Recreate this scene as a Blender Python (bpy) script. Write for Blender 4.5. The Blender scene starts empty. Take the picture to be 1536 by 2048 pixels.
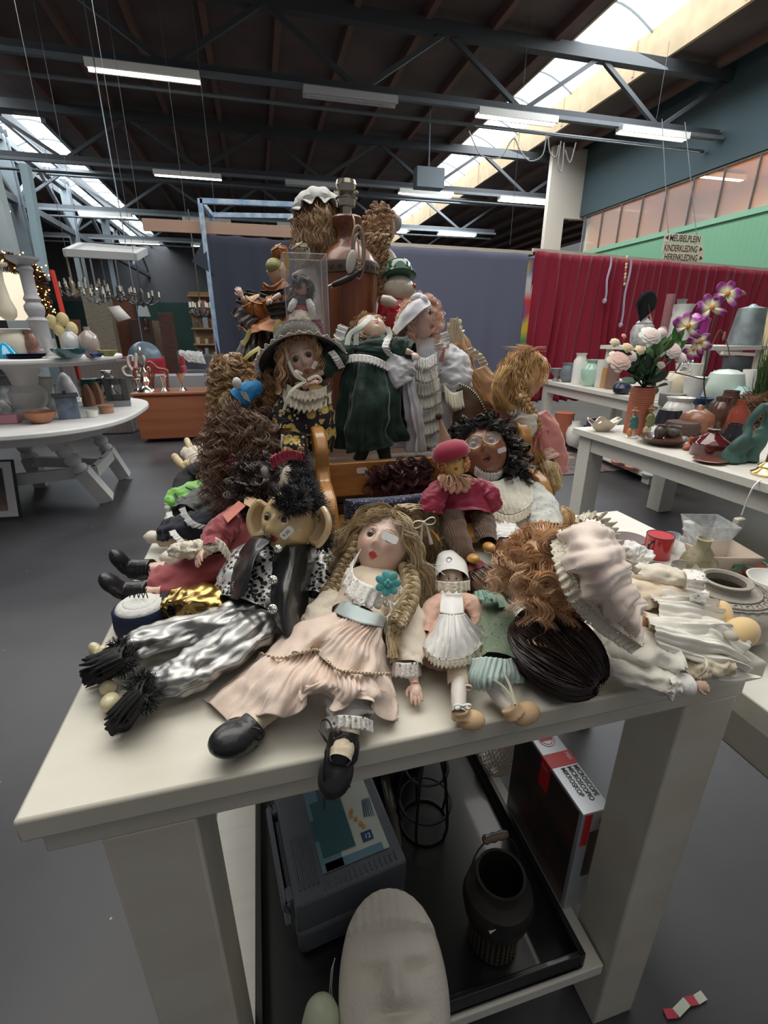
import bpy,bmesh,math,random
import numpy as np
from mathutils import Vector,Matrix,noise as mnoise
random.seed(7); np.random.seed(7)
S = bpy.context.scene
COL = S.collection
pi = math.pi
# ------------------------------------------------------------ camera
FPX = 930.0; PITCH = math.radians(20.8); YAW = math.radians(14.5); EYE = 1.35
cam_d = bpy.data.cameras.new('camera'); cam = bpy.data.objects.new('camera',cam_d); COL.objects.link(cam)
cam.location = (0,0,EYE); cam.rotation_euler = (pi/2-PITCH,0,-YAW)
cam_d.sensor_fit = 'VERTICAL'; cam_d.sensor_height = 36; cam_d.lens = FPX/2048*36
cam_d.clip_start = .05; cam_d.clip_end = 200
S.camera = cam
# ------------------------------------------------------------ world, lights, exposure
S.view_settings.view_transform = 'Standard'; S.view_settings.look = 'None'
S.view_settings.gamma = 1; S.view_settings.use_curve_mapping = False
S.view_settings.exposure = 0.3
w = bpy.data.worlds.new('hall_air'); S.world = w; w.use_nodes = True
w.node_tree.nodes['Background'].inputs[0].default_value = (.70,.70,.73,1)
w.node_tree.nodes['Background'].inputs[1].default_value = .195
def area(name,loc,rot,size,power,col):
 l = bpy.data.lights.new(name,'AREA'); l.shape = 'RECTANGLE'; l.size,l.size_y = size; l.energy = power; l.color = col
 o = bpy.data.objects.new(name,l); COL.objects.link(o); o.location = loc; o.rotation_euler = rot; return o
area('fill_behind_camera',(1.0,-1.2,5.8),(math.radians(-8),0,0),(5,4),62,(1,.975,.93))  # added soft fill above and behind the camera; the ceiling has no skylight here
area('added_overhead_fill',(.4,2.6,5.0),(0,0,0),(6,3),215,(1,.975,.92))  # added main light over the doll table; no lamp row is built here
area('skylight_daylight_right',(6.85,12,6.1),(0,math.radians(12),0),(1.8,14),420,(.86,.93,1))
area('skylight_daylight_left',(-5.4,14,6.1),(0,math.radians(-14),0),(1.6,14),380,(.88,.95,1))
area('ceiling_lamp_row_light',(.5,7.0,4.7),(0,0,0),(9,.6),170,(1,.98,.92))
# ------------------------------------------------------------ geometry helpers
TZ = .914                                    # height of the doll table's top
_fw = np.array([math.sin(YAW)*math.cos(PITCH),math.cos(YAW)*math.cos(PITCH),-math.sin(PITCH)])
_rt = np.array([math.cos(YAW),-math.sin(YAW),0]); _up = np.cross(_rt,_fw); _C = np.array([0,0,EYE])
def _ray(x,y): return _fw*FPX+_rt*(x-768)+_up*(1024-y)
def Z(x,y,z):                              # point of the picture on the level z
 d = _ray(x,y); return _C+d*((z-EYE)/d[2])
def T(x,y,h=0): return Z(x,y,TZ+h)       # h above the doll table
def D(x,y,Y):                              # on the upright plane at depth Y
 d = _ray(x,y); return _C+d*(Y/d[1])
def DX(x,y,X):
 d = _ray(x,y); return _C+d*(X/d[0])
def px(p,n): return n*float((np.array(p)-_C)@_fw)/FPX   # n pixels at p in metres
V3 = lambda *a: np.array(a,float)
def nrm(v): v = np.array(v,float); return v/(np.linalg.norm(v)+1e-12)

class MB:
 def __init__(s): s.v = []; s.f = []; s.c = []
 def add(s,vs,fs,col=(1,1,1)):
  b = len(s.v); s.v.extend([tuple(float(q) for q in p) for p in vs]); s.f.extend([tuple(b+i for i in f) for f in fs])
  if len(col) and hasattr(col[0],'__len__'): s.c.extend([tuple(c) for c in col])
  else: s.c.extend([tuple(col)]*len(vs))
  return s
 def box(s,c,size,rz=0,M=None,col=(1,1,1)):
  x,y,z = [q/2 for q in size]
  vs = [V3(i*x,j*y,k*z) for i in (-1,1) for j in (-1,1) for k in (-1,1)]
  if M is None: M = np.array([[math.cos(rz),-math.sin(rz),0],[math.sin(rz),math.cos(rz),0],[0,0,1]])
  vs = [M@v+np.array(c) for v in vs]
  return s.add(vs,[(0,1,3,2),(4,6,7,5),(0,4,5,1),(2,3,7,6),(0,2,6,4),(1,5,7,3)],col)
 def b2(s,lo,hi,col=(1,1,1)):
  lo = np.array(lo,float); hi = np.array(hi,float); return s.box((lo+hi)/2,np.abs(hi-lo),col=col)
 def beam(s,a,b,wd,ht=None,up=(0,0,1),col=(1,1,1)):
  a = np.array(a,float); b = np.array(b,float); ht = ht or wd; d = nrm(b-a); u = np.cross(d,up)
  if np.linalg.norm(u) < 1e-3: u = np.cross(d,(1,0,0))
  u = nrm(u); v = np.cross(u,d)
  return s.box((a+b)/2,(wd,np.linalg.norm(b-a),ht),M=np.stack([u,d,v],1),col=col)
 def tube(s,pts,r,n=8,col=(1,1,1),closed=False,cap=True,flat=1.0,up=None):
  P = np.array(pts,float); m = len(P)
  R = np.full(m,r,float) if not hasattr(r,'__len__') else np.array(r,float)
  if closed: t = np.roll(P,-1,0)-np.roll(P,1,0)
  else: t = np.gradient(P,axis=0)
  t /= (np.linalg.norm(t,axis=1,keepdims=True)+1e-12)
  u = np.array(up,float) if up is not None else (V3(0,0,1) if abs(t[0][2]) < .9 else V3(1,0,0))
  vs = []
  ang = np.arange(n)*2*pi/n; ca = np.cos(ang)[:,None]; sa = np.sin(ang)[:,None]
  for i in range(m):
   a = np.cross(t[i],u); a = a/(np.linalg.norm(a)+1e-12); b = np.cross(a,t[i])
   if up is None: u = b
   vs.append(P[i]+R[i]*(ca*a+sa*b*flat))
  vs = np.concatenate(vs); fs = []
  for i in range(m if closed else m-1):
   j = (i+1) % m
   for k in range(n): fs.append((i*n+k,i*n+(k+1) % n,j*n+(k+1) % n,j*n+k))
  if cap and not closed: fs.append(tuple(range(n-1,-1,-1))); fs.append(tuple((m-1)*n+k for k in range(n)))
  return s.add(vs,fs,col)
 def lathe(s,prof,c=(0,0,0),n=32,col=(1,1,1),ax=None,lean=None):
  M = ax if ax is not None else np.eye(3); c = np.array(c,float); vs = []; fs = []
  for r,z in prof:
   for k in range(n):
    a = 2*pi*k/n; vs.append(M@V3(r*math.cos(a),r*math.sin(a),z)+c)
  m = len(prof)
  for i in range(m-1):
   for k in range(n): fs.append((i*n+k,i*n+(k+1) % n,(i+1)*n+(k+1) % n,(i+1)*n+k))
  if prof[0][0] > 1e-4: fs.append(tuple(range(n-1,-1,-1)))
  if prof[-1][0] > 1e-4: fs.append(tuple((m-1)*n+k for k in range(n)))
  return s.add(vs,fs,col)
 def ell(s,c,r,n=16,m=10,M=None,col=(1,1,1)):
  if not hasattr(r,'__len__'): r = (r,r,r)
  M = np.eye(3) if M is None else M; c = np.array(c,float); vs = []; fs = []
  for i in range(m+1):
   t = pi*i/m
   for k in range(n):
    a = 2*pi*k/n; vs.append(M@V3(r[0]*math.sin(t)*math.cos(a),r[1]*math.sin(t)*math.sin(a),r[2]*math.cos(t))+c)
  for i in range(m):
   for k in range(n): fs.append((i*n+k,(i+1)*n+k,(i+1)*n+(k+1) % n,i*n+(k+1) % n))
  return s.add(vs,fs,col)
 def poly(s,pts,th,nv,col=(1,1,1)):            # a flat outline with real thickness th along nv
  nv = nrm(nv)*th; n = len(pts); vs = [np.array(p,float) for p in pts]+[np.array(p,float)+nv for p in pts]
  fs = [tuple(range(n)),tuple(range(2*n-1,n-1,-1))]+[(i,n+i,n+(i+1) % n,(i+1) % n) for i in range(n)]
  return s.add(vs,fs,col)
 def build(s,name,mat,parent=None,smooth=True,bevel=0,remesh=0,sub=0,solid=0,merge=True):
  me = bpy.data.meshes.new(name)
  off = V3(0,0,0)
  q = parent
  while q is not None: off = off+np.array(q.location); q = q.parent
  vs = np.array(s.v)-off
  me.from_pydata(vs.tolist(),[],s.f)
  ca = me.color_attributes.new('Col','FLOAT_COLOR','POINT')
  ca.data.foreach_set('color',np.concatenate([np.array(s.c,float),np.ones((len(s.c),1))],1).ravel())
  if merge:
   bm = bmesh.new(); bm.from_mesh(me); bmesh.ops.remove_doubles(bm,verts=bm.verts,dist=1e-5)
   bmesh.ops.recalc_face_normals(bm,faces=bm.faces); bm.to_mesh(me); bm.free()
  me.materials.append(mat)
  if smooth:
   me.polygons.foreach_set('use_smooth',[True]*len(me.polygons))
   me.set_sharp_from_angle(angle=math.radians(42))
  o = bpy.data.objects.new(name,me); COL.objects.link(o)
  if parent is not None: o.parent = parent
  if remesh:
   m = o.modifiers.new('remesh','REMESH'); m.mode = 'VOXEL'; m.voxel_size = remesh; m.use_smooth_shade = True
   m = o.modifiers.new('smooth','SMOOTH'); m.factor = .5; m.iterations = 3
  if bevel: m = o.modifiers.new('bevel','BEVEL'); m.width = bevel; m.segments = 2; m.limit_method = 'ANGLE'
  if solid: m = o.modifiers.new('solid','SOLIDIFY'); m.thickness = solid; m.offset = 0
  if sub: m = o.modifiers.new('sub','SUBSURF'); m.levels = sub; m.render_levels = sub
  return o
def tag(o,label=None,cat=None,group=None,kind=None):
 if label: o['label'] = label
 if cat: o['category'] = cat
 if group: o['group'] = group
 if kind: o['kind'] = kind
 return o
def thing(name,loc,label,cat,group=None):
 o = bpy.data.objects.new(name,None); COL.objects.link(o); o.location = [float(q) for q in loc]; o.empty_display_size = .05
 return tag(o,label,cat,group)
def dup(o,loc=None,rz=None,label=None,sc=None,parent=None):
 c = o.copy(); COL.objects.link(c)
 if parent is not None: c.parent = parent
 for ch in list(o.children): dup(ch,parent=c)
 if loc is not None: c.location = [float(q) for q in loc]
 if rz is not None: c.rotation_euler = (0,0,rz)
 if sc is not None: c.scale = (sc,sc,sc) if not hasattr(sc,'__len__') else sc
 if label: c['label'] = label
 return c
def struct(name,mb,mat,**k): return tag(mb.build(name,mat,**k),kind='structure')
# ------------------------------------------------------------ materials
def mat(name,col=(.8,.8,.8),rough=.5,metal=0,bump=0,bscale=40,var=0,vscale=5,col2=None,sheen=0,coat=0,emit=0,vc=False,
  trans=0,alpha=1,sub=0,wave=None,detail=3,aniso=0,stretch=None,ior=None):
 m = bpy.data.materials.new(name); m.use_nodes = True; nt = m.node_tree; N = nt.nodes; L = nt.links; B = N['Principled BSDF']
 B.inputs['Roughness'].default_value = rough; B.inputs['Metallic'].default_value = metal
 B.inputs['Base Color'].default_value = (*col,1)
 if ior: B.inputs['IOR'].default_value = ior
 if sheen: B.inputs['Sheen Weight'].default_value = sheen; B.inputs['Sheen Roughness'].default_value = .4
 if coat: B.inputs['Coat Weight'].default_value = coat; B.inputs['Coat Roughness'].default_value = .06
 if trans: B.inputs['Transmission Weight'].default_value = trans
 if sub: B.inputs['Subsurface Weight'].default_value = sub; B.inputs['Subsurface Scale'].default_value = .01
 if aniso: B.inputs['Anisotropic'].default_value = aniso
 if alpha < 1: B.inputs['Alpha'].default_value = alpha
 if emit: B.inputs['Emission Color'].default_value = (*col,1); B.inputs['Emission Strength'].default_value = emit
 tc = N.new('ShaderNodeTexCoord'); vec = tc.outputs['Object']
 if stretch:
  mp = N.new('ShaderNodeMapping'); mp.inputs['Scale'].default_value = stretch; L.new(vec,mp.inputs[0]); vec = mp.outputs[0]
 out = None
 if var:
  nz = N.new('ShaderNodeTexNoise'); nz.inputs['Scale'].default_value = vscale; nz.inputs['Detail'].default_value = 6; L.new(vec,nz.inputs['Vector'])
  cr = N.new('ShaderNodeValToRGB'); L.new(nz.outputs['Fac'],cr.inputs['Fac'])
  c2 = col2 or tuple(q*(1-var) for q in col)
  cr.color_ramp.elements[0].color = (*c2,1); cr.color_ramp.elements[1].color = (*col,1)
  cr.color_ramp.elements[0].position = .35; cr.color_ramp.elements[1].position = .62; out = cr.outputs[0]
 if vc:
  at = N.new('ShaderNodeAttribute'); at.attribute_name = 'Col'
  if out is None and col == (1,1,1): out = at.outputs['Color']
  else:
   mx = N.new('ShaderNodeMix'); mx.data_type = 'RGBA'; mx.blend_type = 'MULTIPLY'; mx.inputs[0].default_value = 1
   if out is None: mx.inputs[6].default_value = (*col,1)
   else: L.new(out,mx.inputs[6])
   L.new(at.outputs['Color'],mx.inputs[7]); out = mx.outputs[2]
 if out is not None: L.new(out,B.inputs['Base Color'])
 if bump or wave:
  bp = N.new('ShaderNodeBump'); bp.inputs['Strength'].default_value = bump or .3; bp.inputs['Distance'].default_value = .004
  if wave:
   wv = N.new('ShaderNodeTexWave'); wv.inputs['Scale'].default_value = wave[0]; wv.bands_direction = wave[1]; wv.inputs['Distortion'].default_value = wave[2]
   L.new(vec,wv.inputs['Vector']); L.new(wv.outputs['Fac'],bp.inputs['Height'])
  else:
   nb = N.new('ShaderNodeTexNoise'); nb.inputs['Scale'].default_value = bscale; nb.inputs['Detail'].default_value = detail
   L.new(vec,nb.inputs['Vector']); L.new(nb.outputs['Fac'],bp.inputs['Height'])
  L.new(bp.outputs[0],B.inputs['Normal'])
 return m
def pattern(name,base,spots,scale=60,rough=.8,sheen=.3,thr=(.3,.34),feature='F1',metal=0,rnd=1,bump=.15):
 """cloth printed with several colours of spots: each (colour, scale, threshold)"""
 m = mat(name,base,rough,metal,bump=bump,bscale=200,sheen=sheen); nt = m.node_tree; N = nt.nodes; L = nt.links; B = N['Principled BSDF']
 tc = N['Texture Coordinate'] if 'Texture Coordinate' in N else N.new('ShaderNodeTexCoord'); cur = None
 nzd = N.new('ShaderNodeTexNoise'); nzd.inputs['Scale'].default_value = scale*.8; L.new(tc.outputs['Object'],nzd.inputs['Vector'])
 ad = N.new('ShaderNodeMixRGB'); ad.blend_type = 'ADD'; ad.inputs[0].default_value = .35/scale*rnd; L.new(tc.outputs['Object'],ad.inputs[1]); L.new(nzd.outputs['Color'],ad.inputs[2])
 for i,(c,sc,t) in enumerate(spots):
  vo = N.new('ShaderNodeTexVoronoi'); vo.inputs['Scale'].default_value = sc; vo.feature = 'F1'
  mp = N.new('ShaderNodeMapping'); mp.inputs['Location'].default_value = (i*3.1,i*1.7,i*.9); L.new(ad.outputs[0],mp.inputs[0]); L.new(mp.outputs[0],vo.inputs['Vector'])
  if rnd == 0: vo.inputs['Randomness'].default_value = .15
  lt = N.new('ShaderNodeMath'); lt.operation = 'LESS_THAN'; lt.inputs[1].default_value = t; L.new(vo.outputs['Distance'],lt.inputs[0])
  mx = N.new('ShaderNodeMixRGB'); L.new(lt.outputs[0],mx.inputs[0]); mx.inputs[2].default_value = (*c,1)
  if cur is None: mx.inputs[1].default_value = (*base,1)
  else: L.new(cur,mx.inputs[1])
  cur = mx.outputs[0]
 L.new(cur,B.inputs['Base Color']); return m
def lace(name,col=(.85,.82,.74),scale=170,hole=.30):
 m = mat(name,col,.85,bump=.4,bscale=300,sheen=.3); nt = m.node_tree; N = nt.nodes; L = nt.links; B = N['Principled BSDF']
 tc = N['Texture Coordinate']; vo = N.new('ShaderNodeTexVoronoi'); vo.inputs['Scale'].default_value = scale; L.new(tc.outputs['Object'],vo.inputs['Vector'])
 gt = N.new('ShaderNodeMath'); gt.operation = 'GREATER_THAN'; gt.inputs[1].default_value = hole; L.new(vo.outputs['Distance'],gt.inputs[0]); L.new(gt.outputs[0],B.inputs['Alpha'])
 return m
def woodmat(name,c1,c2,rough=.45,sc=6,stretch=(1,12,12),coat=.2):
 m = mat(name,c1,rough,var=.4,vscale=sc,col2=c2,bump=.12,bscale=sc*2,stretch=stretch,coat=coat); return m
# ------------------------------------------------------------ palette
WHITEP = mat('white_paint',(.72,.70,.63),.45,var=.06,vscale=9,bump=.08,bscale=30,stretch=(1,6,6))
TOPP = mat('cream_tabletop_paint',(.66,.63,.54),.42,var=.1,vscale=5,col2=(.60,.565,.47),bump=.08,bscale=26,stretch=(1,2.5,2))
GREYP = mat('grey_white_paint',(.62,.62,.60),.5,var=.1,vscale=9)
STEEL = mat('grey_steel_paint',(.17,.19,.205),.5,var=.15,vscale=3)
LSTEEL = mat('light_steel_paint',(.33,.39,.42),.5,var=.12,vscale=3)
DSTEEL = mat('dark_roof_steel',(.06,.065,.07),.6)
TUBE = mat('fluorescent_glow',(1,.98,.88),emit=7)
HOUS = mat('lamp_housing_enamel',(.55,.55,.55),.4)
SKYG = mat('skylight_opal',(.90,.95,1),emit=3.2)
BLACKP = mat('black_plastic',(.012,.012,.014),.35)
BLACKM = mat('black_metal',(.02,.02,.022),.45,metal=.3)
CHROME = mat('chrome',(.8,.8,.82),.12,metal=1)
BRASS = mat('brass',(.72,.52,.25),.25,metal=1)
PAPER = mat('white_paper',(.78,.78,.76),.7)
GLASS = mat('clear_glass',(.93,.97,.96),.05,trans=.9,ior=1.3,alpha=.45)
PLASTIC = mat('clear_plastic_film',(.85,.87,.9),.12,alpha=.13)
# ============================================================ STRUCTURE
fl = mat('concrete_floor',(.068,.067,.075),.42,var=.4,vscale=1.3,bump=.06,bscale=14)
nt = fl.node_tree; N = nt.nodes; L = nt.links                     # pale specks of dust and paint on the floor
vo = N.new('ShaderNodeTexVoronoi'); vo.inputs['Scale'].default_value = 9; L.new(N['Texture Coordinate'].outputs['Object'],vo.inputs['Vector'])
lt = N.new('ShaderNodeMath'); lt.operation = 'LESS_THAN'; lt.inputs[1].default_value = .035; L.new(vo.outputs['Distance'],lt.inputs[0])
mx = N.new('ShaderNodeMixRGB'); L.new(lt.outputs[0],mx.inputs[0]); mx.inputs[2].default_value = (.35,.35,.36,1)
L.new(N['Principled BSDF'].inputs['Base Color'].links[0].from_socket,mx.inputs[1]); L.new(mx.outputs[0],N['Principled BSDF'].inputs['Base Color'])
struct('floor',MB().b2((-14,-4,-.1),(18,36,0)),fl)
# ceiling boards with the two skylight openings
CB = mat('brown_roof_boards',(.15,.11,.10),.8,var=.3,vscale=1.1,wave=(1.6,'X',.2),bump=.3)
ZR = 6.2; SR = (5.85,7.85); SL = (-6.4,-4.45)
c = MB()
for x0,x1,y0,y1 in ((-14,SL[0],-4,36),(SL[0],SL[1],-4,15.3),(SL[1],SR[0],-4,36),(SR[0],SR[1],29,36),(SR[0],SR[1],-4,3),(SR[1],18,-4,36)):
 c.b2((x0,y0,ZR),(x1,y1,ZR+.12))
struct('ceiling',c,CB)
TIM = mat('pale_timber_kerb',(.62,.48,.30),.7,var=.2,vscale=3)
k = MB()
k.b2((SR[1]-.04,3,ZR-.05),(SR[1]+.02,29,ZR+.62)); k.b2((SR[0]-.02,3,ZR-.02),(SR[0]+.02,29,ZR+.3))
for y in np.arange(3,29,2.4): k.b2((SR[1]-.06,y,ZR),(SR[1]-.03,y+.04,ZR+.6))
struct('trim_1',k,TIM)
k = MB()
for x in (SL[0],SL[1],-5.35): k.b2((x-.05,15.3,ZR-.1),(x+.05,36,ZR+.2))
struct('trim_2',k,STEEL)
def vault(x0,x1,y0,y1,z0,rise,name,ribs):
 g = MB(); r = MB(); n = 10
 prof = [(x0+(x1-x0)*i/n,z0+rise*math.sin(pi*i/n)) for i in range(n+1)]
 vs = [(x,y,z) for y in (y0,y1) for x,z in prof]
 g.add(vs,[(i,i+1,n+2+i,n+1+i) for i in range(n)])
 for y in np.arange(y0+.6,y1,ribs): r.tube([(x,y,z-.03) for x,z in prof],.022,5)
 struct(name,g,SKYG,merge=False); return r
r = vault(SR[0],SR[1],3,29,ZR+.55,.35,'window_1',1.25); struct('trim_3',r,LSTEEL)
r = vault(SL[0],SL[1],15.3,36,ZR+.3,.3,'window_2',1.4); struct('trim_4',r,LSTEEL)
PU = mat('red_brown_purlin',(.18,.10,.08),.75)
p = MB()
for x in np.arange(-13,17,1.15):
 if SR[0]-.1 < x < SR[1]+.1 or SL[0]-.1 < x < SL[1]+.1: continue
 p.b2((x-.05,-4,ZR-.17),(x+.05,36,ZR+.01))
struct('trim_5',p,PU)
# roof trusses, each a chord pair with diagonals
ROWS = [4.6,9.25,14.0,18.75,23.5]
for i,y in enumerate(ROWS):
 t = MB(); x0,x1 = -12.5,9.2
 t.b2((x0,y-.08,ZR-.32),(x1,y+.08,ZR-.14)); t.b2((x0,y-.06,4.98),(x1,y+.06,5.12))
 xs = np.arange(x0,x1+.1,1.45)
 for j in range(len(xs)-1):
  a,b = (5.05,ZR-.25) if j % 2 == 0 else (ZR-.25,5.05)
  t.beam((xs[j],y,a),(xs[j+1],y,b),.07)
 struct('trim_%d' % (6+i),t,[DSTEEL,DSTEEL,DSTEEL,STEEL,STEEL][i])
# lamp rails under the trusses
for i,y in enumerate(ROWS[1:]):
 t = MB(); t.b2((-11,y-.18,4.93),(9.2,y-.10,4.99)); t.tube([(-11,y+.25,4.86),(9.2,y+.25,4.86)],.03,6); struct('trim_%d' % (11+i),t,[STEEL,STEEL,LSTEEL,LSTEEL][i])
# left column row with the raking girder
for i,(y) in enumerate((7.6,11.9,16.2,20.5,25)):
 x = -5.75; t = MB(); t.b2((x-.13,y-.13,0),(x+.13,y-.10,ZR)); t.b2((x-.13,y+.10,0),(x+.13,y+.13,ZR)); t.b2((x-.02,y-.1,0),(x+.02,y+.1,ZR))
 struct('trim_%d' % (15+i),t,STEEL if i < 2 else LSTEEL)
t = MB(); x = -5.75
t.b2((x-.09,7.6,4.55),(x+.09,34,4.72)); t.b2((x-.09,7.6,5.9),(x+.09,34,6.05))
ys = np.arange(7.6,34,2.15)
for j in range(len(ys)-1):
 a,b = (4.63,5.97) if j % 2 == 0 else (5.97,4.63); t.beam((x,ys[j],a),(x,ys[j+1],b),.1)
struct('trim_20',t,STEEL)
# far and side walls
GW = mat('far_grey_wall',(.16,.16,.165),.8,wave=(1.2,'X',0),bump=.4)
DG = mat('far_green_wall',(.035,.085,.068),.7,wave=(1.5,'X',0),bump=.3)
struct('wall_back',MB().b2((-14,33,3.2),(18,33.2,ZR+1)),GW)
struct('wall_back_lower',MB().b2((-14,32.9,0),(18,33.1,3.2)),DG)
struct('wall_left',MB().b2((-13.2,8,0),(-13,36,ZR+.2)),mat('left_grey_wall',(.20,.18,.165),.8))
MG = mat('mint_green_cladding',(.19,.42,.25),.55,wave=(2.6,'Y',0),bump=.8)
XM = 9.3
struct('wall_right',MB().b2((XM,3,1.95),(XM+.1,13.4,3.5)),MG)
m = MB(); m.b2((XM-.04,3,3.48),(XM+.14,13.4,3.58)); m.b2((XM-.03,3,1.9),(XM+.12,13.4,1.97))
struct('trim_21',m,mat('mint_green_trim',(.26,.5,.33),.5))
struct('wall_right_lower',MB().b2((XM+.05,3,0),(XM+.12,13.4,1.92)),mat('warm_cream_wall',(.75,.58,.33),.7))
struct('wall_right_upper',MB().b2((XM-.05,2,4.5),(XM+.2,14,ZR)),mat('petrol_dark_board',(.05,.085,.095),.7))
m = MB()
for y in np.arange(3.2,13.5,.72): m.tube([(XM,y,3.55),(XM,y,4.52)],.022,6)
m.b2((XM-.02,3,4.46),(XM+.04,13.4,4.52))
struct('trim_22',m,mat('dark_glazing_bar',(.10,.10,.095),.4))
struct('window_3',MB().b2((XM+.03,3,3.55),(XM+.04,13.4,4.48)),mat('mezzanine_glass',(.9,.92,.9),.05,alpha=.16))
IW = mat('orange_office_wall',(.66,.37,.15),.7,emit=0)
m = MB(); m.b2((XM+3.5,2,3.3),(XM+3.6,14,5.2)); m.b2((XM+.2,2,3.3),(XM+3.5,14,3.38)); m.b2((XM+.2,13.3,3.3),(XM+3.5,13.4,5.2)); m.b2((XM+.2,2,5.1),(XM+3.5,14,5.2))
struct('wall_office',m,IW)
# wall across at the end of the mezzanine, with a window
CW = mat('cream_wall',(.62,.55,.47),.7)
m = MB(); y = 13.5
m.b2((8.2,y,0),(8.75,y+.15,6.1)); m.b2((8.75,y,0),(10.4,y+.15,3.1)); m.b2((8.75,y,4.45),(10.4,y+.15,6.1)); m.b2((10.4,y,0),(10.9,y+.15,6.1))
struct('wall_end',m,CW)
m = MB(); m.b2((9.6,y-.03,3),(9.7,y+.1,4.5)); m.b2((8.7,y-.03,3.05),(10.4,y+.1,3.15)); struct('window_4',m,WHITEP)
# fluorescent lamps
lamp_i = 0
def lamp(x,y,z,on,label,L=1.5):
 t = thing('fluorescent_lamp',(x,y,z),label,'ceiling lamp')
 MB().b2((x-L/2,y-.07,z),(x+L/2,y+.07,z+.07)).build('housing',HOUS,t)
 b = MB(); b.lathe([(.019,-L/2+.03),(.019,L/2-.03)],(x,y-.035,z-.022),8,ax=np.array([[0,0,1],[0,1,0],[-1,0,0]]))
 b.lathe([(.019,-L/2+.03),(.019,L/2-.03)],(x,y+.035,z-.022),8,ax=np.array([[0,0,1],[0,1,0],[-1,0,0]]))
 b.build('lamp_tube',TUBE if on else GREYP,t)
 b = MB(); b.b2((x-L/2,y-.1,z-.03),(x+L/2,y-.07,z+.07)); b.b2((x-L/2,y+.07,z-.03),(x+L/2,y+.1,z+.07)); b.build('reflector',HOUS if not on else mat('lit_reflector',(1,.98,.9),.4),t)
 return t
LP = 'lit twin-tube batten lamp under the roof, '
lamp(-1.2,9.05,4.86,1,LP+'nearest at upper left'); lamp(1.8,9.05,4.86,0,'unlit grey batten lamp on the nearest truss, above the wooden lamp base')
lamp(4.72,9.05,4.86,1,LP+'nearest row, before the right skylight'); lamp(7.55,9.05,4.86,1,LP+'nearest row, far right')
lamp(-1.2,13.8,4.86,1,LP+'second row, above blue frame'); lamp(1.8,13.8,4.86,0,'unlit batten lamp on the second truss, left of the bare lamp socket')
lamp(4.72,13.8,4.86,1,LP+'second row, beside right skylight'); lamp(7.6,13.8,4.86,1,LP+'second row, far right')
for x,s in ((-7.2,'far left'),(-4.2,'second from left'),(-1.2,'above navy curtain'),(1.8,'near mop cap doll'),(4.9,'above blue-grey curtain'),(7.6,'far right')):
 lamp(x,18.55,4.86,1,LP+'third row, '+s)
for x,s in ((-9.5,'far left'),(-4.2,'left of slatted rack'),(-1.5,'right of slatted rack'),(4.9,'right')):
 lamp(x,23.3,4.86,1,LP+'fourth row, '+s)
for i,(y,s) in enumerate(((5.2,'nearest'),(8.2,'middle'),(11,'farthest'))):
 lamp(XM+2.0,y,4.95,1,'lit tube lamp in the orange room behind the mezzanine glass, the %s one' % s,1.4)
# office light from its own lamps
area('office_lamps_light',(XM+1.8,7.5,4.9),(0,0,0),(2,8),90,(1,.85,.6))
# ============================================================ TABLES AND CURTAINS
def text_mb(body,size,origin,xdir,ydir,bold=0,sx=1.0,extr=.0006):
 cu = bpy.data.curves.new('t','FONT'); cu.body = body; cu.size = size; cu.extrude = extr; cu.offset = bold
 o = bpy.data.objects.new('t',cu); COL.objects.link(o); dg = bpy.context.evaluated_depsgraph_get(); me = bpy.data.meshes.new_from_object(o.evaluated_get(dg))
 bpy.data.objects.remove(o); xd = nrm(xdir); yd = nrm(ydir); zd = np.cross(xd,yd); O = np.array(origin,float)
 m = MB(); m.add([O+xd*v.co.x*sx+yd*v.co.y+zd*v.co.z for v in me.vertices],[tuple(p.vertices) for p in me.polygons]); return m
def xf(mb,c,rz):                                    # turn a builder's points about c
 a,b = math.cos(rz),math.sin(rz); mb.v = [(c[0]+a*(x-c[0])-b*(y-c[1]),c[1]+b*(x-c[0])+a*(y-c[1]),z) for x,y,z in mb.v]; return mb
# the doll table
X0,X1,Y0,Y1 = -.268,.668,.389,1.98
t = thing('display_table',(.2,1.2,0),'cream painted wooden workbench heaped with dolls, with a lower shelf','table')
b = MB(); b.b2((X0,Y0,TZ-.03),(X1,Y1,TZ)); b.build('tabletop',TOPP,t,bevel=.004)
b = MB(); b.b2((X0+.012,Y0+.012,TZ-.064),(X1-.012,Y0+.034,TZ-.0305)); b.b2((X0+.012,Y1-.034,TZ-.064),(X1-.012,Y1-.012,TZ-.0305))
b.b2((X0+.012,Y0+.034,TZ-.064),(X0+.034,Y1-.034,TZ-.0305)); b.b2((X1-.034,Y0+.034,TZ-.064),(X1-.012,Y1-.034,TZ-.0305)); b.build('apron',TOPP,t,bevel=.002)
for x in (-.207,.555):
 for y in (.402,1.86):
  MB().b2((x,y,0),(x+.096,y+.096,TZ-.064)).build('leg',TOPP,t,bevel=.004)
MB().b2((-.205,.41,.17),(.55,1.94,.20)).build('lower_shelf',WHITEP,t,bevel=.003)
# things on the lower shelf
TRAYM = mat('black_lacquer',(.010,.011,.013),.28,coat=.3)
b = MB(); tx0,tx1,ty0,ty1 = -.105,.505,.415,1.05
b.b2((tx0,ty0,.202),(tx1,ty1,.212)); b.b2((tx0,ty0,.212),(tx0+.01,ty1,.25)); b.b2((tx1-.01,ty0,.212),(tx1,ty1,.25)); b.b2((tx0+.01,ty0,.212),(tx1-.01,ty0+.01,.25)); b.b2((tx0+.01,ty1-.01,.212),(tx1-.01,ty1,.25))
tag(b.build('black_tray',TRAYM,bevel=.002),'large black lacquered tray lying on the lower shelf','tray')
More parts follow.
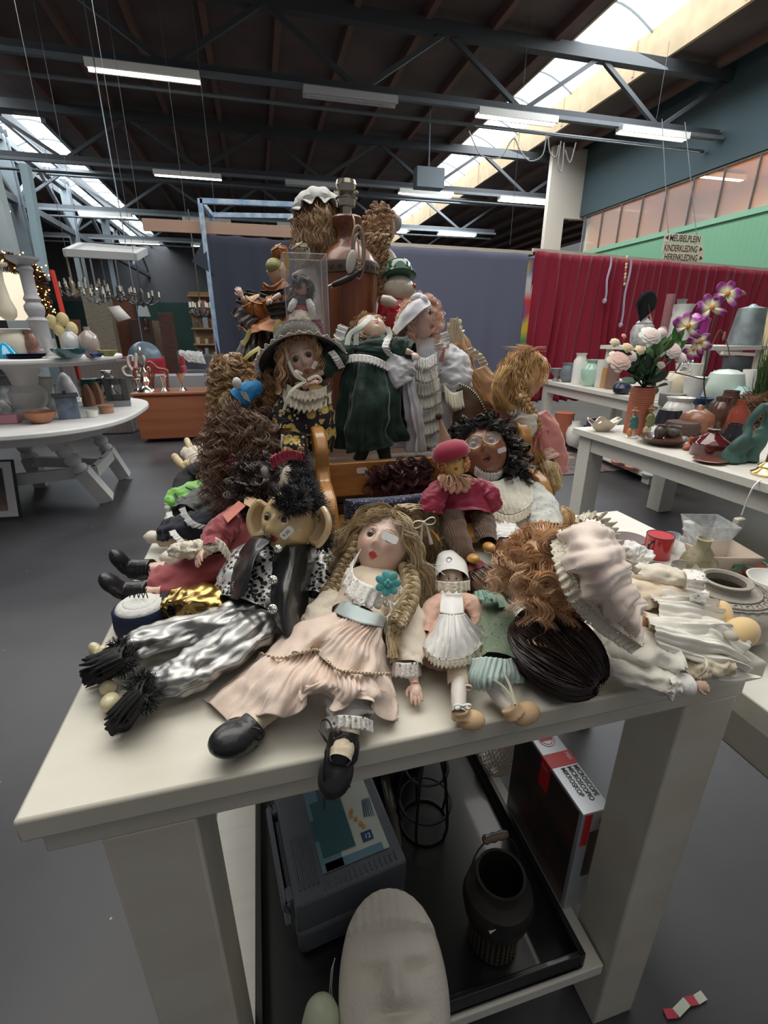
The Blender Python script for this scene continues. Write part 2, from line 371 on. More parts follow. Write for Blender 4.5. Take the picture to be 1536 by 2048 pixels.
# grey tool case
CASEM = mat('grey_case_plastic',(.105,.115,.135),.5,bump=.35,bscale=420)
cc = V3(.07,.71,0); rz = math.radians(7)
t = thing('tool_case',(.07,.71,.213),'closed grey plastic tool case with a pictured label, on the black tray','case')
for nm,z0,z1 in (('case_base',.213,.285),('case_lid',.289,.368)):
 b = MB(); b.b2((-.04,.575,z0),(.185,.85,z1))
 if nm == 'case_lid': b.b2((-.062,.60,z0+.03),(-.052,.81,z1-.02)); b.b2((-.052,.60,z0+.03),(-.035,.63,z1-.02)); b.b2((-.052,.785,z0+.03),(-.035,.81,z1-.02))
 xf(b,cc,rz).build(nm,CASEM,t,bevel=.012)
b = MB()
for i in range(5): b.tube([(-.026+i*.009,.60,.3685),(-.026+i*.009,.70,.3685)],.0022,6)
for i in range(15): b.tube([(.02+i*.0105,.585,.3685),(.02+i*.0105,.603,.3685)],.0018,5)
xf(b,cc,rz).build('ribs',CASEM,t)
b = MB(); b.b2((-.058,.615,.255),(-.045,.65,.30)); xf(b,cc,rz).build('clasp',mat('light_grey_clasp',(.33,.35,.38),.4),t,bevel=.002)
LBL = MB().b2((.022,.612,.3685),(.162,.84,.3698)); lab = xf(LBL,cc,rz).build('printed_label',mat('label_paper',(.52,.58,.50),.35),t)
b = MB(); b.b2((.022,.612,.3699),(.066,.84,.3703)); b.b2((.03,.612,.3699),(.15,.628,.3703)); xf(b,cc,rz).build('label_blue_border',mat('label_blue_grey',(.13,.25,.32),.4),lab)
b = MB(); b.b2((.03,.64,.3706),(.098,.762,.372)); b.b2((.022,.678,.3706),(.031,.722,.3716)); b.b2((.05,.762,.3706),(.11,.79,.3712)); xf(b,cc,rz).build('printed_case_picture',mat('print_teal',(.028,.105,.13),.45),lab,bevel=.0008)
b = MB()
for i,(x,y) in enumerate(((.108,.703),(.116,.693),(.112,.714),(.122,.68),(.126,.672))): b.lathe([(.0045,0),(.0045,.0012)],(x,y,.3705),12)
xf(b,cc,rz).build('printed_orange_caps',mat('print_orange',(.62,.25,.06),.45),lab)
b = MB(); b.b2((.115,.64,.3706),(.138,.66,.3714))
for i in range(5): b.beam((.135+i*.005,.69-i*.001,.371),(.143+i*.004,.73,.371),.0022-.0003*i,.001)
for i in range(10): b.lathe([(.0022,0),(.0022,.001)],(.10+.005*(i % 5)+.012*random.random(),.76+.03*random.random(),.3705),8)
b.b2((.085,.79,.3706),(.10,.802,.3714)); xf(b,cc,rz).build('printed_tools',mat('print_navy',(.01,.06,.16),.45),lab)
tm = text_mb('12',.014,(.120,.644,.3716),(1,0,0),(0,1,0)); xf(tm,cc,rz).build('printed_number',PAPER,lab)
# microscope carton
SILV = mat('silver_carton',(.50,.53,.58),.3,metal=.35)
REDC = mat('red_carton_print',(.62,.02,.03),.35)
DKC = mat('dark_carton_photo',(.03,.028,.032),.3,var=.7,vscale=14,col2=(.10,.045,.03),coat=.3)
bx0,bx1,by0,by1,bz0,bz1 = .528,.592,.512,.76,.201,.488
t = thing('microscope_carton',(.56,.63,bz0),'tall narrow carton printed MICROSCOPE, standing beside the black tray','box')
b = MB(); b.b2((bx0,by0,bz0),(bx1,by1,bz1)); b.build('carton',SILV,t,bevel=.0015)
b = MB(); b.b2((bx0-.0008,by0+.01,bz0+.004),(bx0,by1-.004,bz1-.006)); b.build('side_picture',DKC,t)
for lo,hi in (((bx0,.618,bz1),(bx1,.652,bz1+.0008)),((bx0-.0014,.618,bz1-.075),(bx0-.0008,.652,bz1)),((bx0+.006,by0-.0008,bz1-.09),(bx0+.022,by0,bz1-.002))): MB().b2(lo,hi).build('red_band',REDC,t)
b = MB(); b.b2((bx0+.024,by0-.0008,bz0+.10),(bx1-.004,by0,bz1-.055)); b.build('end_picture',DKC,t)
for s,x in (('MICROSCOPE',.577),('MICROSCOPIO',.562),('MIKROSKOP',.547)):
 text_mb(s,.0145,(x,.614,bz1+.0004),(0,-1,0),(1,0,0),bold=.0003,sx=.82 if len(s) != 9 else .84,extr=.0003).build('lettering',mat('black_print',(.015,.015,.02),.4),t)
text_mb('750X',.012,(.578,.648,bz1+.0012),(0,-1,0),(1,0,0),extr=.0003,sx=.8).build('lettering',PAPER,t)
text_mb('750X',.012,(bx0-.0018,.648,bz1-.022),(0,-1,0),(0,0,1),extr=.0002,sx=.8).build('lettering',mat('pink_print',(.6,.25,.25),.5),t)
b = MB()
for rr in (.018,.013): b.tube([(.56+rr*math.cos(a)*1.0,.69+rr*math.sin(a)*1.15,bz1+.0006) for a in np.arange(0,2*pi,.26)],.0006,4,closed=True)
b.beam((.545,.69,bz1+.0006),(.575,.69,bz1+.0006),.007,.0006)
b.tube([(.577+.008*math.cos(a),by0-.001,bz1-.03+.009*math.sin(a)) for a in np.arange(0,2*pi,.3)],.0007,4,closed=True)
b.build('round_emblem',REDC,t)
# perforated lantern with wooden handle
LM = mat('rusty_black_lantern',(.035,.030,.027),.5,metal=.4,var=.4,vscale=20,bump=.2)
lc = V3(.355,.50,.213)
t = thing('lantern',lc,'dark perforated metal lantern with a wooden carrying handle, standing in the black tray','lantern')
b = MB(); prof = [(.046,0),(.048,.01),(.048,.085),(.062,.10),(.067,.13),(.062,.155),(.047,.165),(.044,.17),(.044,.195),(.046,.197),(.041,.197),(.040,.16),(.040,.02),(0,.02)]
b.lathe(prof,lc,40); b.build('lantern_body',LM,t)
b = MB()
for a in np.arange(0,2*pi,.2):
 for zz in np.arange(.012,.085,.011): b.box((lc[0]+.0485*math.cos(a),lc[1]+.0485*math.sin(a),lc[2]+zz),(.002,.0045,.006),rz=a)
b.build('perforations',mat('bronze_glint',(.16,.12,.075),.4,metal=.6),t)
b = MB(); hp = [(lc[0]+.05*math.cos(a),lc[1]+.02+.012*math.sin(a),lc[2]+.185+.065*math.sin(a)) for a in np.linspace(0,pi,16)]; b.tube(hp,.0016,6); b.build('bail',BLACKM,t)
b = MB(); b.lathe([(.006,-.025),(.009,-.02),(.007,-.012),(.009,-.004),(.007,.004),(.009,.012),(.007,.02),(.006,.025)],(lc[0],lc[1]+.032,lc[2]+.25),12,ax=np.array([[0,0,1],[0,1,0],[-1,0,0.]])); b.build('wooden_handle',woodmat('worn_handle',(.16,.11,.07),(.09,.06,.04)),t)
b = MB(); b.box((lc[0]-.035,lc[1]-.05,lc[2]+.142),(.022,.001,.01),M=np.array([[.8,.0,.6],[-.55,.4,.7],[0,-.9,.3]]).T); b.build('price_sticker',PAPER,t)
b = MB(); b.lathe([(.0,0),(.028,0),(.028,.03),(0,.033)],(lc[0],lc[1],lc[2]+.021),20); b.build('candle',mat('old_wax',(.55,.5,.42),.5),t)
# wire cage frame
t = thing('wire_lamp_frame',(.30,.76,.213),'black wire cage frame standing behind the lantern','wire frame')
for z,r in ((.216,.058),(.29,.062),(.40,.05),(.47,.03)): MB().tube([(.30+r*math.cos(a),.76+r*math.sin(a),z) for a in np.arange(0,2*pi,.2)],.0032,6,closed=True).build('ring',BLACKM,t)
for k in range(5):
 a = k*2*pi/5+.3; MB().tube([(.30+r*math.cos(a),.76+r*math.sin(a),z) for z,r in ((.214,.058),(.25,.066),(.30,.064),(.36,.058),(.42,.046),(.47,.03),(.50,.012))],.0032,6).build('upright',BLACKM,t)
# corrugated hose, plinth shape, wicker ball
b = MB(); b.tube([(.215+.02*i/20,.70+.25*i/20,.235+.02*math.sin(i/6)) for i in range(21)],[.011+.0015*(i % 2) for i in range(21)],10)
tag(b.build('vacuum_hose',mat('brown_hose',(.10,.08,.065),.4)),'short brown ribbed hose lying against the right side of the tool case','hose')
b = MB(); b.box((.27,.95,.2135+.075),(.16,.1,.15),rz=.2); tag(b.build('dark_box',mat('dark_violet_box',(.05,.048,.06),.5),bevel=.006),'dark box in shade at the back of the black tray','box')
wc = V3(.545,.86,.2); b = MB()
for k in range(22):
 a = k*2*pi/22
 for s in (-1,1): b.tube([(wc[0]+(.012+.04*math.sin(pi*u)**.6+.0)*math.cos(a+s*u*2.2),wc[1]+(.012+.04*math.sin(pi*u)**.6)*math.sin(a+s*u*2.2),wc[2]+.003+.12*u) for u in np.linspace(0,1,10)],.0011,4)
tag(b.build('wicker_lampshade',mat('pale_wicker',(.42,.33,.25),.7)),'openwork pale wicker shade on the shelf behind the microscope carton','wicker shade')
# stone coloured face mask
def facemask():
 c = V3(.128,.432,.322); n1,n2 = 90,110
 R = np.array(Matrix.Rotation(math.radians(-9),3,'Z') @ Matrix.Rotation(math.radians(20),3,'X')); m = MB(); vs = []
 for j in range(n2+1):
  for i in range(n1):
   th = 2*pi*i/n1; q = pi*j/n2; x = math.sin(q)*math.cos(th); y = math.cos(q); z = math.sin(q)*math.sin(th)
   X = x*.092*(1-.05*y)*(1+.13*y*y); Yv = y*.128; Zv = z*(.060 if z > 0 else .03)
   if z > 0:
    u,v = X/.094,Yv/.128
    g = lambda a,b,sa,sb: math.exp(-((u-a)/sa)**2-((v-b)/sb)**2)
    Zv += .024*g(0,.0,.17,.24)+.016*g(0,-.12,.30,.10)-.010*g(0,-.27,.34,.05)-.006*g(0,-.24,.3,.04)
    Zv -= .008*(g(-.36,.12,.22,.06)+g(.36,.12,.22,.06)); Zv += .006*(g(-.36,.24,.3,.06)+g(.36,.24,.3,.06))
    ml = -.46+.10*abs(u)**1.5; Zv += .008*math.exp(-((v-ml-.06)/.045)**2)*(abs(u) < .55)*(1-abs(u))-.014*math.exp(-((v-ml)/.02)**2)*(abs(u) < .55)+.010*math.exp(-((v-ml+.08)/.05)**2)*max(0,1-abs(u)*1.8)
    cap = v > .43+.10*(1-u*u)-.03*u
    Zv += .012*min(1,max(0,(v-.43-.10*(1-u*u)+.03*u)*14))+(.0016*math.sin(X*420) if cap else 0)
    Zv += .0012*mnoise.noise(Vector((X*90,Yv*90,0)))
   vs.append(R@V3(X,Yv,Zv)+c)
 fs = [(j*n1+i,j*n1+(i+1) % n1,(j+1)*n1+(i+1) % n1,(j+1)*n1+i) for j in range(n2) for i in range(n1)]
 m.add(vs,fs); return m
t = thing('face_sculpture',(.128,.455,.213),'large off-white face sculpture with a ridged cap, lying at the front of the tray','sculpture')
facemask().build('face',mat('unglazed_plaster',(.70,.64,.55),.85,bump=.5,bscale=160,var=.1,vscale=12),t)
MB().lathe([(.05,0),(.055,.01),(.05,.09),(0,.095)],(.128,.455,.2135),24).build('base',mat('plaster_base',(.5,.46,.4),.9),t)
b = MB(); b.tube([(.038,.49,.33),(.030,.485,.31),(.024,.47,.285),(.022,.46,.25),(.026,.462,.245),(.028,.475,.285),(.034,.488,.315),(.038,.49,.33)],.0008,5)
b.build('hanging_string',PAPER,t)
b = MB(); b.lathe([(0,-.02),(.02,-.018),(.034,.02),(.034,.06),(.026,.10),(.012,.122),(0,.127)],(.005,.425,.233),24)
tag(b.build('green_gourd',mat('pale_green_glaze',(.55,.60,.42),.4)),'pale green rounded vase beside the left edge of the face sculpture','vase')
# strip of red and white tape on the floor
b = MB(); pts = [Z(1330,2028,.004),Z(1352,2026,.004),Z(1374,2003,.006),Z(1392,2000,.004),Z(1408,1990,.004)]
for i in range(4): b.beam(pts[i],pts[i+1],.016,.0015,col=((.6,.05,.08) if i % 2 == 0 else (.75,.78,.65)))
tag(b.build('tape_scrap',mat('tape',(1,1,1),.5,vc=True)),'crumpled strip of red and white tape on the dark floor','tape')

# -------- generic cream table
def table(x0,x1,y0,y1,z,label,legw=.11,shelf=None,th=.045,rz=0,m=WHITEP):
 c = ((x0+x1)/2,(y0+y1)/2)
 t = thing('white_table',(*c,0),label,'table')
 def P(nm,*bs):
  b = MB()
  for lo,hi in bs: b.b2(lo,hi)
  xf(b,c,rz).build(nm,m,t,bevel=.003)
 P('tabletop',((x0,y0,z-th),(x1,y1,z)))
 i = .05; P('apron',((x0+i,y0+i,z-th-.11),(x1-i,y0+i+.03,z-th)),((x0+i,y1-i-.03,z-th-.11),(x1-i,y1-i,z-th)),((x0+i,y0+i+.03,z-th-.11),(x0+i+.03,y1-i-.03,z-th)),((x1-i-.03,y0+i+.03,z-th-.11),(x1-i,y1-i-.03,z-th)))
 for xx in (x0+.04,x1-.04-legw):
  for yy in (y0+.04,y1-.04-legw): P('leg',((xx,yy,0),(xx+legw,yy+legw,z-th-.0005)))
 if shelf: P('lower_shelf',((x0+.005,y0+.06,shelf-.03),(x1-.06,y1-.06,shelf)))
 return t
table(.725,1.125,.02,1.22,.80,'white table with grey stoneware, touching the right side of the doll table',.08)
table(2.26,3.22,.9,3.04,.70,'cream table with brown pottery and a terracotta vase of flowers',.13)
table(3.62,4.9,3.4,5.85,.78,'cream two-level table with white vases in front of the red curtain',.11,shelf=.10,rz=math.radians(-6))
# -------- curtains and their frame
def curtain(name,x0,x1,y,z0,ztop,m,label,cat,n,amp,k,seed=0,sag=.02,lean=0):
 rs = np.random.RandomState(seed); ph = rs.rand(8)*6; b = MB(); rows = 26; vs = []
 for j in range(rows+1):
  v = j/rows
  for i in range(n+1):
   u = i/n; x = x0+(x1-x0)*u+lean*v*u
   w_ = u+(.22/k)*(mnoise.noise(Vector((u*k*.45,v*.8,ph[0])))*4); f = math.sin(2*pi*k*w_+.5*math.sin(4*v+ph[1]+7*u))*(.5+.9*abs(mnoise.noise(Vector((u*k*.5,v,ph[2])))*2))+.5*math.sin(2*pi*k*.37*w_+ph[2])
   zt = ztop(u)-sag*abs(math.sin(pi*u*4+ph[3]))
   vs.append((x,y+amp*f*(.35+.65*v),zt+(z0-zt)*v+.012*math.sin(2*pi*k*u)*(v > .96)))
 b.add(vs,[(j*(n+1)+i,j*(n+1)+i+1,(j+1)*(n+1)+i+1,(j+1)*(n+1)+i) for j in range(rows) for i in range(n)])
 o = b.build(name,m,solid=.004); return tag(o,label,cat)
YC = 6.3
VEL = mat('crimson_velvet',(.26,.006,.03),.8,sheen=.15,bump=.05,bscale=60)
curtain('red_curtain',3.72,7.95,YC,.42,lambda u: 2.41-.12*u,VEL,'long pleated crimson velvet curtain behind the right-hand tables','curtain',560,.05,26,3,sag=.02)
curtain('navy_curtain',-.47,.72,YC-.02,.0,lambda u: 2.42-.03*u,mat('navy_cloth',(.030,.036,.062),.8,bump=.08,bscale=30),'smooth dark navy cloth hanging left of the lamp base','curtain',120,.03,3,5,sag=.015)
curtain('blue_grey_curtain',.70,3.62,YC,.0,lambda u: 2.40-.03*u,mat('blue_grey_cloth',(.125,.135,.205),.8,bump=.08,bscale=30),'slate blue cloth hanging between the wooden lamp and the red curtain','curtain',240,.022,5,9,sag=.012)
b = MB(); b.poly([(-.62,YC-.03,2.13),(-.47,YC-.02,2.36),(-.40,YC-.02,2.42),(-.40,YC-.02,2.0),(-.50,YC-.03,2.06)],.01,(0,1,0)); tag(b.build('navy_curtain_corner',mat('navy_cloth_flap',(.030,.036,.062),.8)),'folded corner of dark cloth sticking out at the left end of the navy curtain','cloth')
t = thing('curtain_rail',(3,YC+.06,2.4),'pale wooden rail carrying the curtains','rail')
b = MB(); b.beam((.6,YC+.05,2.42),(3.7,YC+.05,2.385),.04); b.beam((3.7,YC+.05,2.42),(7.95,YC+.05,2.30),.04); b.build('rail',mat('pale_wood_rail',(.62,.56,.45),.6),t)
tag(MB().b2((-1.1,YC+.12,2.44),(1.0,YC+.16,2.56)).build('timber_beam',mat('pink_brown_timber',(.42,.27,.2),.6)),'pinkish brown timber beam above the top of the navy curtain','beam')
BLU = mat('pale_blue_tube',(.22,.36,.55),.35,metal=.3,var=.4,vscale=12,col2=(.5,.6,.7))
t = thing('blue_tube_frame',(-.5,YC+.02,0),'tall pale blue square-tube frame at the left end of the navy curtain','frame')
b = MB(); fr = [D(400,402,6.3),D(603,410,6.3),D(422,430,6.9),D(603,433,6.9)]
b.beam(fr[0],fr[1],.05); b.beam(fr[2],fr[3],.05); b.beam(fr[0],fr[2],.05); b.beam(fr[1],fr[3],.05)
b.beam((fr[0][0],fr[0][1],0),fr[0]+V3(0,0,.02),.05); b.beam((fr[2][0],fr[2][1],0),fr[2],.05); b.beam((fr[1][0],fr[1][1],0),fr[1],.05); b.build('tubes',BLU,t)
# hanging braids on the red curtain and its patchwork end
for (a,e,lab) in (((1223,512),(1209,602),'left one'),((1263,518),(1241,650),'longer right one')):
 b = MB(); p0 = D(*a,YC-.12); p1 = D(*e,YC-.12); b.tube([p0*(1-u)+p1*u+V3(.012*math.sin(9*u),0,0) for u in np.linspace(0,1,14)],.014,6); b.ell(p1,(.03,.03,.035)); tag(b.build('lilac_cord',mat('lilac_cord',(.5,.45,.6),.7)),'pale lilac cord with a knot hanging over the red curtain, the '+lab,'cord')
b = MB(); p0 = D(1254,515,YC-.12); p1 = D(1249,568,YC-.12)
for i in range(9): b.ell(p0*(1-i/8)+p1*i/8,(.016,.016,.024),8,6,col=((.7,.6,.5),(.5,.1,.1),(.8,.7,.3))[i % 3])
tag(b.build('bead_string',mat('beads',(1,1,1),.4,vc=True)),'short string of coloured beads between the two lilac cords','beads')
b = MB(); cols = ((.05,.3,.12),(.7,.5,.05),(.6,.05,.05),(.6,.6,.6),(.1,.1,.3))
for i in range(14): b.b2((3.60,YC+.03,.5+i*.13),(3.74,YC+.035,.63+i*.13),col=cols[(i*3) % 5])
tag(b.build('patchwork_cloth',mat('patchwork',(1,1,1),.8,vc=True)),'bright patchwork cloth showing in the gap between blue and red curtains','cloth')
# direction signs
SGN = mat('cream_sign_board',(.70,.62,.48),.6)
INK = mat('sign_ink',(.05,.035,.03),.6)
t = thing('direction_sign',D(1368,495,7.6),'three stacked cream direction boards hanging on chains in front of the green wall','sign')
for i,(s,y) in enumerate((('MEUBELPLEIN',477),('KINDERKLEDING',497),('HERENKLEDING',515))):
 cpt = D((1366,1366,1366)[i],y,7.6); hw = px(cpt,49 if i else 45)
 bd = MB().box(cpt,(2*hw,.02,px(cpt,15))).build('board',SGN,t)
 tm = text_mb(s,px(cpt,16),(cpt[0]-hw*(.74 if i == 0 else .96),cpt[1]-.0115,cpt[2]-px(cpt,5.6)),(1,0,0),(0,0,1),bold=.0025)
 wmax = max(v[0] for v in tm.v)-min(v[0] for v in tm.v); x00 = min(v[0] for v in tm.v); kx = 2*hw*.82/wmax; tm.v = [(x00+(v[0]-x00)*kx,v[1],v[2]) for v in tm.v]
 s_ = -1 if i == 0 else 1; ax = cpt[0]+s_*hw*.86; h = px(cpt,4.5)
 tm.poly([(ax+s_*h*1.2,cpt[1]-.011,cpt[2]),(ax-s_*h*.6,cpt[1]-.011,cpt[2]+h),(ax-s_*h*.6,cpt[1]-.011,cpt[2]-h)],.001,(0,-1,0)); tm.build('lettering',INK,bd)
b = MB(); p = D(1366,470,7.6)
for dx in (-.3,.3): b.tube([(p[0]+dx,7.61,2.2),(p[0]+dx,7.61,p[2]+.05)],.006,5); b.tube([(p[0]+dx,7.61,p[2]),(p[0]+dx*.8,8.3,4.8)],.006,5)
b.build('chain',STEEL,t)
# ============================================================ DOLL-MAKING TOOLS
def cv(r,u,t): return nrm(_rt*r+_up*u-_fw*t)         # a direction: right, up, towards the viewer's side of the table
def mesh_pts(pts,mode='T'):
 return [np.array(T(*p[:3]) if mode == 'T' else D(*p[:3])) for p in pts]
def spline(P,n):
 P = [np.array(p,float) for p in P]
 if len(P) == 2: return np.array([P[0]+(P[1]-P[0])*u for u in np.linspace(0,1,n)])
 Q = [2*P[0]-P[1]]+P+[2*P[-1]-P[-2]]; out = []
 for s in np.linspace(0,len(P)-1-1e-9,n):
  i = int(s); t = s-i; a,b,c,d = Q[i:i+4]
  out.append(.5*((2*b)+(c-a)*t+(2*a-5*b+4*c-d)*t*t+(3*b-a-3*c+d)*t**3))
 return np.array(out)
def sn(x,y,z,seed=0): return mnoise.noise(Vector((x+seed*7.3,y-seed*3.1,z+seed*1.7)))
def ctube(pts,mode='T',flat=.6,folds=(0,0,0),n=56,m=34,seed=0,wr=.06,col=(1,1,1),world=False,up=None,floor=True,twist=0,jag=0,wk=3.0):
 """hollow cloth tube along points (x, y, level-or-depth, half width in pixels)"""
 if world: P0 = [np.array(p[:3],float) for p in pts]; R0 = [p[3] for p in pts]
 else: P0 = mesh_pts(pts,mode); R0 = [px(p,q[3]) for p,q in zip(P0,pts)]
 P = spline(P0,m); R = spline([V3(r,0,0) for r in R0],m)[:,0]
 up = V3(0,0,1) if (up is None and mode == 'T') else (cv(0,.15,1) if up is None else nrm(up))
 t = np.gradient(P,axis=0); vs = []
 for i in range(m):
  tt = nrm(t[i]); a = nrm(np.cross(tt,up)); b = np.cross(a,tt); v = i/(m-1)
  for k in range(n):
   an = 2*pi*k/n; f = 1+(folds[1]+(folds[2]-folds[1])*v)*math.sin(folds[0]*an+seed+1.2*sn(v*3,math.cos(an),0,seed)+twist*v)
   f += wr*sn(math.cos(an)*1.6,math.sin(an)*1.6,v*wk*2,seed)*2+wr*sn(math.cos(an)*3,math.sin(an)*3,v*wk*5,seed+3)
   q = P[i]+R[i]*f*(math.cos(an)*a+math.sin(an)*b*flat)
   if jag and i == m-1: q = q+tt*R[i]*jag*math.sin(folds[0]*2*an)
   if floor and q[2] < TZ+.0015 and X0-.03 < q[0] < X1+.01 and q[1] > Y0: q = V3(q[0],q[1],TZ+.0015+.002*abs(sn(q[0]*50,q[1]*50,0)))
   vs.append(q)
 fs = [(i*n+k,i*n+(k+1) % n,(i+1)*n+(k+1) % n,(i+1)*n+k) for i in range(m-1) for k in range(n)]
 b = MB(); b.add(vs,fs,col)
 b.add([P[0]]+vs[:n],[(0,1+(k+1) % n,1+k) for k in range(n)],col) if R[0] > 0 else None
 return b
def sheet(rows,mode='T',nu=90,nv=50,pleats=(0,0,0),wr=.003,seed=0,col=(1,1,1),world=False,floor=True,hem=0,wk=18):
 """cloth stretched over rows of points, with pleats running from the first row to the last"""
 G = [spline([np.array(p,float) for p in r] if world else mesh_pts(r,mode),nu) for r in rows]
 G = np.array(G); A = np.stack([spline(list(G[:,i]),nv) for i in range(nu)],1)      # nv, nu, 3
 du = np.gradient(A,axis=1); dv = np.gradient(A,axis=0); nn = np.cross(du,dv); nn /= (np.linalg.norm(nn,axis=2,keepdims=True)+1e-9)
 if (nn @ (_C-A.mean((0,1)))).mean() < 0: nn = -nn
 B = A.copy()
 for j in range(nv):
  v = j/(nv-1)
  for i in range(nu):
   u = i/(nu-1); d = 0
   for q_,pl in enumerate(pleats if hasattr(pleats[0],'__len__') else [pleats]):
    s = math.sin(2*pi*pl[0]*u+seed+q_*2+2.6*sn(u*4,v*1.3,q_*5,seed)); d += (pl[1]+(pl[2]-pl[1])*v)*(abs(s)**.8*np.sign(s))*(.55+.9*abs(sn(u*6,v*2+q_,3,seed)*2))
   q = A[j,i]; d += wr*2*sn(q[0]*wk,q[1]*wk,q[2]*wk,seed)+wr*sn(q[0]*wk*2.7,q[1]*wk*2.7,q[2]*wk*2.7,seed)
   q = q+nn[j,i]*d
   if hem and j == nv-1: q = q+nrm(dv[j,i])*hem*s
   if floor and q[2] < TZ+.002 and q[1] > Y0: q[2] = TZ+.002+.001*abs(s)
   B[j,i] = q
 b = MB(); b.add(B.reshape(-1,3),[(j*nu+i,j*nu+i+1,(j+1)*nu+i+1,(j+1)*nu+i) for j in range(nv-1) for i in range(nu-1)],col); return b
def frill(pts,wd,width,waves,amp,mode='T',nv=7,scallop=.15,world=False,seed=0,nu=None,closed=False,nd=None):
 """gathered strip along pts, hanging towards wd"""
 nu = nu or max(40,waves*9); P = spline([np.array(p,float) for p in pts] if world else mesh_pts(pts,mode),nu); t = np.gradient(P,axis=0); vs = []
 rn = np.random.RandomState(seed+7); jit = rn.uniform(.5,1.25,waves+3)
 for i in range(nu):
  u = i/(nu-1); w = np.array(wd(P[i],nrm(t[i])) if callable(wd) else wd,float); w = nrm(w); nv_ = nrm(np.cross(nrm(t[i]),w)) if nd is None else nrm(nd)
  for j in range(nv):
   v = j/(nv-1); L = width*v*(1+scallop*abs(math.sin(pi*waves*u*1.0+seed))*(v > .8))
   q = P[i]+w*L+nv_*amp*v*jit[int(u*waves)]*math.sin(2*pi*waves*u+seed+1.3*math.sin(9*u)+.8*sn(u*waves,v,0,seed))+w*amp*.5*v*sn(u*waves*.7,2,v,seed)
   if q[2] < TZ+.002 and q[1] > Y0 and X0 < q[0] < X1: q[2] = TZ+.002
   vs.append(q)
 b = MB(); b.add(vs,[(i*nv+j,i*nv+j+1,(i+1)*nv+j+1,(i+1)*nv+j) for i in range(nu-1) for j in range(nv-1)]); return b
def bow(c,s,r,u,tails=2,tl=1.6):
 """ribbon bow: two loops, a knot and tails, in the plane of r and u"""
 c = np.array(c,float); r = nrm(r); u = nrm(u); n = np.cross(r,u); b = MB()
 for sg in (-1,1):
  P = [c+r*sg*s*(1-math.cos(a))*.5+u*s*.42*math.sin(a)*(.4+.6*(1-math.cos(a))/2)+n*s*.12*math.sin(a*.5) for a in np.linspace(0,2*pi,15)]
  vs = []
  for p in P: vs += [p-n*s*.16,p+n*s*.16]
  b.add(vs,[(2*i,2*i+1,2*i+3,2*i+2) for i in range(14)])
  if tails:
   vs = []
   for v in np.linspace(0,1,8):
    p = c+r*sg*s*(.15+.35*v)-u*s*tl*v+n*s*.1*math.sin(5*v+sg); vs += [p-r*s*(.06+.1*v),p+r*s*(.06+.1*v)]
   b.add(vs,[(2*i,2*i+1,2*i+3,2*i+2) for i in range(7)])
 b.ell(c,s*.15,10,6); return b
def frame(face,upv):
 f = nrm(face); r = nrm(np.cross(f,np.array(upv,float))); u = np.cross(r,f); return np.stack([r,f,u],1)   # columns: right(of doll's left-handed), forward, up
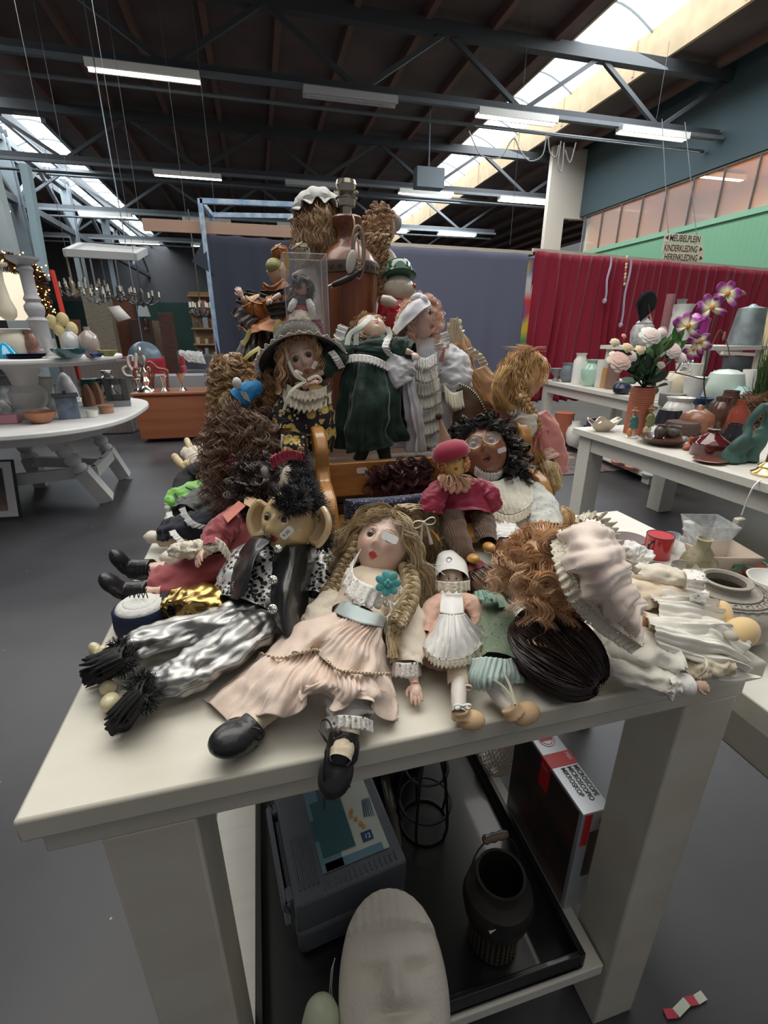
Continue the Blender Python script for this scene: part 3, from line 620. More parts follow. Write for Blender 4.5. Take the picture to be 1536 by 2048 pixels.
def head(parent,c,R,face,upv,skin,lips=(.55,.07,.07),blush=(.75,.28,.22),brow=(.20,.11,.06),iris=(.10,.05,.03),eyes='glass',wide=.80,deep=.84,nose=1.0,mouth=0,jaw=.2,
         ears=True,neck=.9,extra=None,gloss=None,mat_=None,lid=0,cheek=1.0,name='head',white=(.8,.8,.78)):
 M = frame(face,upv); c = np.array(c,float); nT,nP = 84,84; vs = []; cs = []
 g = lambda x,z,a,b,sa,sb: math.exp(-((x-a)/sa)**2-((z-b)/sb)**2)
 for j in range(nP+1):
  ph = pi*j/nP; z0 = math.cos(ph); rr = math.sin(ph)
  for i in range(nT):
   w_ = i/nT*2*pi; th = w_-.42*math.sin(w_); th = th        # finer steps on the face
   x0 = rr*math.sin(th); y0 = rr*math.cos(th)
   x,y,z = x0,y0,z0; f = max(0,y0)**.5 if y0 > 0 else 0
   sx = wide*(1-jaw*max(0,-z)**1.5); sy = deep*(1-.14*max(0,-z)**1.5)
   d = 0.0
   if y0 > 0:
    X = x; Zc = z
    d += nose*(.13*g(X,Zc,0,-.19,.10,.10)+.06*g(X,Zc,0,-.02,.08,.17)+.03*(g(X,Zc,.09,-.23,.06,.05)+g(X,Zc,-.09,-.23,.06,.05)))
    d -= .075*(g(X,Zc,.34,.04,.17,.12)+g(X,Zc,-.34,.04,.17,.12))
    d += .030*(g(X,Zc,.33,.24,.24,.08)+g(X,Zc,-.33,.24,.24,.08))
    d += cheek*.05*(g(X,Zc,.42,-.32,.24,.2)+g(X,Zc,-.42,-.32,.24,.2))
    d += .055*g(X,Zc,0,-.46,.17,.05)+.05*g(X,Zc,0,-.56,.13,.05)-.03*g(X,Zc,0,-.51,.15,.018)-.03*g(X,Zc,0,-.66,.2,.05)
    d += .07*g(X,Zc,0,-.80,.22,.14)
    if mouth: d -= mouth*g(X,Zc,0,-.52,.12,.09)
    if extra: d += extra(X,Zc,g)
    d *= f
   p = V3(x*sx,y*sy,z)*(1+0)+V3(x0*.3,y0,z0*.15)*d
   col = np.array(skin,float)
   if y0 > 0:
    k = .55*(g(x,z,.46,-.28,.2,.17)+g(x,z,-.46,-.28,.2,.17)); col = col*(1-k)+np.array([col[0]*1.0,col[1]*.62,col[2]*.58])*k if blush else col
    lw = .155*(1-((z+.51)/.12)**2) if abs(z+.51) < .12 else 0
    if abs(x) < lw*(1-.25*(abs(x) < .03 and z > -.44)): col = np.array(lips)
    if mouth and g(x,z,0,-.52,.10,.06) > .5: col = np.array((.05,.01,.01))
    for sgn in (-1,1):
     bx = (x*sgn-.34)/.2; bz = z-(.31-.05*bx*bx)
     if abs(bx) < 1 and abs(bz) < .022: col = np.array(brow)
     if eyes == 'painted':
      ex,ez = (x*sgn-.33),z-.05
      if (ex/.15)**2+(ez/.10)**2 < 1: col = np.array((.75,.75,.7))
      if (ex/.07)**2+(ez/.085)**2 < 1: col = np.array(iris)
      if (ex/.17)**2+((ez-.03)/.10)**2 < 1.15 and ez > .07: col = np.array((.03,.02,.02))
     if eyes == 'closed' and abs(z-(.0+.03*((x*sgn-.33)/.15)**2)) < .016 and abs(x*sgn-.33) < .15: col = np.array((.08,.04,.03))
     if eyes == 'glass' and abs(math.hypot((x*sgn-.33)/.165,(z-.055)/.12)-1) < .12 and z > .04: col = np.array((.10,.05,.035))
   vs.append(M@(p*R)+c); cs.append(tuple(np.clip(col,0,1)))
 m = MB(); m.add(vs,[(j*nT+i,(j+1)*nT+i,(j+1)*nT+(i+1) % nT,j*nT+(i+1) % nT) for j in range(nP) for i in range(nT)],cs)
 if ears:
  for sg in (-1,1): m.ell(c+M@(V3(sg*.78*wide/.8,-.06,-.05)*R),(.07*R,.13*R,.19*R),12,8,M=M,col=skin)
 if neck: m.tube([c+M@(V3(0,-.12,-.6)*R),c+M@(V3(0,-.16,-.6-neck*.45)*R),c+M@(V3(0,-.18,-.6-neck)*R)],[.34*R,.30*R,.42*R],20,col=skin)
 hm = m.build(name,mat_ or SKIN,parent)
 if eyes == 'glass':
  for sg in (-1,1):
   e = MB(); ec = V3(sg*.33*wide,.70*deep+.062,.05)*R; er = .158*R; n = 20; ev = []; ecs = []
   for j in range(n+1):
    t_ = pi*j/n
    for i in range(16):
     a = 2*pi*i/16; v = V3(math.sin(t_)*math.cos(a),math.cos(t_),math.sin(t_)*math.sin(a)); ev.append(M@(ec+v*er)+c)
     ecs.append((.01,.01,.01) if t_ < .24 else (iris if t_ < .62 else ((.03,.02,.015) if t_ < .68 else white)))
   e.add(ev,[(j*16+i,(j+1)*16+i,(j+1)*16+(i+1) % 16,j*16+(i+1) % 16) for j in range(n) for i in range(16)],ecs)
   e.build('eye',EYEM,parent)
 return M
def scalp_ok(d,line=.30,low=-.55): # d = (x, y forward, z up) in the head's frame
 if d[2] < low: return False
 if d[2] > .80: return True
 return d[1] < line+.5*max(0,d[2]-.2)
def hair(parent,c,R,face,upv,m,G=55,K=9,length=.12,fall=(0,0,-1),curl=(0,.03),puff=.06,spread=0,fringe=10,zmin=None,thick=.0011,clump=.006,seed=1,name='hair',line=.30,
         low=-.5,wide=.80,deep=.84,stiff=.55,cap=True,nseg=16,fl=.55,part=None,tone=.25,keep=None):
 K = int(K*1.55); thick *= .72; clump *= 1.3
 rs = np.random.RandomState(seed); M = frame(face,upv); c = np.array(c,float); Rv = V3(wide,deep,1)*R; fall = nrm(fall); b = MB(); zmin = TZ+.003 if zmin is None else zmin
 def grow(d,L,puf,fallv,fr=False,n=nseg):
  p = d.copy(); pts = [p*Rv]; t = None; step = L/n
  comb = nrm(V3(0,0,-1)+V3(d[0]*.5,(-.25 if not fr else 1.3)+d[1]*.2,.15 if fr else 0)); fl_l = M.T@fallv; P = p*Rv*(1.02); cur = nrm(nrm(d)*.5+comb)
  for k in range(n):
   w_ = min(1,k/n*1.6)
   nd = P/Rv; en = np.linalg.norm(nd); surf = nrm(P/Rv**2)
   tang = comb-surf*(comb@surf)
   want = nrm(tang)*(1-w_)+fl_l*(w_ if not fr else .4*w_)
   if spread: want = want+V3(np.sign(P[0]+1e-6)*spread*w_,0,0)
   cur = nrm(cur*stiff+want*(1-stiff)); P = P+cur*step
   en = np.linalg.norm(P/Rv); lim = 1.03+puf*min(1,(k+1)/3)
   if en < lim: P = P*(lim/en)
   W = M@P+c
   if W[2] < zmin: W[2] = zmin+.001*rs.rand(); P = M.T@(W-c)
   pts.append(P.copy())
  return np.array([M@q+c for q in pts])
 def lock(pts,K,cl,seedp):
  n = len(pts); t = np.gradient(pts,axis=0); t /= np.linalg.norm(t,axis=1,keepdims=True)+1e-9
  a = np.cross(t,V3(.3,.2,.93)); a /= np.linalg.norm(a,axis=1,keepdims=True)+1e-9; bb = np.cross(t,a)
  s = np.concatenate([[0],np.cumsum(np.linalg.norm(np.diff(pts,axis=0),axis=1))]); ramp = np.clip(s/(s[-1]*.35+1e-6),0,1)[:,None]
  ph0 = rs.rand()*6.28; sg = 1 if rs.rand() < .5 else -1
  base = pts+curl[0]*ramp*(np.cos(s/curl[1]*6.28+ph0)[:,None]*a+sg*np.sin(s/curl[1]*6.28+ph0)[:,None]*bb)
  g0 = 1-tone/2+tone*rs.rand()
  for k in range(K):
   an,rr = rs.rand()*6.28,cl*math.sqrt(rs.rand()); w1 = (np.sin(s*rs.uniform(30,70)+rs.rand()*6)*cl*.35)[:,None]
   q = base+(math.cos(an)*a+math.sin(an)*bb)*rr*(.6+.4*ramp)+w1*a
   q[:,2] = np.maximum(q[:,2],zmin); gg = g0*(1-tone/2+tone*rs.rand())
   b.tube(q,np.linspace(thick,thick*.45,n),3,col=(gg,gg,gg),cap=False)
 i = 0; tries = 0; gs = max(nseg,int(length/max(curl[1],.004)*6)) if curl[0] else nseg; gs = min(gs,46)
 while i < G and tries < G*40:
  tries += 1; d = nrm(rs.randn(3))
  if not scalp_ok(d,line,low): continue
  if keep and not keep(d): continue
  L = length*(.8+.35*rs.rand())*(1 if d[2] > -.2 else .8)
  lock(grow(d,L,puff*(.4+rs.rand()),nrm(fall+rs.randn(3)*.10),n=gs),K,clump*(.7+.6*rs.rand()),seed+i); i += 1
 for k in range(fringe):
  u = (k+.5)/fringe*2-1; d = nrm(V3(u*.75,.42,.88)); lock(grow(d,R*fl*(1.05+.5*abs(u)+.1*rs.rand()),.03,fall,True,8),K,clump*.9,0)
 o = b.build(name,m,parent,merge=False)
 if cap:
  q = MB(); n = 40; vs = []; ok = []
  for j in range(n//2+1):
   t_ = pi*j/(n//2)
   for k in range(n):
    a = 2*pi*k/n; d = V3(math.sin(t_)*math.sin(a),math.sin(t_)*math.cos(a),math.cos(t_)); vs.append(M@(d*Rv*1.03)+c); ok.append(scalp_ok(d,line,low))
  q.add(vs,[(j*n+k,(j+1)*n+k,(j+1)*n+(k+1) % n,j*n+(k+1) % n) for j in range(n//2) for k in range(n) if ok[j*n+k] and ok[(j+1)*n+k]],col=(.75,.75,.75)); q.build('wig_cap',m,parent,merge=False)
 return o
def strands(paths,m,name,parent,K=14,cl=.005,thick=.0010,seed=0,n=20,curl=(0,.03),tone=.3,taper=.4):
 """locks of hair along given point paths"""
 rs = np.random.RandomState(seed); b = MB()
 for pth in paths:
  L0 = np.sum(np.linalg.norm(np.diff(np.array(pth),axis=0),axis=1)); nn = max(n,min(60,int(L0/curl[1]*7))) if curl[0] else n
  pts = spline(pth,nn); t = np.gradient(pts,axis=0); t /= np.linalg.norm(t,axis=1,keepdims=True)+1e-9
  a = np.cross(t,V3(.3,.2,.93)); a /= np.linalg.norm(a,axis=1,keepdims=True)+1e-9; bb = np.cross(t,a)
  s = np.concatenate([[0],np.cumsum(np.linalg.norm(np.diff(pts,axis=0),axis=1))]); ph0 = rs.rand()*6; g0 = 1-tone/2+tone*rs.rand()
  base = pts+curl[0]*(np.cos(s/curl[1]*6.28+ph0)[:,None]*a+np.sin(s/curl[1]*6.28+ph0)[:,None]*bb)*np.clip(s/(s[-1]*.2),0,1)[:,None]
  for k in range(K):
   an,rr = rs.rand()*6.28,cl*math.sqrt(rs.rand()); q = base+(math.cos(an)*a+math.sin(an)*bb)*rr*np.linspace(1,1+.3*rs.rand(),nn)[:,None]+(np.sin(s*rs.uniform(20,60)+rs.rand()*6)*cl*.3)[:,None]*a
   gg = g0*(1-tone/2+tone*rs.rand()); b.tube(q,np.linspace(thick,thick*taper,nn),3,col=(gg,gg,gg),cap=False)
 return b.build(name,m,parent,merge=False)
def braid(path,r,m,name,parent,turns,seed=0,K=9):
 rs = np.random.RandomState(seed); n = turns*9; pts = spline(path,n); t = np.gradient(pts,axis=0); t /= np.linalg.norm(t,axis=1,keepdims=True)+1e-9
 a = np.cross(t,cv(0,.3,1)); a /= np.linalg.norm(a,axis=1,keepdims=True)+1e-9; bb = np.cross(a,t); b = MB()
 for s in range(3):
  w_ = np.linspace(0,turns*2*pi*.5,n)+s*2*pi/3; base = pts+(np.sin(w_)*r*.72)[:,None]*a+(np.sin(2*w_)*r*.42)[:,None]*bb
  b.tube(base,r*.40,8,col=(.8,.8,.8),cap=True)
  for k in range(K):
   an = rs.rand()*6.28; q = base+(math.cos(an)*a+math.sin(an)*bb)*r*.40; gg = .8+.4*rs.rand(); b.tube(q,.0009,3,col=(gg,gg,gg),cap=False)
 return b.build(name,m,parent,merge=False)
def hand(parent,wrist,dr,pn,size,m,arm=None,curl=.5,side=1,name='arm',vox=None,spreadf=.10):
 """forearm, palm, four unequal fingers and a thumb grown into one surface; dr points to the fingers, pn out of the palm's back"""
 w0 = np.array(wrist,float); d = nrm(dr); n = nrm(np.array(pn,float)-d*(np.array(pn,float)@d)); s = np.cross(d,n)*side; b = MB(); S_ = size
 if arm is not None: b.tube([np.array(arm,float),(np.array(arm,float)+w0)/2,w0,w0+d*S_*.1],[S_*.27,S_*.25,S_*.17,S_*.2],14)
 b.ell(w0+d*S_*.32,(S_*.26,S_*.34,S_*.13),16,10,M=np.stack([s,d,n],1))
 for k,(off,L) in enumerate(((-.19,.36),(-.065,.42),(.065,.40),(.18,.30))):
  base = w0+d*S_*(.52-.03*abs(k-1.5))+s*off*S_; dd = nrm(d+s*off*spreadf*6); P = [base]; ang = 0
  for seg in range(3): ang += curl*.55; P.append(P[-1]+(dd*math.cos(ang)-n*math.sin(ang))*S_*L*(.42,.32,.26)[seg])
  b.tube(spline(P,8),np.linspace(S_*.075,S_*.05,8),10)
  b.ell(P[-1],S_*.052,8,6)
 P = [w0+d*S_*.18-s*S_*.20,w0+d*S_*.34-s*S_*.34-n*S_*.05,w0+d*S_*.5-s*S_*.36-n*S_*.1]; b.tube(spline(P,7),np.linspace(S_*.09,S_*.055,7),10); b.ell(P[-1],S_*.057,8,6)
 return b.build(name,m,parent,remesh=vox or max(.0006,S_*.022),merge=False)
def blob(name,m,parent,ells,tubes=(),vox=.002,M=None):
 b = MB()
 for e in ells: b.ell(e[0],e[1],20,14,M=e[2] if len(e) > 2 else M)
 for t_ in tubes: b.tube(t_[0],t_[1],18)
 return b.build(name,m,parent,remesh=vox,merge=False)
def sticker(parent,c,r,u,w_,h_,m=None,txt=None,name='price_sticker'):
 c = np.array(c,float); r = nrm(r); u = nrm(np.array(u,float)-r*(np.array(u,float)@r)); n = np.cross(r,u); b = MB()
 q = [(-1,-.6),(-.75,-1),(.75,-1),(1,-.6),(1,.6),(.75,1),(-.75,1),(-1,.6)]
 b.poly([c+r*x*w_/2+u*y*h_/2 for x,y in q],.0004,n); o = b.build(name,m or PAPER,parent,smooth=False)
 if txt: text_mb(txt,h_*.62,c-r*w_*.34-u*h_*.22+n*.0006,r,u,extr=.0001).build('handwritten_price',mat('pencil_grey',(.08,.08,.09),.7),o)
 return o
SKIN = mat('porcelain_skin',(1,1,1),.34,vc=True,coat=.25,sub=.05)
EYEM = mat('glass_eye',(1,1,1),.08,vc=True,coat=.6)
def skinmat(n,c,rough=.35,coat=.25): return mat(n,c,rough,coat=coat,sub=.05)
PSK = skinmat('pink_porcelain',(.66,.44,.34)); PALE = skinmat('pale_porcelain',(.72,.56,.46)); BRSK = skinmat('brown_porcelain',(.24,.085,.045))
def hairmat(n,c,rough=.42,c2=None): return mat(n,c,rough,vc=True,var=.35,vscale=55,col2=c2 or tuple(q*.62 for q in c),sheen=.15)
ASHB = hairmat('ash_blonde_hair',(.56,.44,.26),c2=(.37,.27,.145)); GOLDH = hairmat('golden_blonde_hair',(.72,.48,.22),c2=(.50,.29,.11)); GING = hairmat('ginger_hair',(.80,.52,.30),c2=(.58,.34,.18))
DBR = hairmat('dark_brown_hair',(.035,.016,.013),.35); MBR = hairmat('brown_curly_hair',(.26,.155,.10),c2=(.14,.08,.05)); MBR.name='brown_curly_hair'; BLKH = hairmat('black_hair',(.016,.010,.012),.35)
STRB = hairmat('strawberry_hair',(.85,.58,.45),c2=(.66,.42,.31)); HONEY = hairmat('honey_hair',(.60,.38,.19),c2=(.42,.24,.11)); PURP = hairmat('dark_red_hair',(.09,.025,.035),.35); LTBR = hairmat('light_brown_curls',(.56,.37,.20),c2=(.36,.22,.11))
CLACE = lace('cream_lace',(.74,.68,.55),210,.20); WLACE = lace('white_lace',(.80,.79,.76),230,.25); EYELET = lace('white_eyelet',(.84,.81,.75),120,.22)
CREAM = mat('cream_cotton',(.74,.66,.54),.8,sheen=.3,bump=.15,bscale=260); WHITC = mat('white_cotton',(.78,.77,.74),.8,sheen=.3,bump=.12,bscale=260)
BLKL = mat('black_soft_leather',(.014,.014,.016),.38,bump=.12,bscale=90,coat=.15)
# ============================================================ FRONT DOLLS
def mid(*a): return np.mean(np.array(a),axis=0)
# ---- A: big blonde doll with braids in a pink dress
c = T(768,1092,.115); t = thing('porcelain_doll',(*T(700,1280,0)[:2],TZ),'large blonde doll in pale pink tiered dress, two long braids, black boots, at the front','doll')
fA,uA = cv(-.22,.42,1),cv(.36,.9,-.35); RA = .055
M = head(t,c,RA,fA,uA,(.76,.55,.45),lips=(.62,.07,.07),iris=(.10,.055,.03),brow=(.22,.12,.06))
hair(t,c,RA,fA,uA,ASHB,G=64,K=11,length=.17,fall=cv(.1,-1,-.25),curl=(.004,.05),puff=.22,spread=.75,fringe=13,seed=3,clump=.008,fl=.55,thick=.0010,line=.22)
# loose hair lying on both sides
pth = []
rs = np.random.RandomState(5)
for k in range(30):
 a = rs.rand(); x0 = 800+35*a; pth.append([T(x0,1035+20*rs.rand(),.15),T(842+20*a,1080,.10),T(862+25*a,1130,.05),T(858+22*rs.rand(),1190+10*rs.rand(),.025),T(838+25*rs.rand(),1240,.02)])
for k in range(16):
 a = rs.rand(); pth.append([T(735-10*a,1035,.14),T(702-18*a,1062,.09),T(682-14*a,1100,.06),T(664+16*rs.rand(),1128,.04),T(655+20*rs.rand(),1105+25*rs.rand(),.045)])
for k in range(16):
 a = rs.rand(); pth.append([T(790+20*a,1018+8*a,.16),T(828+14*a,1022,.15),T(868+16*a,1045+12*a,.11),T(892+10*a,1080,.06),T(900+15*a,1125,.03)])
strands(pth,ASHB,'loose_hair',t,K=16,cl=.009,seed=6,curl=(.003,.05))
braid([T(724,1062,.13),T(712,1100,.11),T(692,1132,.085),T(674,1165,.07),T(655,1190,.06)],.0125,ASHB,'braid',t,8,1)
strands([[T(656+rs.uniform(-6,6),1188,.06),T(645+rs.uniform(-10,8),1208,.045),T(632+rs.uniform(-12,12),1232,.03)] for k in range(9)],ASHB,'braid_end',t,K=14,cl=.004,seed=7)
braid([T(812,1130,.10),T(822,1165,.09),T(818,1200,.085),T(802,1232,.08),T(793,1250,.075)],.0125,ASHB,'braid',t,8,2)
strands([[T(794+rs.uniform(-5,5),1248,.076),T(790+rs.uniform(-10,10),1275,.06),T(788+rs.uniform(-14,12),1318,.045)] for k in range(10)],ASHB,'braid_end',t,K=14,cl=.004,seed=8)
PINK = mat('pale_pink_cotton',(.76,.61,.51),.75,sheen=.35,bump=.12,bscale=280)
ctube([(772,1140,.075,28),(752,1165,.07,66),(738,1190,.066,64),(722,1215,.062,56),(712,1232,.06,54)],flat=.55,wr=.04,seed=2).build('bodice',mat('cream_bodice',(.74,.62,.48),.75,sheen=.3,bump=.15,bscale=240),t)
sheet([[(675,1198,.07),(700,1206,.094),(730,1218,.098),(760,1228,.088),(772,1234,.06)],[(664,1222,.055),(692,1236,.094),(722,1246,.098),(752,1252,.088),(768,1256,.055)]],nu=60,nv=10,wr=.0015).build('sash',mat('pale_blue_satin',(.50,.58,.58),.4,sheen=.2),t,solid=.0015)
W = [(660,1224,.045),(690,1238,.09),(722,1248,.094),(752,1254,.085),(772,1256,.05)]
S1 = [(520,1308,.02),(560,1318,.052),(600,1308,.066),(634,1302,.064),(654,1322,.07),(676,1342,.074),(712,1347,.072),(748,1350,.058),(779,1349,.02)]
Mi = [(588,1256,.03),(624,1268,.075),(664,1276,.088),(700,1286,.088),(738,1296,.08),(772,1300,.04)]
sheet([W,Mi,S1],nu=120,nv=50,pleats=((17,.0028,.0004),(5,.001,.005)),wr=.004,seed=4).build('skirt_upper_tier',PINK,t,solid=.001)
S2 = [(404,1396,.004),(432,1418,.008),(458,1443,.014),(500,1430,.034),(545,1432,.040),(580,1434,.032),(610,1404,.045),(596,1382,.056),(640,1398,.045),(676,1418,.05),(712,1398,.062),(742,1408,.05),(770,1440,.012),(806,1438,.004)]
S15 = [(470,1352,.012),(505,1366,.036),(545,1370,.055),(590,1362,.06),(622,1350,.072),(650,1368,.07),(690,1382,.072),(730,1378,.068),(765,1392,.04),(794,1395,.01)]
sheet([S1,S15,S2],nu=170,nv=54,pleats=((30,.0022,.0003),(8,.0008,.0065)),wr=.003,seed=9).build('skirt_lower_tier',PINK,t,solid=.001)
frill([(x,y,h+.003) for x,y,h in S1],(0,-.3,.4),.008,40,.0012).build('gathered_lace_seam',mat('ivory_lace_trim',(.76,.67,.50),.8,bump=.5,bscale=400),t,solid=.001)
ctube([(690,1350,.035,40),(697,1400,.032,46),(700,1432,.030,44),(702,1442,.028,42)],flat=.55,wr=.1,folds=(14,.0,.05),seed=3).build('pantaloon',WHITC,t)
frill([(652,1434,.03),(676,1430,.052),(702,1431,.056),(728,1434,.05),(746,1442,.02)],cv(0,-1,.3),.012,9,.003).build('pantaloon_lace',EYELET,t,solid=.0008)
STK = mat('cream_stocking',(.72,.60,.44),.8,bump=.3,bscale=500)
ctube([(702,1425,.026,27),(694,1462,.026,25),(685,1500,.024,24),(680,1520,.022,22)],flat=.9,wr=.03).build('leg',STK,t)
ctube([(560,1402,.024,24),(535,1422,.022,23),(505,1450,.022,21)],flat=.9,wr=.03).build('leg',STK,t)
def boot(parent,sh,toe,ax_w,m=BLKL,flat_sole=.45,vox=.0016,upv=(0,0,1)):
 """sh: shaft top, ankle points with radii; toe: centre, toe point"""
 b = MB(); b.tube([p for p,r in sh],[r for p,r in sh],20)
 a,bb,r = toe; d = nrm(np.array(bb)-np.array(a)); u = nrm(np.array(upv,float)); s = nrm(np.cross(d,u)); u = np.cross(s,d)
 Mx = np.stack([s,d,u],1); L = np.linalg.norm(np.array(bb)-np.array(a))
 b.ell(mid(a,bb),(r*.95,L*.70,r*.78),20,14,M=Mx); b.ell(np.array(bb)-d*r*.25,(r*.98,r*1.35,r*.78),20,14,M=Mx)
 return b.build('boot',m,parent,remesh=vox,merge=False)
s1 = boot(t,[(T(690,1468,.026),.0175),(T(687,1490,.020),.018),(T(682,1512,.008),.019)],(T(680,1515,.004),T(669,1556,-.008),.0195),None,upv=cv(0,.7,.7))
s2 = boot(t,[(T(512,1448,.022),.0175),(T(502,1458,.020),.018),(T(492,1468,.019),.020)],(T(495,1466,.019),T(461,1480,.024),.0225),None,upv=cv(-.1,.8,.4))
LACEB = mat('black_bootlace',(.012,.012,.013),.5)
def lace_(pts,par,r=.0011): b = MB(); b.tube(spline(mesh_pts(pts),40),r,6); return b.build('shoe_lace',LACEB,par)
lace_([(660,1492,.03),(650,1478,.045),(640,1460,.05),(642,1442,.05),(655,1440,.05),(665,1458,.05),(668,1478,.045),(690,1470,.048),(703,1484,.04)],s1)
lace_([(652,1500,.03),(648,1540,.012),(648,1580,-.012),(648,1618,-.03)],s1)
lace_([(505,1455,.046),(520,1460,.046),(526,1475,.035),(515,1480,.02),(505,1475,.02)],s2)
sleeveA = ctube([(790,1188,.06,26),(806,1225,.052,38),(812,1265,.044,40),(814,1305,.036,34),(813,1330,.030,30)],flat=.62,wr=.09,seed=6).build('sleeve',CREAM,t)
frill([(780,1326,.015),(790,1324,.04),(812,1326,.050),(834,1324,.04),(842,1322,.015)],cv(0,-1,.25),.0165,9,.002).build('sleeve_lace',EYELET,t,solid=.0008)
hand(t,T(829,1366,.020),T(836,1408,.014)-T(829,1366,.020),(0,0,1),.032,PSK,arm=T(822,1335,.03),curl=.25,side=-1)
ctube([(668,1190,.06,24),(640,1225,.05,30),(622,1262,.035,26)],flat=.6,wr=.08,seed=8).build('sleeve',CREAM,t)
frill([(722,1098,.13),(708,1120,.12),(708,1150,.115),(735,1168,.12),(768,1176,.11),(798,1172,.09)],cv(-.35,-.75,.35),.026,9,.004,scallop=.25).build('collar',EYELET,t,solid=.0008)
frill([(795,1165,.1),(806,1180,.095),(812,1196,.085),(796,1208,.085),(776,1200,.09)],cv(.2,-.9,.3),.018,5,.004,scallop=.25).build('collar',EYELET,t,solid=.0008)
b = MB(); fc = T(776,1166,.125)
for k in range(7):
 a = k*2*pi/7; q = fc+cv(math.cos(a),math.sin(a),.15)*.010; b.ell(q,(.0085,.006,.0018),12,6,M=frame(cv(math.cos(a+1.57),math.sin(a+1.57),0),cv(.2*math.cos(a*3),.3,1)))
for k in range(4): b.ell(fc+cv(math.cos(k*1.6),math.sin(k*1.6),1)*.004,.0035,8,6)
b.build('silk_flower',mat('teal_silk',(.10,.42,.42),.6,sheen=.3),t)
bow(T(848,1045,.165),.018,cv(1,.25,.1),cv(-.1,1,.2),tl=2.1).build('hair_bow',mat('ivory_ribbon',(.80,.76,.66),.5),t,solid=.0008)
sticker(t,c+nrm(fA)*.051+M@V3(-.020,0,.002),cv(1,-.45,.1),cv(.4,1,-.35),.026,.013)
b = MB(); b.tube(spline(mesh_pts([(880,1060,.1),(898,1085,.09),(905,1100,.085),(890,1115,.085),(880,1130,.09)]),20),.0006,4); b.tube(spline(mesh_pts([(836,1100,.1),(850,1125,.09),(878,1130,.085)]),20),.0006,4); b.build('tag_string',PAPER,t)
# ---- B: small bonnet doll in peach and white
PEACH = mat('peach_cotton',(.76,.50,.39),.8,sheen=.3,bump=.12,bscale=280)
t = thing('bonnet_doll',(*T(905,1280,0)[:2],TZ),'small doll in white apron and peach dress, face under a white bonnet, beige shoe','doll')
c = T(903,1160,.065); Mh = head(t,c,.0235,cv(-.05,.1,1),cv(0,1,-.2),(.66,.57,.50),eyes='painted',lips=(.4,.12,.12),ears=False)
ctube([(903,1112,.085,2),(903,1114,.08,22),(903,1126,.078,31),(904,1145,.074,33),(905,1160,.072,34)],flat=.75,wr=.03,up=cv(0,.2,1)).build('bonnet',WHITC,t)
frill([(868,1160,.072),(880,1162,.098),(905,1164,.104),(928,1162,.098),(940,1160,.072)],cv(0,-1,.25),.012,7,.002,scallop=.35).build('bonnet_lace',CLACE,t,solid=.0008)
b = MB(); b.tube([T(898,1120,.108)+cv(math.cos(a),math.sin(a),0)*(.0045-.0006*a/3) for a in np.arange(0,9,.4)],.0006,4); b.build('button_flower',mat('grey_blue_thread',(.15,.17,.22),.7),t)
ctube([(904,1180,.06,10),(903,1192,.058,26),(903,1215,.056,26),(903,1232,.055,26)],flat=.65,wr=.03).build('bodice',PEACH,t)
ctube([(903,1225,.050,26),(903,1262,.042,44),(902,1300,.032,56),(902,1326,.026,60)],flat=.52,wr=.04,folds=(16,.01,.04),seed=1).build('skirt',PEACH,t)
sheet([[(884,1180,.082),(903,1186,.086),(922,1180,.082)],[(881,1205,.082),(904,1208,.088),(926,1205,.082)],[(880,1226,.08),(905,1230,.086),(928,1226,.08)]],nu=30,nv=14,wr=.001).build('apron_bib',WHITC,t,solid=.001)
sheet([[(880,1228,.08),(905,1231,.087),(930,1228,.08)],[(866,1265,.06),(905,1272,.078),(952,1256,.058)],[(850,1296,.042),(872,1316,.055),(905,1318,.058),(942,1308,.05),(976,1274,.035)]],nu=90,nv=36,pleats=(9,.001,.003),wr=.001,seed=2).build('apron',WHITC,t,solid=.001)
frill([(850,1296,.044),(872,1315,.057),(905,1317,.060),(942,1307,.052),(976,1273,.037)],cv(0,-1,.2),.008,16,.001,scallop=.5).build('apron_lace',CLACE,t,solid=.0008)
ctube([(884,1194,.062,12),(866,1215,.056,20),(856,1245,.046,18),(850,1268,.040,17)],flat=.7,wr=.07,seed=3).build('sleeve',PEACH,t)
ctube([(924,1192,.062,12),(944,1208,.056,20),(954,1232,.046,15),(956,1252,.038,12)],flat=.7,wr=.07,seed=4).build('sleeve',PEACH,t)
hand(t,T(836,1280,.034),T(826,1300,.03)-T(838,1278,.034),(0,0,1),.016,mat('chalky_hand',(.62,.52,.45),.5),arm=T(848,1266,.038),curl=.5,vox=.0007)
for (x,y,x2,y2,r1,r2) in ((915,1330,917,1372,20,21),(917,1362,918,1425,15,14)):
 ctube([(x,y,.03,r1),((x+x2)/2,(y+y2)/2,.028,(r1+r2)/2+1),(x2,y2,.024,r2)],flat=.85,wr=.015).build('leg',mat('greyish_porcelain',(.62,.58,.52),.45) if r2 < 15 else STK,t)
BEIG = mat('beige_leather',(.62,.42,.24),.6,bump=.15,bscale=120)
boot(t,[(T(920,1415,.026),.0105),(T(922,1425,.018),.012),(T(924,1436,.012),.013)],(T(922,1440,.011),T(948,1440,.011),.0125),None,BEIG,upv=cv(0,.6,.7)).name = 'shoe'
bow(T(925,1412,.042),.010,cv(1,0,0),cv(0,1,.3),tl=.6).build('shoe_bow',WHITC,t,solid=.0008)
b = MB(); b.tube([T(890,1150,.108),T(860,1128,.11),T(838,1120,.10)],.0006,4); b.build('cord',PAPER,t)
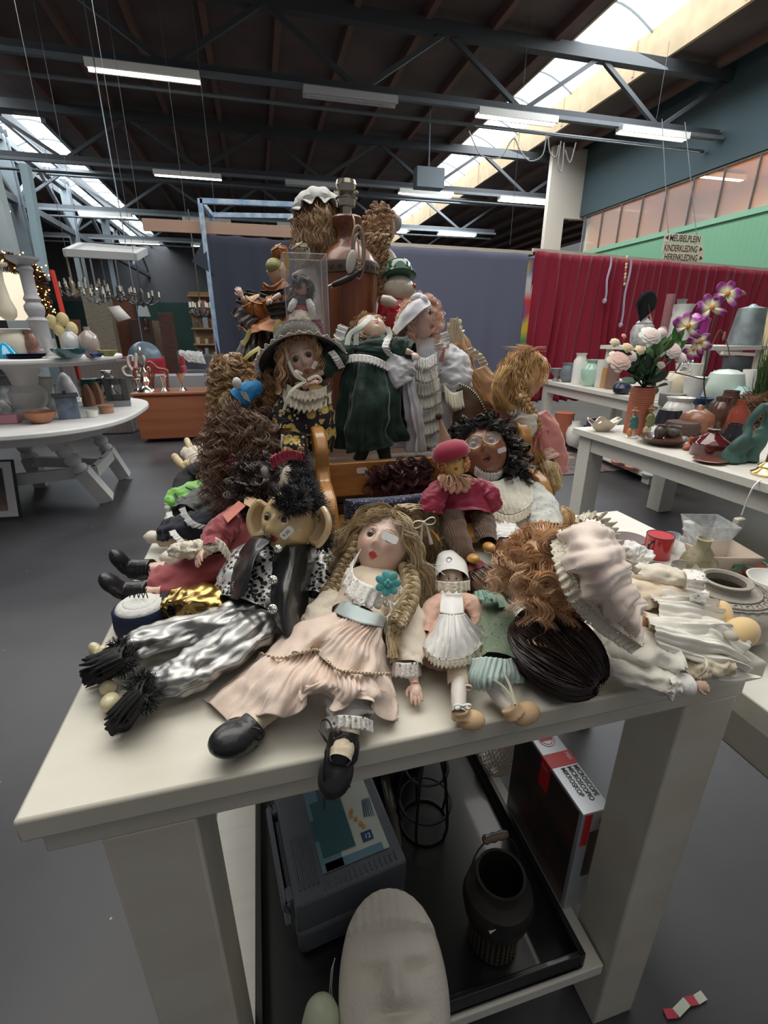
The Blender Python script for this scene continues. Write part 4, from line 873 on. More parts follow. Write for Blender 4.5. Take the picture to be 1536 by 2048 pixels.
# ---- C: small doll in faded green dress lying beside it
t = thing('green_dress_doll',(*T(985,1300,0)[:2],TZ),'small doll in faded green dress and dark red headscarf, half under the bonnet doll','doll')
c = T(965,1168,.05); fC,uC = cv(.35,.1,1),cv(-.35,.9,0)
head(t,c,.030,fC,uC,(.50,.29,.20),eyes='painted',lips=(.5,.15,.1)); hair(t,c,.030,fC,uC,hairmat('dull_brown_hair',(.20,.13,.08)),G=30,K=8,length=.06,fall=cv(.8,-.5,-.2),puff=.12,seed=4,fringe=5)
ctube([(936,1128,.06,4),(942,1136,.062,22),(950,1146,.062,30),(956,1156,.06,30)],flat=.8,wr=.1,up=cv(0,.2,1),seed=2).build('headscarf',mat('dusty_red_cloth',(.28,.06,.07),.8,bump=.4,bscale=200),t)
GRN = pattern('faded_green_print',(.20,.26,.18),[((.08,.16,.10),150,.25),((.35,.36,.26),210,.22)],90)
ctube([(962,1180,.045,16),(978,1205,.042,34),(990,1245,.038,44),(1000,1290,.034,46),(1000,1325,.03,44)],flat=.55,wr=.10,seed=5).build('dress',GRN,t)
sheet([[(948,1182,.06),(970,1180,.075),(1000,1200,.06)],[(955,1205,.06),(980,1200,.078),(1018,1222,.05)]],nu=40,nv=14,wr=.003,pleats=(6,.001,.003)).build('collar',mat('sea_green_gauze',(.22,.36,.30),.8),t,solid=.001)
sheet([[(940,1318,.045),(975,1315,.06),(1012,1318,.05),(1036,1312,.03)],[(935,1350,.03),(965,1360,.045),(1005,1352,.045),(1046,1348,.014)],[(942,1372,.014),(962,1380,.026),(1000,1368,.03),(1048,1366,.008)]],nu=90,nv=24,pleats=(12,.001,.004),wr=.002,seed=3).build('petticoat',mat('pale_aqua_cotton',(.48,.60,.56),.8,sheen=.3),t,solid=.001)
ctube([(978,1365,.024,15),(998,1395,.02,14),(1022,1420,.018,13)],flat=.9,wr=.01).build('leg',mat('greyish_porcelain_leg',(.60,.57,.52),.45),t)
boot(t,[(T(1018,1412,.024),.0115),(T(1026,1424,.018),.012),(T(1032,1432,.014),.0135)],(T(1030,1436,.013),T(1058,1424,.013),.0135),None,BEIG,upv=cv(0,.6,.7)).name = 'shoe'
b = MB()
for q in ([(968,1352,.05),(1000,1368,.045),(1024,1395,.04),(1030,1410,.04)],[(1004,1340,.05),(1020,1372,.045),(1030,1410,.04)]): b.tube(spline(mesh_pts(q),14),.0016,5)
b.build('shoe_ribbon',mat('sage_ribbon',(.50,.50,.38),.6),t)
bow(T(925,1372,.03),.012,cv(1,-.2,0),cv(.2,1,.3),tl=.5).build('pale_ribbon',mat('pinkish_lace',(.66,.5,.42),.8),t,solid=.0008)
# ---- D: dark haired doll lying face down in white clothes
t = thing('dark_haired_doll',(*T(1250,1300,0)[:2],TZ),'dark-brown-haired doll lying face down in long white clothes, hand at the table edge','doll')
c = T(1112,1292,.062); fD,uD = cv(.35,.1,-.9),cv(-.75,.55,.3)
head(t,T(1112,1304,.047),.036,fD,uD,(.5,.33,.25),neck=.4,nose=.3)
mc = T(1112,1304,.047); e1 = nrm(T(1170,1350,.04)-T(1060,1262,.055)); e3 = nrm(V3(0,0,1)-e1*e1[2]); e2 = np.cross(e3,e1); rs = np.random.RandomState(9); pth = []
ax3 = (px(mc,92),px(mc,68),.046)
for k in range(330):
 ph = rs.rand()*2*pi; r_ = rs.uniform(1.0,1.05); w_ = rs.uniform(-.25,.25); th1 = rs.uniform(2.3,2.95)
 pth.append([mc+r_*(-e1*math.cos(th)*ax3[0]+e2*math.sin(th)*math.cos(ph+w_*th)*ax3[1]+e3*math.sin(th)*math.sin(ph+w_*th)*ax3[2]) for th in np.linspace(.04,th1,9)])
for p_ in pth:
 for q in p_: q[2] = max(q[2],TZ+.004)
strands(pth,DBR,'hair',t,K=11,cl=.0055,thick=.0008,seed=10,tone=.5)
b = MB(); b.ell(mc,ax3,30,20,M=np.stack([e1,e2,e3],1),col=(.8,.8,.8)); b.build('wig_cap',DBR,t)
b = MB(); b.tube([T(1215,1228,.06),T(1222,1242,.055),T(1226,1258,.05)],.0022,5,flat=.3); b.build('hair_ribbon',PAPER,t)
IVC = mat('ivory_cotton',(.76,.73,.64),.8,sheen=.3,bump=.15,bscale=220); SHW = mat('sheer_white_voile',(.80,.77,.69),.7,sheen=.3,bump=.1,bscale=200)
ctube([(1185,1270,.045,34),(1215,1278,.045,62),(1255,1290,.045,66),(1300,1300,.042,62),(1335,1302,.04,56)],flat=.55,wr=.13,seed=12,folds=(5,.03,.05),wk=4).build('blouse',IVC,t)
ctube([(1205,1300,.045,34),(1240,1330,.036,38),(1290,1352,.030,37),(1330,1362,.027,32),(1352,1366,.025,24)],flat=.7,wr=.12,seed=14,folds=(7,.02,.05),wk=4).build('sleeve',IVC,t)
ctube([(1350,1366,.024,21),(1362,1368,.023,25),(1378,1369,.022,24)],flat=.8,wr=.02).build('cuff',WHITC,t)
frill([(1350,1346,.03),(1353,1362,.05),(1352,1380,.04),(1348,1390,.015)],cv(-.5,-.1,.3),.012,5,.004).build('cuff_frill',IVC,t,solid=.001)
hand(t,T(1388,1370,.020),T(1425,1374,.02)-T(1388,1370,.02),cv(0,.5,.8),.026,PSK,arm=T(1372,1368,.022),curl=.9,side=-1)
R0 = [(1270,1200,.02),(1290,1235,.07),(1310,1275,.075),(1322,1320,.03)]
R1 = [(1345,1190,.02),(1360,1222,.055),(1382,1265,.062),(1392,1312,.045),(1385,1348,.01)]
R2 = [(1412,1208,.014),(1432,1236,.045),(1448,1280,.050),(1452,1318,.035),(1440,1352,.008)]
R3 = [(1470,1245,.012),(1492,1280,.028),(1500,1310,.025),(1495,1338,.012),(1512,1352,.003)]
sheet([R0,R1,R2,R3],nu=110,nv=70,pleats=((5,.002,.008),(17,.001,.002)),wr=.004,seed=15,wk=16).build('skirt',SHW,t,solid=.001)
sheet([[(1262,1165,.05),(1290,1185,.08),(1318,1215,.078),(1330,1262,.07)],[(1330,1172,.04),(1350,1190,.07),(1378,1226,.068),(1392,1275,.06)],[(1398,1180,.03),(1425,1205,.05),(1450,1236,.045),(1462,1270,.038)]],nu=80,nv=46,pleats=((4,.002,.008),(14,.001,.002)),wr=.004,seed=18,wk=16).build('overskirt',SHW,t,solid=.001)
ctube([(1362,1345,.022,20),(1385,1335,.025,27),(1415,1330,.026,30),(1450,1328,.022,26)],flat=.7,wr=.14,seed=16,wk=5).build('gathered_leg',mat('antique_ivory',(.66,.58,.42),.8,bump=.2,bscale=200),t)
b = MB()
b.tube(spline(mesh_pts([(1388,1310,.06),(1410,1318,.058),(1412,1340,.05),(1398,1352,.03)]),20),.0014,6); b.build('drawstring',IVC,t)
YSH = mat('yellow_felt',(.72,.52,.25),.75,sheen=.3)
for a,bb,r in (((1436,1252,.030),(1446,1212,.045),.0165),((1462,1278,.032),(1500,1254,.035),.0215)):
 e = MB(); p,q = T(*a),T(*bb); d = nrm(q-p); up_ = nrm(cv(0,.4,.8)); s_ = nrm(np.cross(d,up_)); e.ell(mid(p,q),(r,np.linalg.norm(q-p)*.72,r*.85),24,16,M=np.stack([s_,d,np.cross(s_,d)],1)); e.build('shoe',YSH,t,remesh=.003)
b = MB(); b.ell(T(1462,1272,.050),(.0085,.0095,.006)); b.build('ankle',mat('grey_stocking',(.42,.38,.32),.8),t)
# ---- E: ginger curly doll with a peach bonnet
t = thing('ginger_doll',(*T(1170,1180,0)[:2],TZ),'curly ginger doll turned to the left under a large floppy peach bonnet edged with lace','doll')
c = T(1085,1140,.135); fE,uE = cv(-.8,-.35,.3),cv(.35,.65,.6)
head(t,c,.050,fE,uE,(.50,.30,.20),lips=(.4,.08,.07),neck=.5)
hair(t,c,.053,fE,uE,GING,G=80,K=13,length=.085,fall=cv(-.2,-.9,.35),curl=(.0075,.032),puff=.20,seed=21,clump=.0065,fringe=8,line=.42,low=-.8,thick=.0009,tone=.4)
rs = np.random.RandomState(33); curls = []
for (x,y,h,r) in ((1095,1085,.185,22),(1062,1100,.15,20),(1125,1100,.18,20),(1120,1185,.13,26),(1085,1165,.15,24),(1055,1150,.12,20),(1150,1150,.16,22),(1105,1225,.10,20),(1145,1210,.10,24),(1170,1185,.12,22),(1040,1125,.12,14),(1075,1205,.10,18)):
 p = T(x,y,h); r_ = px(p,r); ax = (cv(1,.2,0),cv(-.1,1,.1),cv(0,0,1))
 for k in range(9):
  ph = rs.rand()*6.3; s = rs.uniform(.75,1.05); curls.append([p+ax[0]*math.cos(a*.8+ph)*r_*s*(1-a/13)+ax[1]*math.sin(a*.8+ph)*r_*s*(1-a/13)+ax[2]*(-.4*r_*(a/8)+.012) for a in np.linspace(0,8,26)])
strands(curls,GING,'coiled_curls',t,K=18,cl=.0045,thick=.0008,n=60,seed=3,tone=.35)
BON = mat('peach_bonnet_cotton',(.83,.69,.60),.8,sheen=.35,bump=.12,bscale=200)
sheet([[(1122,1058,.20),(1135,1115,.20),(1160,1175,.18),(1200,1225,.15),(1245,1262,.12),(1288,1290,.10)],
       [(1150,1045,.23),(1172,1105,.235),(1195,1160,.215),(1225,1205,.18),(1262,1240,.14),(1290,1270,.105)],
       [(1190,1045,.23),(1212,1095,.235),(1228,1140,.215),(1250,1180,.18),(1275,1215,.13),(1288,1240,.10)],
       [(1215,1055,.19),(1240,1090,.19),(1252,1130,.17),(1270,1170,.14),(1284,1205,.10),(1286,1225,.08)]],nu=90,nv=60,wr=.0035,pleats=((5,.005,.002),(13,.0015,.0008)),seed=6,wk=13).build('bonnet',BON,t,solid=.0015)
frill([(1122,1058,.20),(1135,1115,.20),(1160,1175,.18),(1200,1225,.15),(1245,1262,.12),(1288,1290,.10)],cv(-.75,-.45,.1),.017,22,.0022,scallop=.12,nu=260).build('bonnet_lace',CLACE,t,solid=.0008)
frill([(1128,1058,.205),(1141,1114,.205),(1166,1172,.185),(1205,1220,.155),(1249,1256,.125),(1289,1284,.105)],cv(-.5,-.4,.5),.008,40,.002).build('bonnet_braid_trim',CLACE,t,solid=.001)
sheet([[(1150,1050,.22),(1180,1040,.225),(1205,1045,.21),(1230,1075,.19),(1245,1110,.165),(1262,1145,.135)],
       [(1165,1030,.22),(1195,1028,.215),(1225,1045,.19),(1245,1080,.165),(1262,1115,.14),(1285,1150,.11)]],nu=90,nv=20,wr=.003,pleats=(13,.003,.006)).build('bonnet_frill',CLACE,t,solid=.0008)
ctube([(1220,1235,.06,26),(1255,1232,.062,30),(1276,1238,.06,26),(1290,1250,.05,16)],flat=.8,wr=.10,folds=(10,.02,.06),seed=2).build('puff_sleeve',mat('apricot_organza',(.82,.42,.24),.6,sheen=.3),t)
frill([(1288,1222,.07),(1296,1242,.075),(1296,1262,.06),(1285,1278,.04)],cv(.8,-.3,.3),.016,7,.004).build('sleeve_frill',CLACE,t,solid=.0008)
ctube([(1180,1200,.07,40),(1235,1190,.075,46),(1290,1185,.07,42),(1340,1190,.06,36),(1372,1198,.05,26)],flat=.65,wr=.10,seed=22,folds=(9,.02,.05),wk=5).build('dress',mat('warm_cream_cotton',(.76,.62,.46),.8,sheen=.3,bump=.15,bscale=200),t)
ctube([(1230,1140,.09,26),(1290,1148,.09,32),(1335,1152,.085,30),(1368,1158,.08,24)],flat=.6,wr=.10,seed=23).build('sleeve',CREAM,t)
frill([(1366,1138,.085),(1374,1155,.11),(1372,1175,.09)],cv(1,-.1,.2),.022,4,.004).build('cuff_lace',EYELET,t,solid=.0008)
frill([(1370,1178,.06),(1380,1196,.08),(1372,1216,.05)],cv(1,-.1,.2),.020,4,.004).build('cuff_lace',EYELET,t,solid=.0008)
ctube([(1235,1100,.09,20),(1270,1105,.085,26),(1300,1125,.075,22)],flat=.7,wr=.15,seed=24).build('bundled_petticoat',WHITC,t)
# ============================================================ BENCH, SUPPORTS AND MIDDLE DOLLS
PINE = woodmat('honey_varnished_pine',(.47,.22,.055),(.33,.14,.03),.3,5,(1,1,9),.5)
t = thing('doll_bench',(.33,.92,TZ),'honey-varnished small wooden bench with scalloped sides, standing amid the dolls','bench')
def side(xc,name):
 o = [(0.80,0),(1.04,0),(1.05,.20),(1.045,.235),(1.02,.252),(.985,.252),(.955,.235),(.94,.21),(.94,.175),(.925,.155),(.90,.15),(.865,.142),(.84,.12),(.825,.08)]
 b = MB(); b.poly([V3(xc-.014,y,TZ+z) for y,z in o],.028,(1,0,0)); return b.build(name,PINE,t,bevel=.006,smooth=True)
side(.112,'bench_side'); side(.585,'bench_side')
MB().b2((.126,1.015,TZ+.085),(.571,1.033,TZ+.165)).build('bench_back',PINE,t,bevel=.003)
MB().b2((.126,.83,TZ+.02),(.571,1.03,TZ+.036)).build('bench_seat',PINE,t,bevel=.002)
sticker(t,D(724,941,1.0145),(1,0,0),(0,0,1),.025,.014)
# crates that carry the back row
def crate(x0,x1,y0,y1,z0,z1,lab):
 t = thing('wooden_crate',((x0+x1)/2,(y0+y1)/2,z0),lab,'crate'); n = 3
 for yy in (y0,y1-.012):
  for k in range(n): h = (z1-z0-.012)/n; MB().b2((x0,yy,z0+k*h+.002),(x1,yy+.012,z0+(k+1)*h-.003)).build('slat',DWOOD,t)
 for xx in (x0,x1-.012):
  for k in range(n): h = (z1-z0-.012)/n; MB().b2((xx,y0+.0125,z0+k*h+.002),(xx+.012,y1-.0125,z0+(k+1)*h-.003)).build('slat',DWOOD,t)
 MB().b2((x0,y0,z1-.0115),(x1,y1,z1)).build('top_board',DWOOD,t)
DWOOD = woodmat('dark_crate_wood',(.12,.07,.04),(.07,.04,.025))
crate(-.06,.62,1.10,1.34,TZ,TZ+.13,'low dark crate under the standing dolls, right behind the bench')
crate(-.02,.56,1.36,1.86,TZ,TZ+.22,'taller dark crate at the back of the table, under the wooden lamp base')
# pillow
b = MB(); pc = D(772,1045,.80); n = 40; vs = []
for j in range(n+1):
 for i in range(n+1):
  u,v = i/n*2-1,j/n*2-1
  for s in (1,): pass
  th = .055*((1-u**4)*(1-v**4))**.5; vs.append(pc+V3(u*.085*(1-.04*(1-v*v)),-.02*v+0,v*.062*(1-.04*(1-u*u)))+V3(0,-1,.25)*th*.55+V3(0,1,0)*.002*sn(u*3,v*3,0))
b.add(vs,[(j*(n+1)+i,j*(n+1)+i+1,(j+1)*(n+1)+i+1,(j+1)*(n+1)+i) for j in range(n) for i in range(n)])
vs2 = [V3(*p)+V3(0,1,-.2)*0.05*((1-(2*(k % (n+1))/n-1)**4)*(1-(2*(k//(n+1))/n-1)**4))**.5 for k,p in enumerate(vs)]
b.add(vs2,[(j*(n+1)+i,(j+1)*(n+1)+i,(j+1)*(n+1)+i+1,j*(n+1)+i+1) for j in range(n) for i in range(n)])
FLOR = pattern('navy_floral_print',(.020,.024,.06),[((.22,.25,.34),190,.30),((.30,.05,.08),70,.13),((.10,.13,.22),260,.25)],120)
tag(b.build('floral_cushion',FLOR),'small navy floral cushion leaning on the bench behind the blonde braided doll','cushion')
# ---- dark-red haired doll on the bench back
t = thing('dark_red_haired_doll',(*D(820,950,1.0)[:2],TZ+.036),'doll lying along the bench with wavy dark red hair, face hidden','doll')
c = D(832,950,.985); head(t,c,.034,(.4,.6,.5),(1,0,.2),(.35,.2,.15)); hair(t,c,.036,(.4,.6,.5),(1,0,.2),PURP,G=46,K=9,length=.11,fall=(-1,0,-.2),curl=(.006,.03),puff=.3,seed=5,fringe=0,low=-.9)
ctube([(.38,.96,TZ+.075,.03),(.44,.95,TZ+.07,.04),(.49,.95,TZ+.065,.04)],world=True,flat=.6,up=(0,0,1)).build('dress',mat('plum_velvet',(.07,.02,.04),.8,sheen=.4),t)
# ---- R: dark skinned doll with glasses
t = thing('spectacled_doll',(*D(965,1050,.88)[:2],TZ+.036),'dark-skinned doll with round glasses and black hair, sitting in the wooden bench','doll')
c = D(962,905,.90); fR,uR = cv(-.12,.28,1),cv(-.22,1,-.2)
Mh = head(t,c,.062,fR,uR,(.26,.105,.06),lips=(.16,.04,.035),blush=None,iris=(.07,.03,.02),brow=(.03,.02,.02),mouth=.16,wide=.88,jaw=.08,cheek=1.6,white=(.6,.55,.5))
hair(t,c,.064,fR,uR,BLKH,G=120,K=14,length=.05,fall=cv(.2,-1,-.5),curl=(.006,.02),puff=.20,seed=11,fringe=13,fl=.5,line=.16,low=-.75,clump=.007,wide=.88)
hair(t,c+cv(.5,-.3,-.4)*.02,.066,fR,uR,BLKH,G=90,K=12,length=.075,fall=cv(.5,-1,-.2),curl=(.006,.025),puff=.35,seed=12,fringe=0,line=.0,low=-.85,clump=.007,name='side_hair',wide=.9,cap=False,keep=lambda d: d[0] < .3)
t_g = thing('doll_spectacles',c,'small round gold-rimmed spectacles on the dark-skinned doll','glasses'); b = MB(); g = MB()
for sg in (-1,1):
 gc = Mh@(V3(sg*.30,.90,.06)*.062)+c; fr_ = Mh; b.tube([gc+fr_@V3(.0175*math.cos(a),.002*abs(math.cos(a)),.0135*math.sin(a)) for a in np.arange(0,2*pi,.22)],.0008,6,closed=True)
 g.add([gc]+[gc+fr_@V3(.017*math.cos(a),0,.013*math.sin(a)) for a in np.arange(0,2*pi-.1,.3)],[(0,1+k,1+(k+1) % 21) for k in range(21)])
 b.tube([gc+fr_@V3(sg*.0175,0,.004),Mh@(V3(sg*.86,.2,.06)*.062)+c],.0008,5)
b.tube([Mh@(V3(-.30+.28,.94,.07)*.062)+c,Mh@(V3(.02,.99,.1)*.062)+c,Mh@(V3(.30-.28,.94,.07)*.062)+c],.0008,5)
b.build('spectacle_frame',mat('gold_wire',(.7,.55,.3),.2,metal=1),t_g); g.build('lens',mat('lens_glass',(.9,.9,.9),.05,alpha=.15),t_g)
sticker(t,c+Mh@(V3(-.50,.72,-.36)*.066),cv(1,.35,0),cv(-.3,1,.3),.018,.010)
BLUF = pattern('blue_sprig_print',(.62,.63,.58),[((.10,.14,.30),130,.17),((.25,.33,.30),170,.15)],90)
ctube([(975,958,.93,20),(990,985,.90,62),(1005,1015,.86,68),(1010,1050,.82,62),(1012,1080,.79,52)],'D',flat=.5,wr=.06,seed=31).build('dress',mat('cream_voile',(.70,.66,.55),.8,sheen=.3),t)
ctube([(1030,985,.88,18),(1062,1000,.85,38),(1085,1030,.80,36),(1094,1056,.76,26)],'D',flat=.6,wr=.10,seed=32).build('sleeve',BLUF,t)
frill([(948,950,.86),(965,962,.85),(990,962,.85),(1006,952,.87)],cv(0,1,.5),.018,12,.003,'D',scallop=.2).build('neck_ruffle',WLACE,t,solid=.0008)
sheet([[(945,955,.85),(985,962,.83),(1020,955,.86),(1066,962,.88)],[(960,990,.82),(1000,1000,.80),(1040,1000,.81),(1068,985,.84)],[(985,1020,.79),(1015,1030,.78),(1045,1022,.79),(1062,1003,.82)]],'D',nu=80,nv=30,wr=.003,pleats=(12,.001,.003)).build('lace_bib',lace('ivory_lace',(.76,.73,.62),190,.16),t,solid=.0012)
frill([(985,1020,.785),(1015,1031,.775),(1046,1022,.785),(1063,1003,.815)],cv(.1,-1,.2),.014,12,.002,'D',scallop=.3).build('bib_lace',CLACE,t,solid=.0008)
ctube([(1000,1060,.78,36),(1010,1085,.74,42),(1016,1095,.72,40)],'D',flat=.6,wr=.1,folds=(12,.02,.08)).build('pantaloon',WHITC,t)
frill([(975,1088,.71),(1000,1100,.69),(1030,1104,.69),(1058,1092,.71)],cv(0,-1,.2),.012,12,.0025,'D').build('pantaloon_lace',EYELET,t,solid=.0008)
BR = mat('brown_porcelain_limb',(.25,.10,.055),.35,coat=.3)
ctube([(1012,1095,.70,32),(1020,1125,.67,30),(1032,1150,.65,22),(1040,1165,.64,16)],'D',flat=.9,wr=.01).build('leg',BR,t)
hand(t,D(1085,1062,.74),cv(.0,.6,.8),cv(-.4,.6,-.2),.030,BR,arm=D(1090,1080,.75),curl=1.1)
frill([(1068,1052,.73),(1085,1070,.72),(1106,1056,.73)],cv(.3,-.6,.5),.014,7,.003,'D').build('cuff_lace',mat('mint_lace',(.6,.66,.56),.8),t,solid=.0008)
# ---- S: clown doll in a crimson beret
CRIM = mat('crimson_satin',(.30,.012,.05),.5,sheen=.5,bump=.1,bscale=120)
t = thing('beret_clown_doll',(*D(920,1110,.66)[:2],TZ),'small yellow-faced clown doll in crimson beret and smock with brown cord trousers','doll')
c = D(908,930,.735); fS,uS = cv(.0,.22,1),cv(-.05,1,-.1)
head(t,c,.0235,fS,uS,(.62,.42,.12),lips=(.55,.02,.02),blush=None,eyes='painted',iris=(.05,.10,.05),brow=(.30,.12,.05),wide=.9,ears=False,white=(.6,.5,.2))
YARN = mat('curled_orange_yarn',(.55,.26,.11),.7,bump=.5,bscale=300); b = MB(); Mh = frame(fS,uS); rs = np.random.RandomState(2)
for k in range(150):
 a = rs.uniform(-2.4,2.4); z_ = rs.uniform(-.55,.55) if abs(a) > .75 else rs.uniform(.42,.72)
 b.ell(c+Mh@(V3(math.sin(a)*.98*math.sqrt(1-min(.9,z_*z_)),math.cos(a)*.95*math.sqrt(1-min(.9,z_*z_)),z_+.1)*.0245),(.0030,.0030,.0055),7,5,M=frame(rs.randn(3),rs.randn(3)))
b.build('yarn_hair',YARN,t)
b = MB(); ax = frame(cv(-.15,-.2,1),cv(-.25,1,-.1)); bc = c+cv(-.25,1,-.15)*.017
b.lathe([(.0,.028),(.014,.027),(.028,.020),(.034,.008),(.033,-.002),(.027,-.006),(.020,-.004)],bc,36,ax=np.stack([ax[:,0],ax[:,1],ax[:,2]],1)); b.build('beret',mat('crimson_felt',(.33,.012,.045),.7,sheen=.5),t)
ctube([(912,955,.745,12),(915,970,.74,40),(922,995,.735,46),(928,1020,.725,50),(930,1034,.715,54)],'D',flat=.55,wr=.06,folds=(9,.0,.06),seed=41).build('smock',CRIM,t)
ctube([(888,968,.735,16),(872,990,.725,24),(864,1010,.715,25),(862,1026,.71,22)],'D',flat=.65,wr=.10,seed=42,folds=(6,.02,.08)).build('sleeve',CRIM,t)
ctube([(948,968,.735,16),(966,985,.73,26),(978,1003,.72,26),(986,1022,.715,20)],'D',flat=.65,wr=.10,seed=43,folds=(6,.02,.08)).build('sleeve',CRIM,t)
PINKL = lace('gold_pink_lace',(.62,.33,.24),240,.22); b = MB()
for k,(x,y) in enumerate(((878,962),(896,974),(913,984),(932,984),(948,966))):
 p0 = D(906+8*(k-2),950,.722); p1 = D(x,y,.712-.004*math.sin(k)); d = nrm(p1-p0); s_ = nrm(np.cross(d,cv(0,0,1))); L = np.linalg.norm(p1-p0)
 for r_,o_ in ((1,0),(.6,.001)): b.tube([p0+d*L*(.5-.5*math.cos(a))+s_*math.sin(a)*.0085*r_*(.4+.6*(.5-.5*math.cos(a)))+cv(0,0,1)*(.003+o_) for a in np.linspace(0,2*pi,24)],.0011,5,closed=True)
b.build('petal_collar',mat('gold_thread',(.65,.42,.28),.4,metal=.4),t)
frill([(878,948,.735),(890,958,.722),(908,962,.717),(928,958,.722),(940,950,.735)],cv(0,-1,.3),.016,6,.003,'D',scallop=.5).build('lace_collar',PINKL,t,solid=.0008)
CORD = mat('brown_corduroy',(.13,.075,.05),.8,wave=(90,'X',1),bump=.5,sheen=.3)
ctube([(905,1022,.715,22),(907,1050,.70,25),(918,1080,.67,23),(930,1102,.65,18),(940,1114,.645,15)],'D',flat=.8,wr=.07,seed=44).build('trouser_leg',CORD,t)
ctube([(960,1024,.715,20),(968,1045,.70,22),(970,1065,.68,22),(974,1084,.66,19)],'D',flat=.8,wr=.07,seed=45).build('trouser_leg',CORD,t)
CLOG = mat('ochre_wood_foot',(.55,.28,.06),.4,coat=.3)
for (x,y,Yd,d) in ((946,1117,.632,cv(.2,-.1,1)),(978,1094,.645,cv(.1,-.2,1))):
 p = D(x,y,Yd); b = MB(); b.ell(p,(.0105,.016,.008),18,12,M=frame(d,cv(0,1,0))); b.build('foot',CLOG,t)
for (x,y,Yd,dr) in ((866,1010,.705,cv(.1,-.6,.6)),(994,1010,.71,cv(.8,.3,0))):
 hand(t,D(x,y+6,Yd),dr,cv(0,1,.3),.012,CLOG,curl=.8,vox=.0007)
bow(D(975,1036,.70),.010,cv(1,-.1,0),cv(.2,1,0),tl=.5).build('white_tag',PAPER,t,solid=.001)
# ---- T: pointed hat clown
t = thing('pointed_hat_doll',(*D(895,930,.96)[:2],TZ+.036),'doll behind the beret clown, only its tall beige pointed hat with brown pompom showing','doll')
tip = D(880,838,.93); base = D(897,912,.93); b = MB(); d = nrm(base-tip); u_ = nrm(np.cross(d,cv(0,0,1))); w_ = np.cross(d,u_); L = np.linalg.norm(base-tip)
b.lathe([(.003,0),(.006,.02),(.015,.05),(.026,.085),(.030,.105)],tip,30,ax=np.stack([u_,w_,d],1)); b.build('pointed_hat',mat('beige_linen',(.52,.33,.22),.8,bump=.3,bscale=300),t)
b = MB(); b.ell(D(877,833,.93),.0075); b.build('pompom',mat('brown_pompom',(.07,.03,.025),.95,bump=.9,bscale=500),t)
head(t,D(902,930,.95),.028,cv(-.2,0,1),cv(0,1,0),(.6,.5,.4)); ctube([(905,950,.97,22),(910,985,.97,30),(915,1030,.96,34)],'D',flat=.7).build('smock',mat('beige_linen_smock',(.5,.32,.22),.8),t)
# ---- F: goblin puppet
BONE = mat('glossy_cream_face',(1,1,1),.18,vc=True,coat=.6)
t = thing('goblin_puppet',(*T(470,1250,0)[:2],TZ),'glossy cream-faced goblin puppet with big ears, black leather jacket, silver trousers','puppet')
c = T(580,1045,.155); fF,uF = cv(-.38,.10,1),cv(.16,1,-.1)
def gob(x,z,g): return .26*g(x,z,0,-.30,.15,.10)+.10*g(x,z,0,-.08,.09,.22)+.06*(g(x,z,.45,-.1,.15,.2)+g(x,z,-.45,-.1,.15,.2))+.10*g(x,z,0,-.78,.2,.14)
MF = head(t,c,.0535,fF,uF,(.60,.44,.23),lips=(.33,.04,.02),blush=None,brow=(.5,.36,.18),iris=(.05,.03,.02),extra=gob,jaw=.34,mat_=BONE,ears=False,wide=.84,deep=.86,white=(.7,.6,.4))
for sg in (-1,1):                                   # cupped ears
 b = MB(); n = 20; vs = []
 e0 = MF@(V3(sg*.78,-.05,-.08)*.050)+c; out = nrm(MF@V3(sg*.95,.30,.12)); upx = MF@V3(0,0,1); fwd = nrm(np.cross(out,upx))*sg
 for j in range(n+1):
  for i in range(n+1):
   u = i/n; v = j/n*2-1; wv = (.038 if sg < 0 else .026)*(1-.35*abs(v)**2)*(.35+.65*math.sin(min(1,u*1.1)*pi/2)); hh = .030*(.45+.62*u**.7)
   q = e0+out*(wv*u*1.25)+upx*(v*hh*(1-.12*u))+fwd*(.012*math.cos(pi*(u-.5))*(1-v*v)-.010*u*u)
   vs.append(q-fwd*.0)
 b.add(vs,[(j*(n+1)+i,j*(n+1)+i+1,(j+1)*(n+1)+i+1,(j+1)*(n+1)+i) for j in range(n) for i in range(n)],col=(.62,.46,.26))
 b.tube([V3(*vs[j*(n+1)+n]) for j in range(n+1)],.0034,8,col=(.62,.46,.26)); b.tube([V3(*vs[0*(n+1)+i]) for i in range(n+1)],.003,8,col=(.62,.46,.26)); b.tube([V3(*vs[n*(n+1)+i]) for i in range(n+1)],.003,8,col=(.62,.46,.26))
 b.build('ear',BONE,t,solid=.0035)
sticker(t,c+MF@(V3(-.50,.80,-.30)*.052)+fF*.004,cv(.75,.7,0),cv(-.6,.7,.3),.022,.012,txt='9,50')
rs = np.random.RandomState(8); b = MB()                # feathery black crest
def fluff(parent,name,centres,L,nper,m,seed,droop=.0):
 rs = np.random.RandomState(seed); b = MB()
 for (p,r) in centres:
  for k in range(nper):
   d = nrm(rs.randn(3)); d2 = nrm(d+rs.randn(3)*.5+V3(0,0,-droop)); p0 = p+d*r*.6; b.tube([p0,p0+d*L*.5,p0+d*L*.5+d2*L*.5],[.0009,.0007,.0002],3,cap=False)
  b.ell(p,r*.9,12,8)
 return b.build(name,m,parent,merge=False)
FLU = mat('black_marabou',(.008,.008,.009),.7,sheen=.3)
fluff(t,'feather_crest',[(T(x,y,h),px(T(x,y,h),r)) for x,y,h,r in ((570,1000,.20,15),(592,985,.21,20),(618,992,.20,22),(632,1015,.18,20),(642,1045,.15,20),(646,1080,.12,18),(612,970,.21,18),(580,1012,.195,10),(600,1008,.2,10))],.018,260,FLU,3)
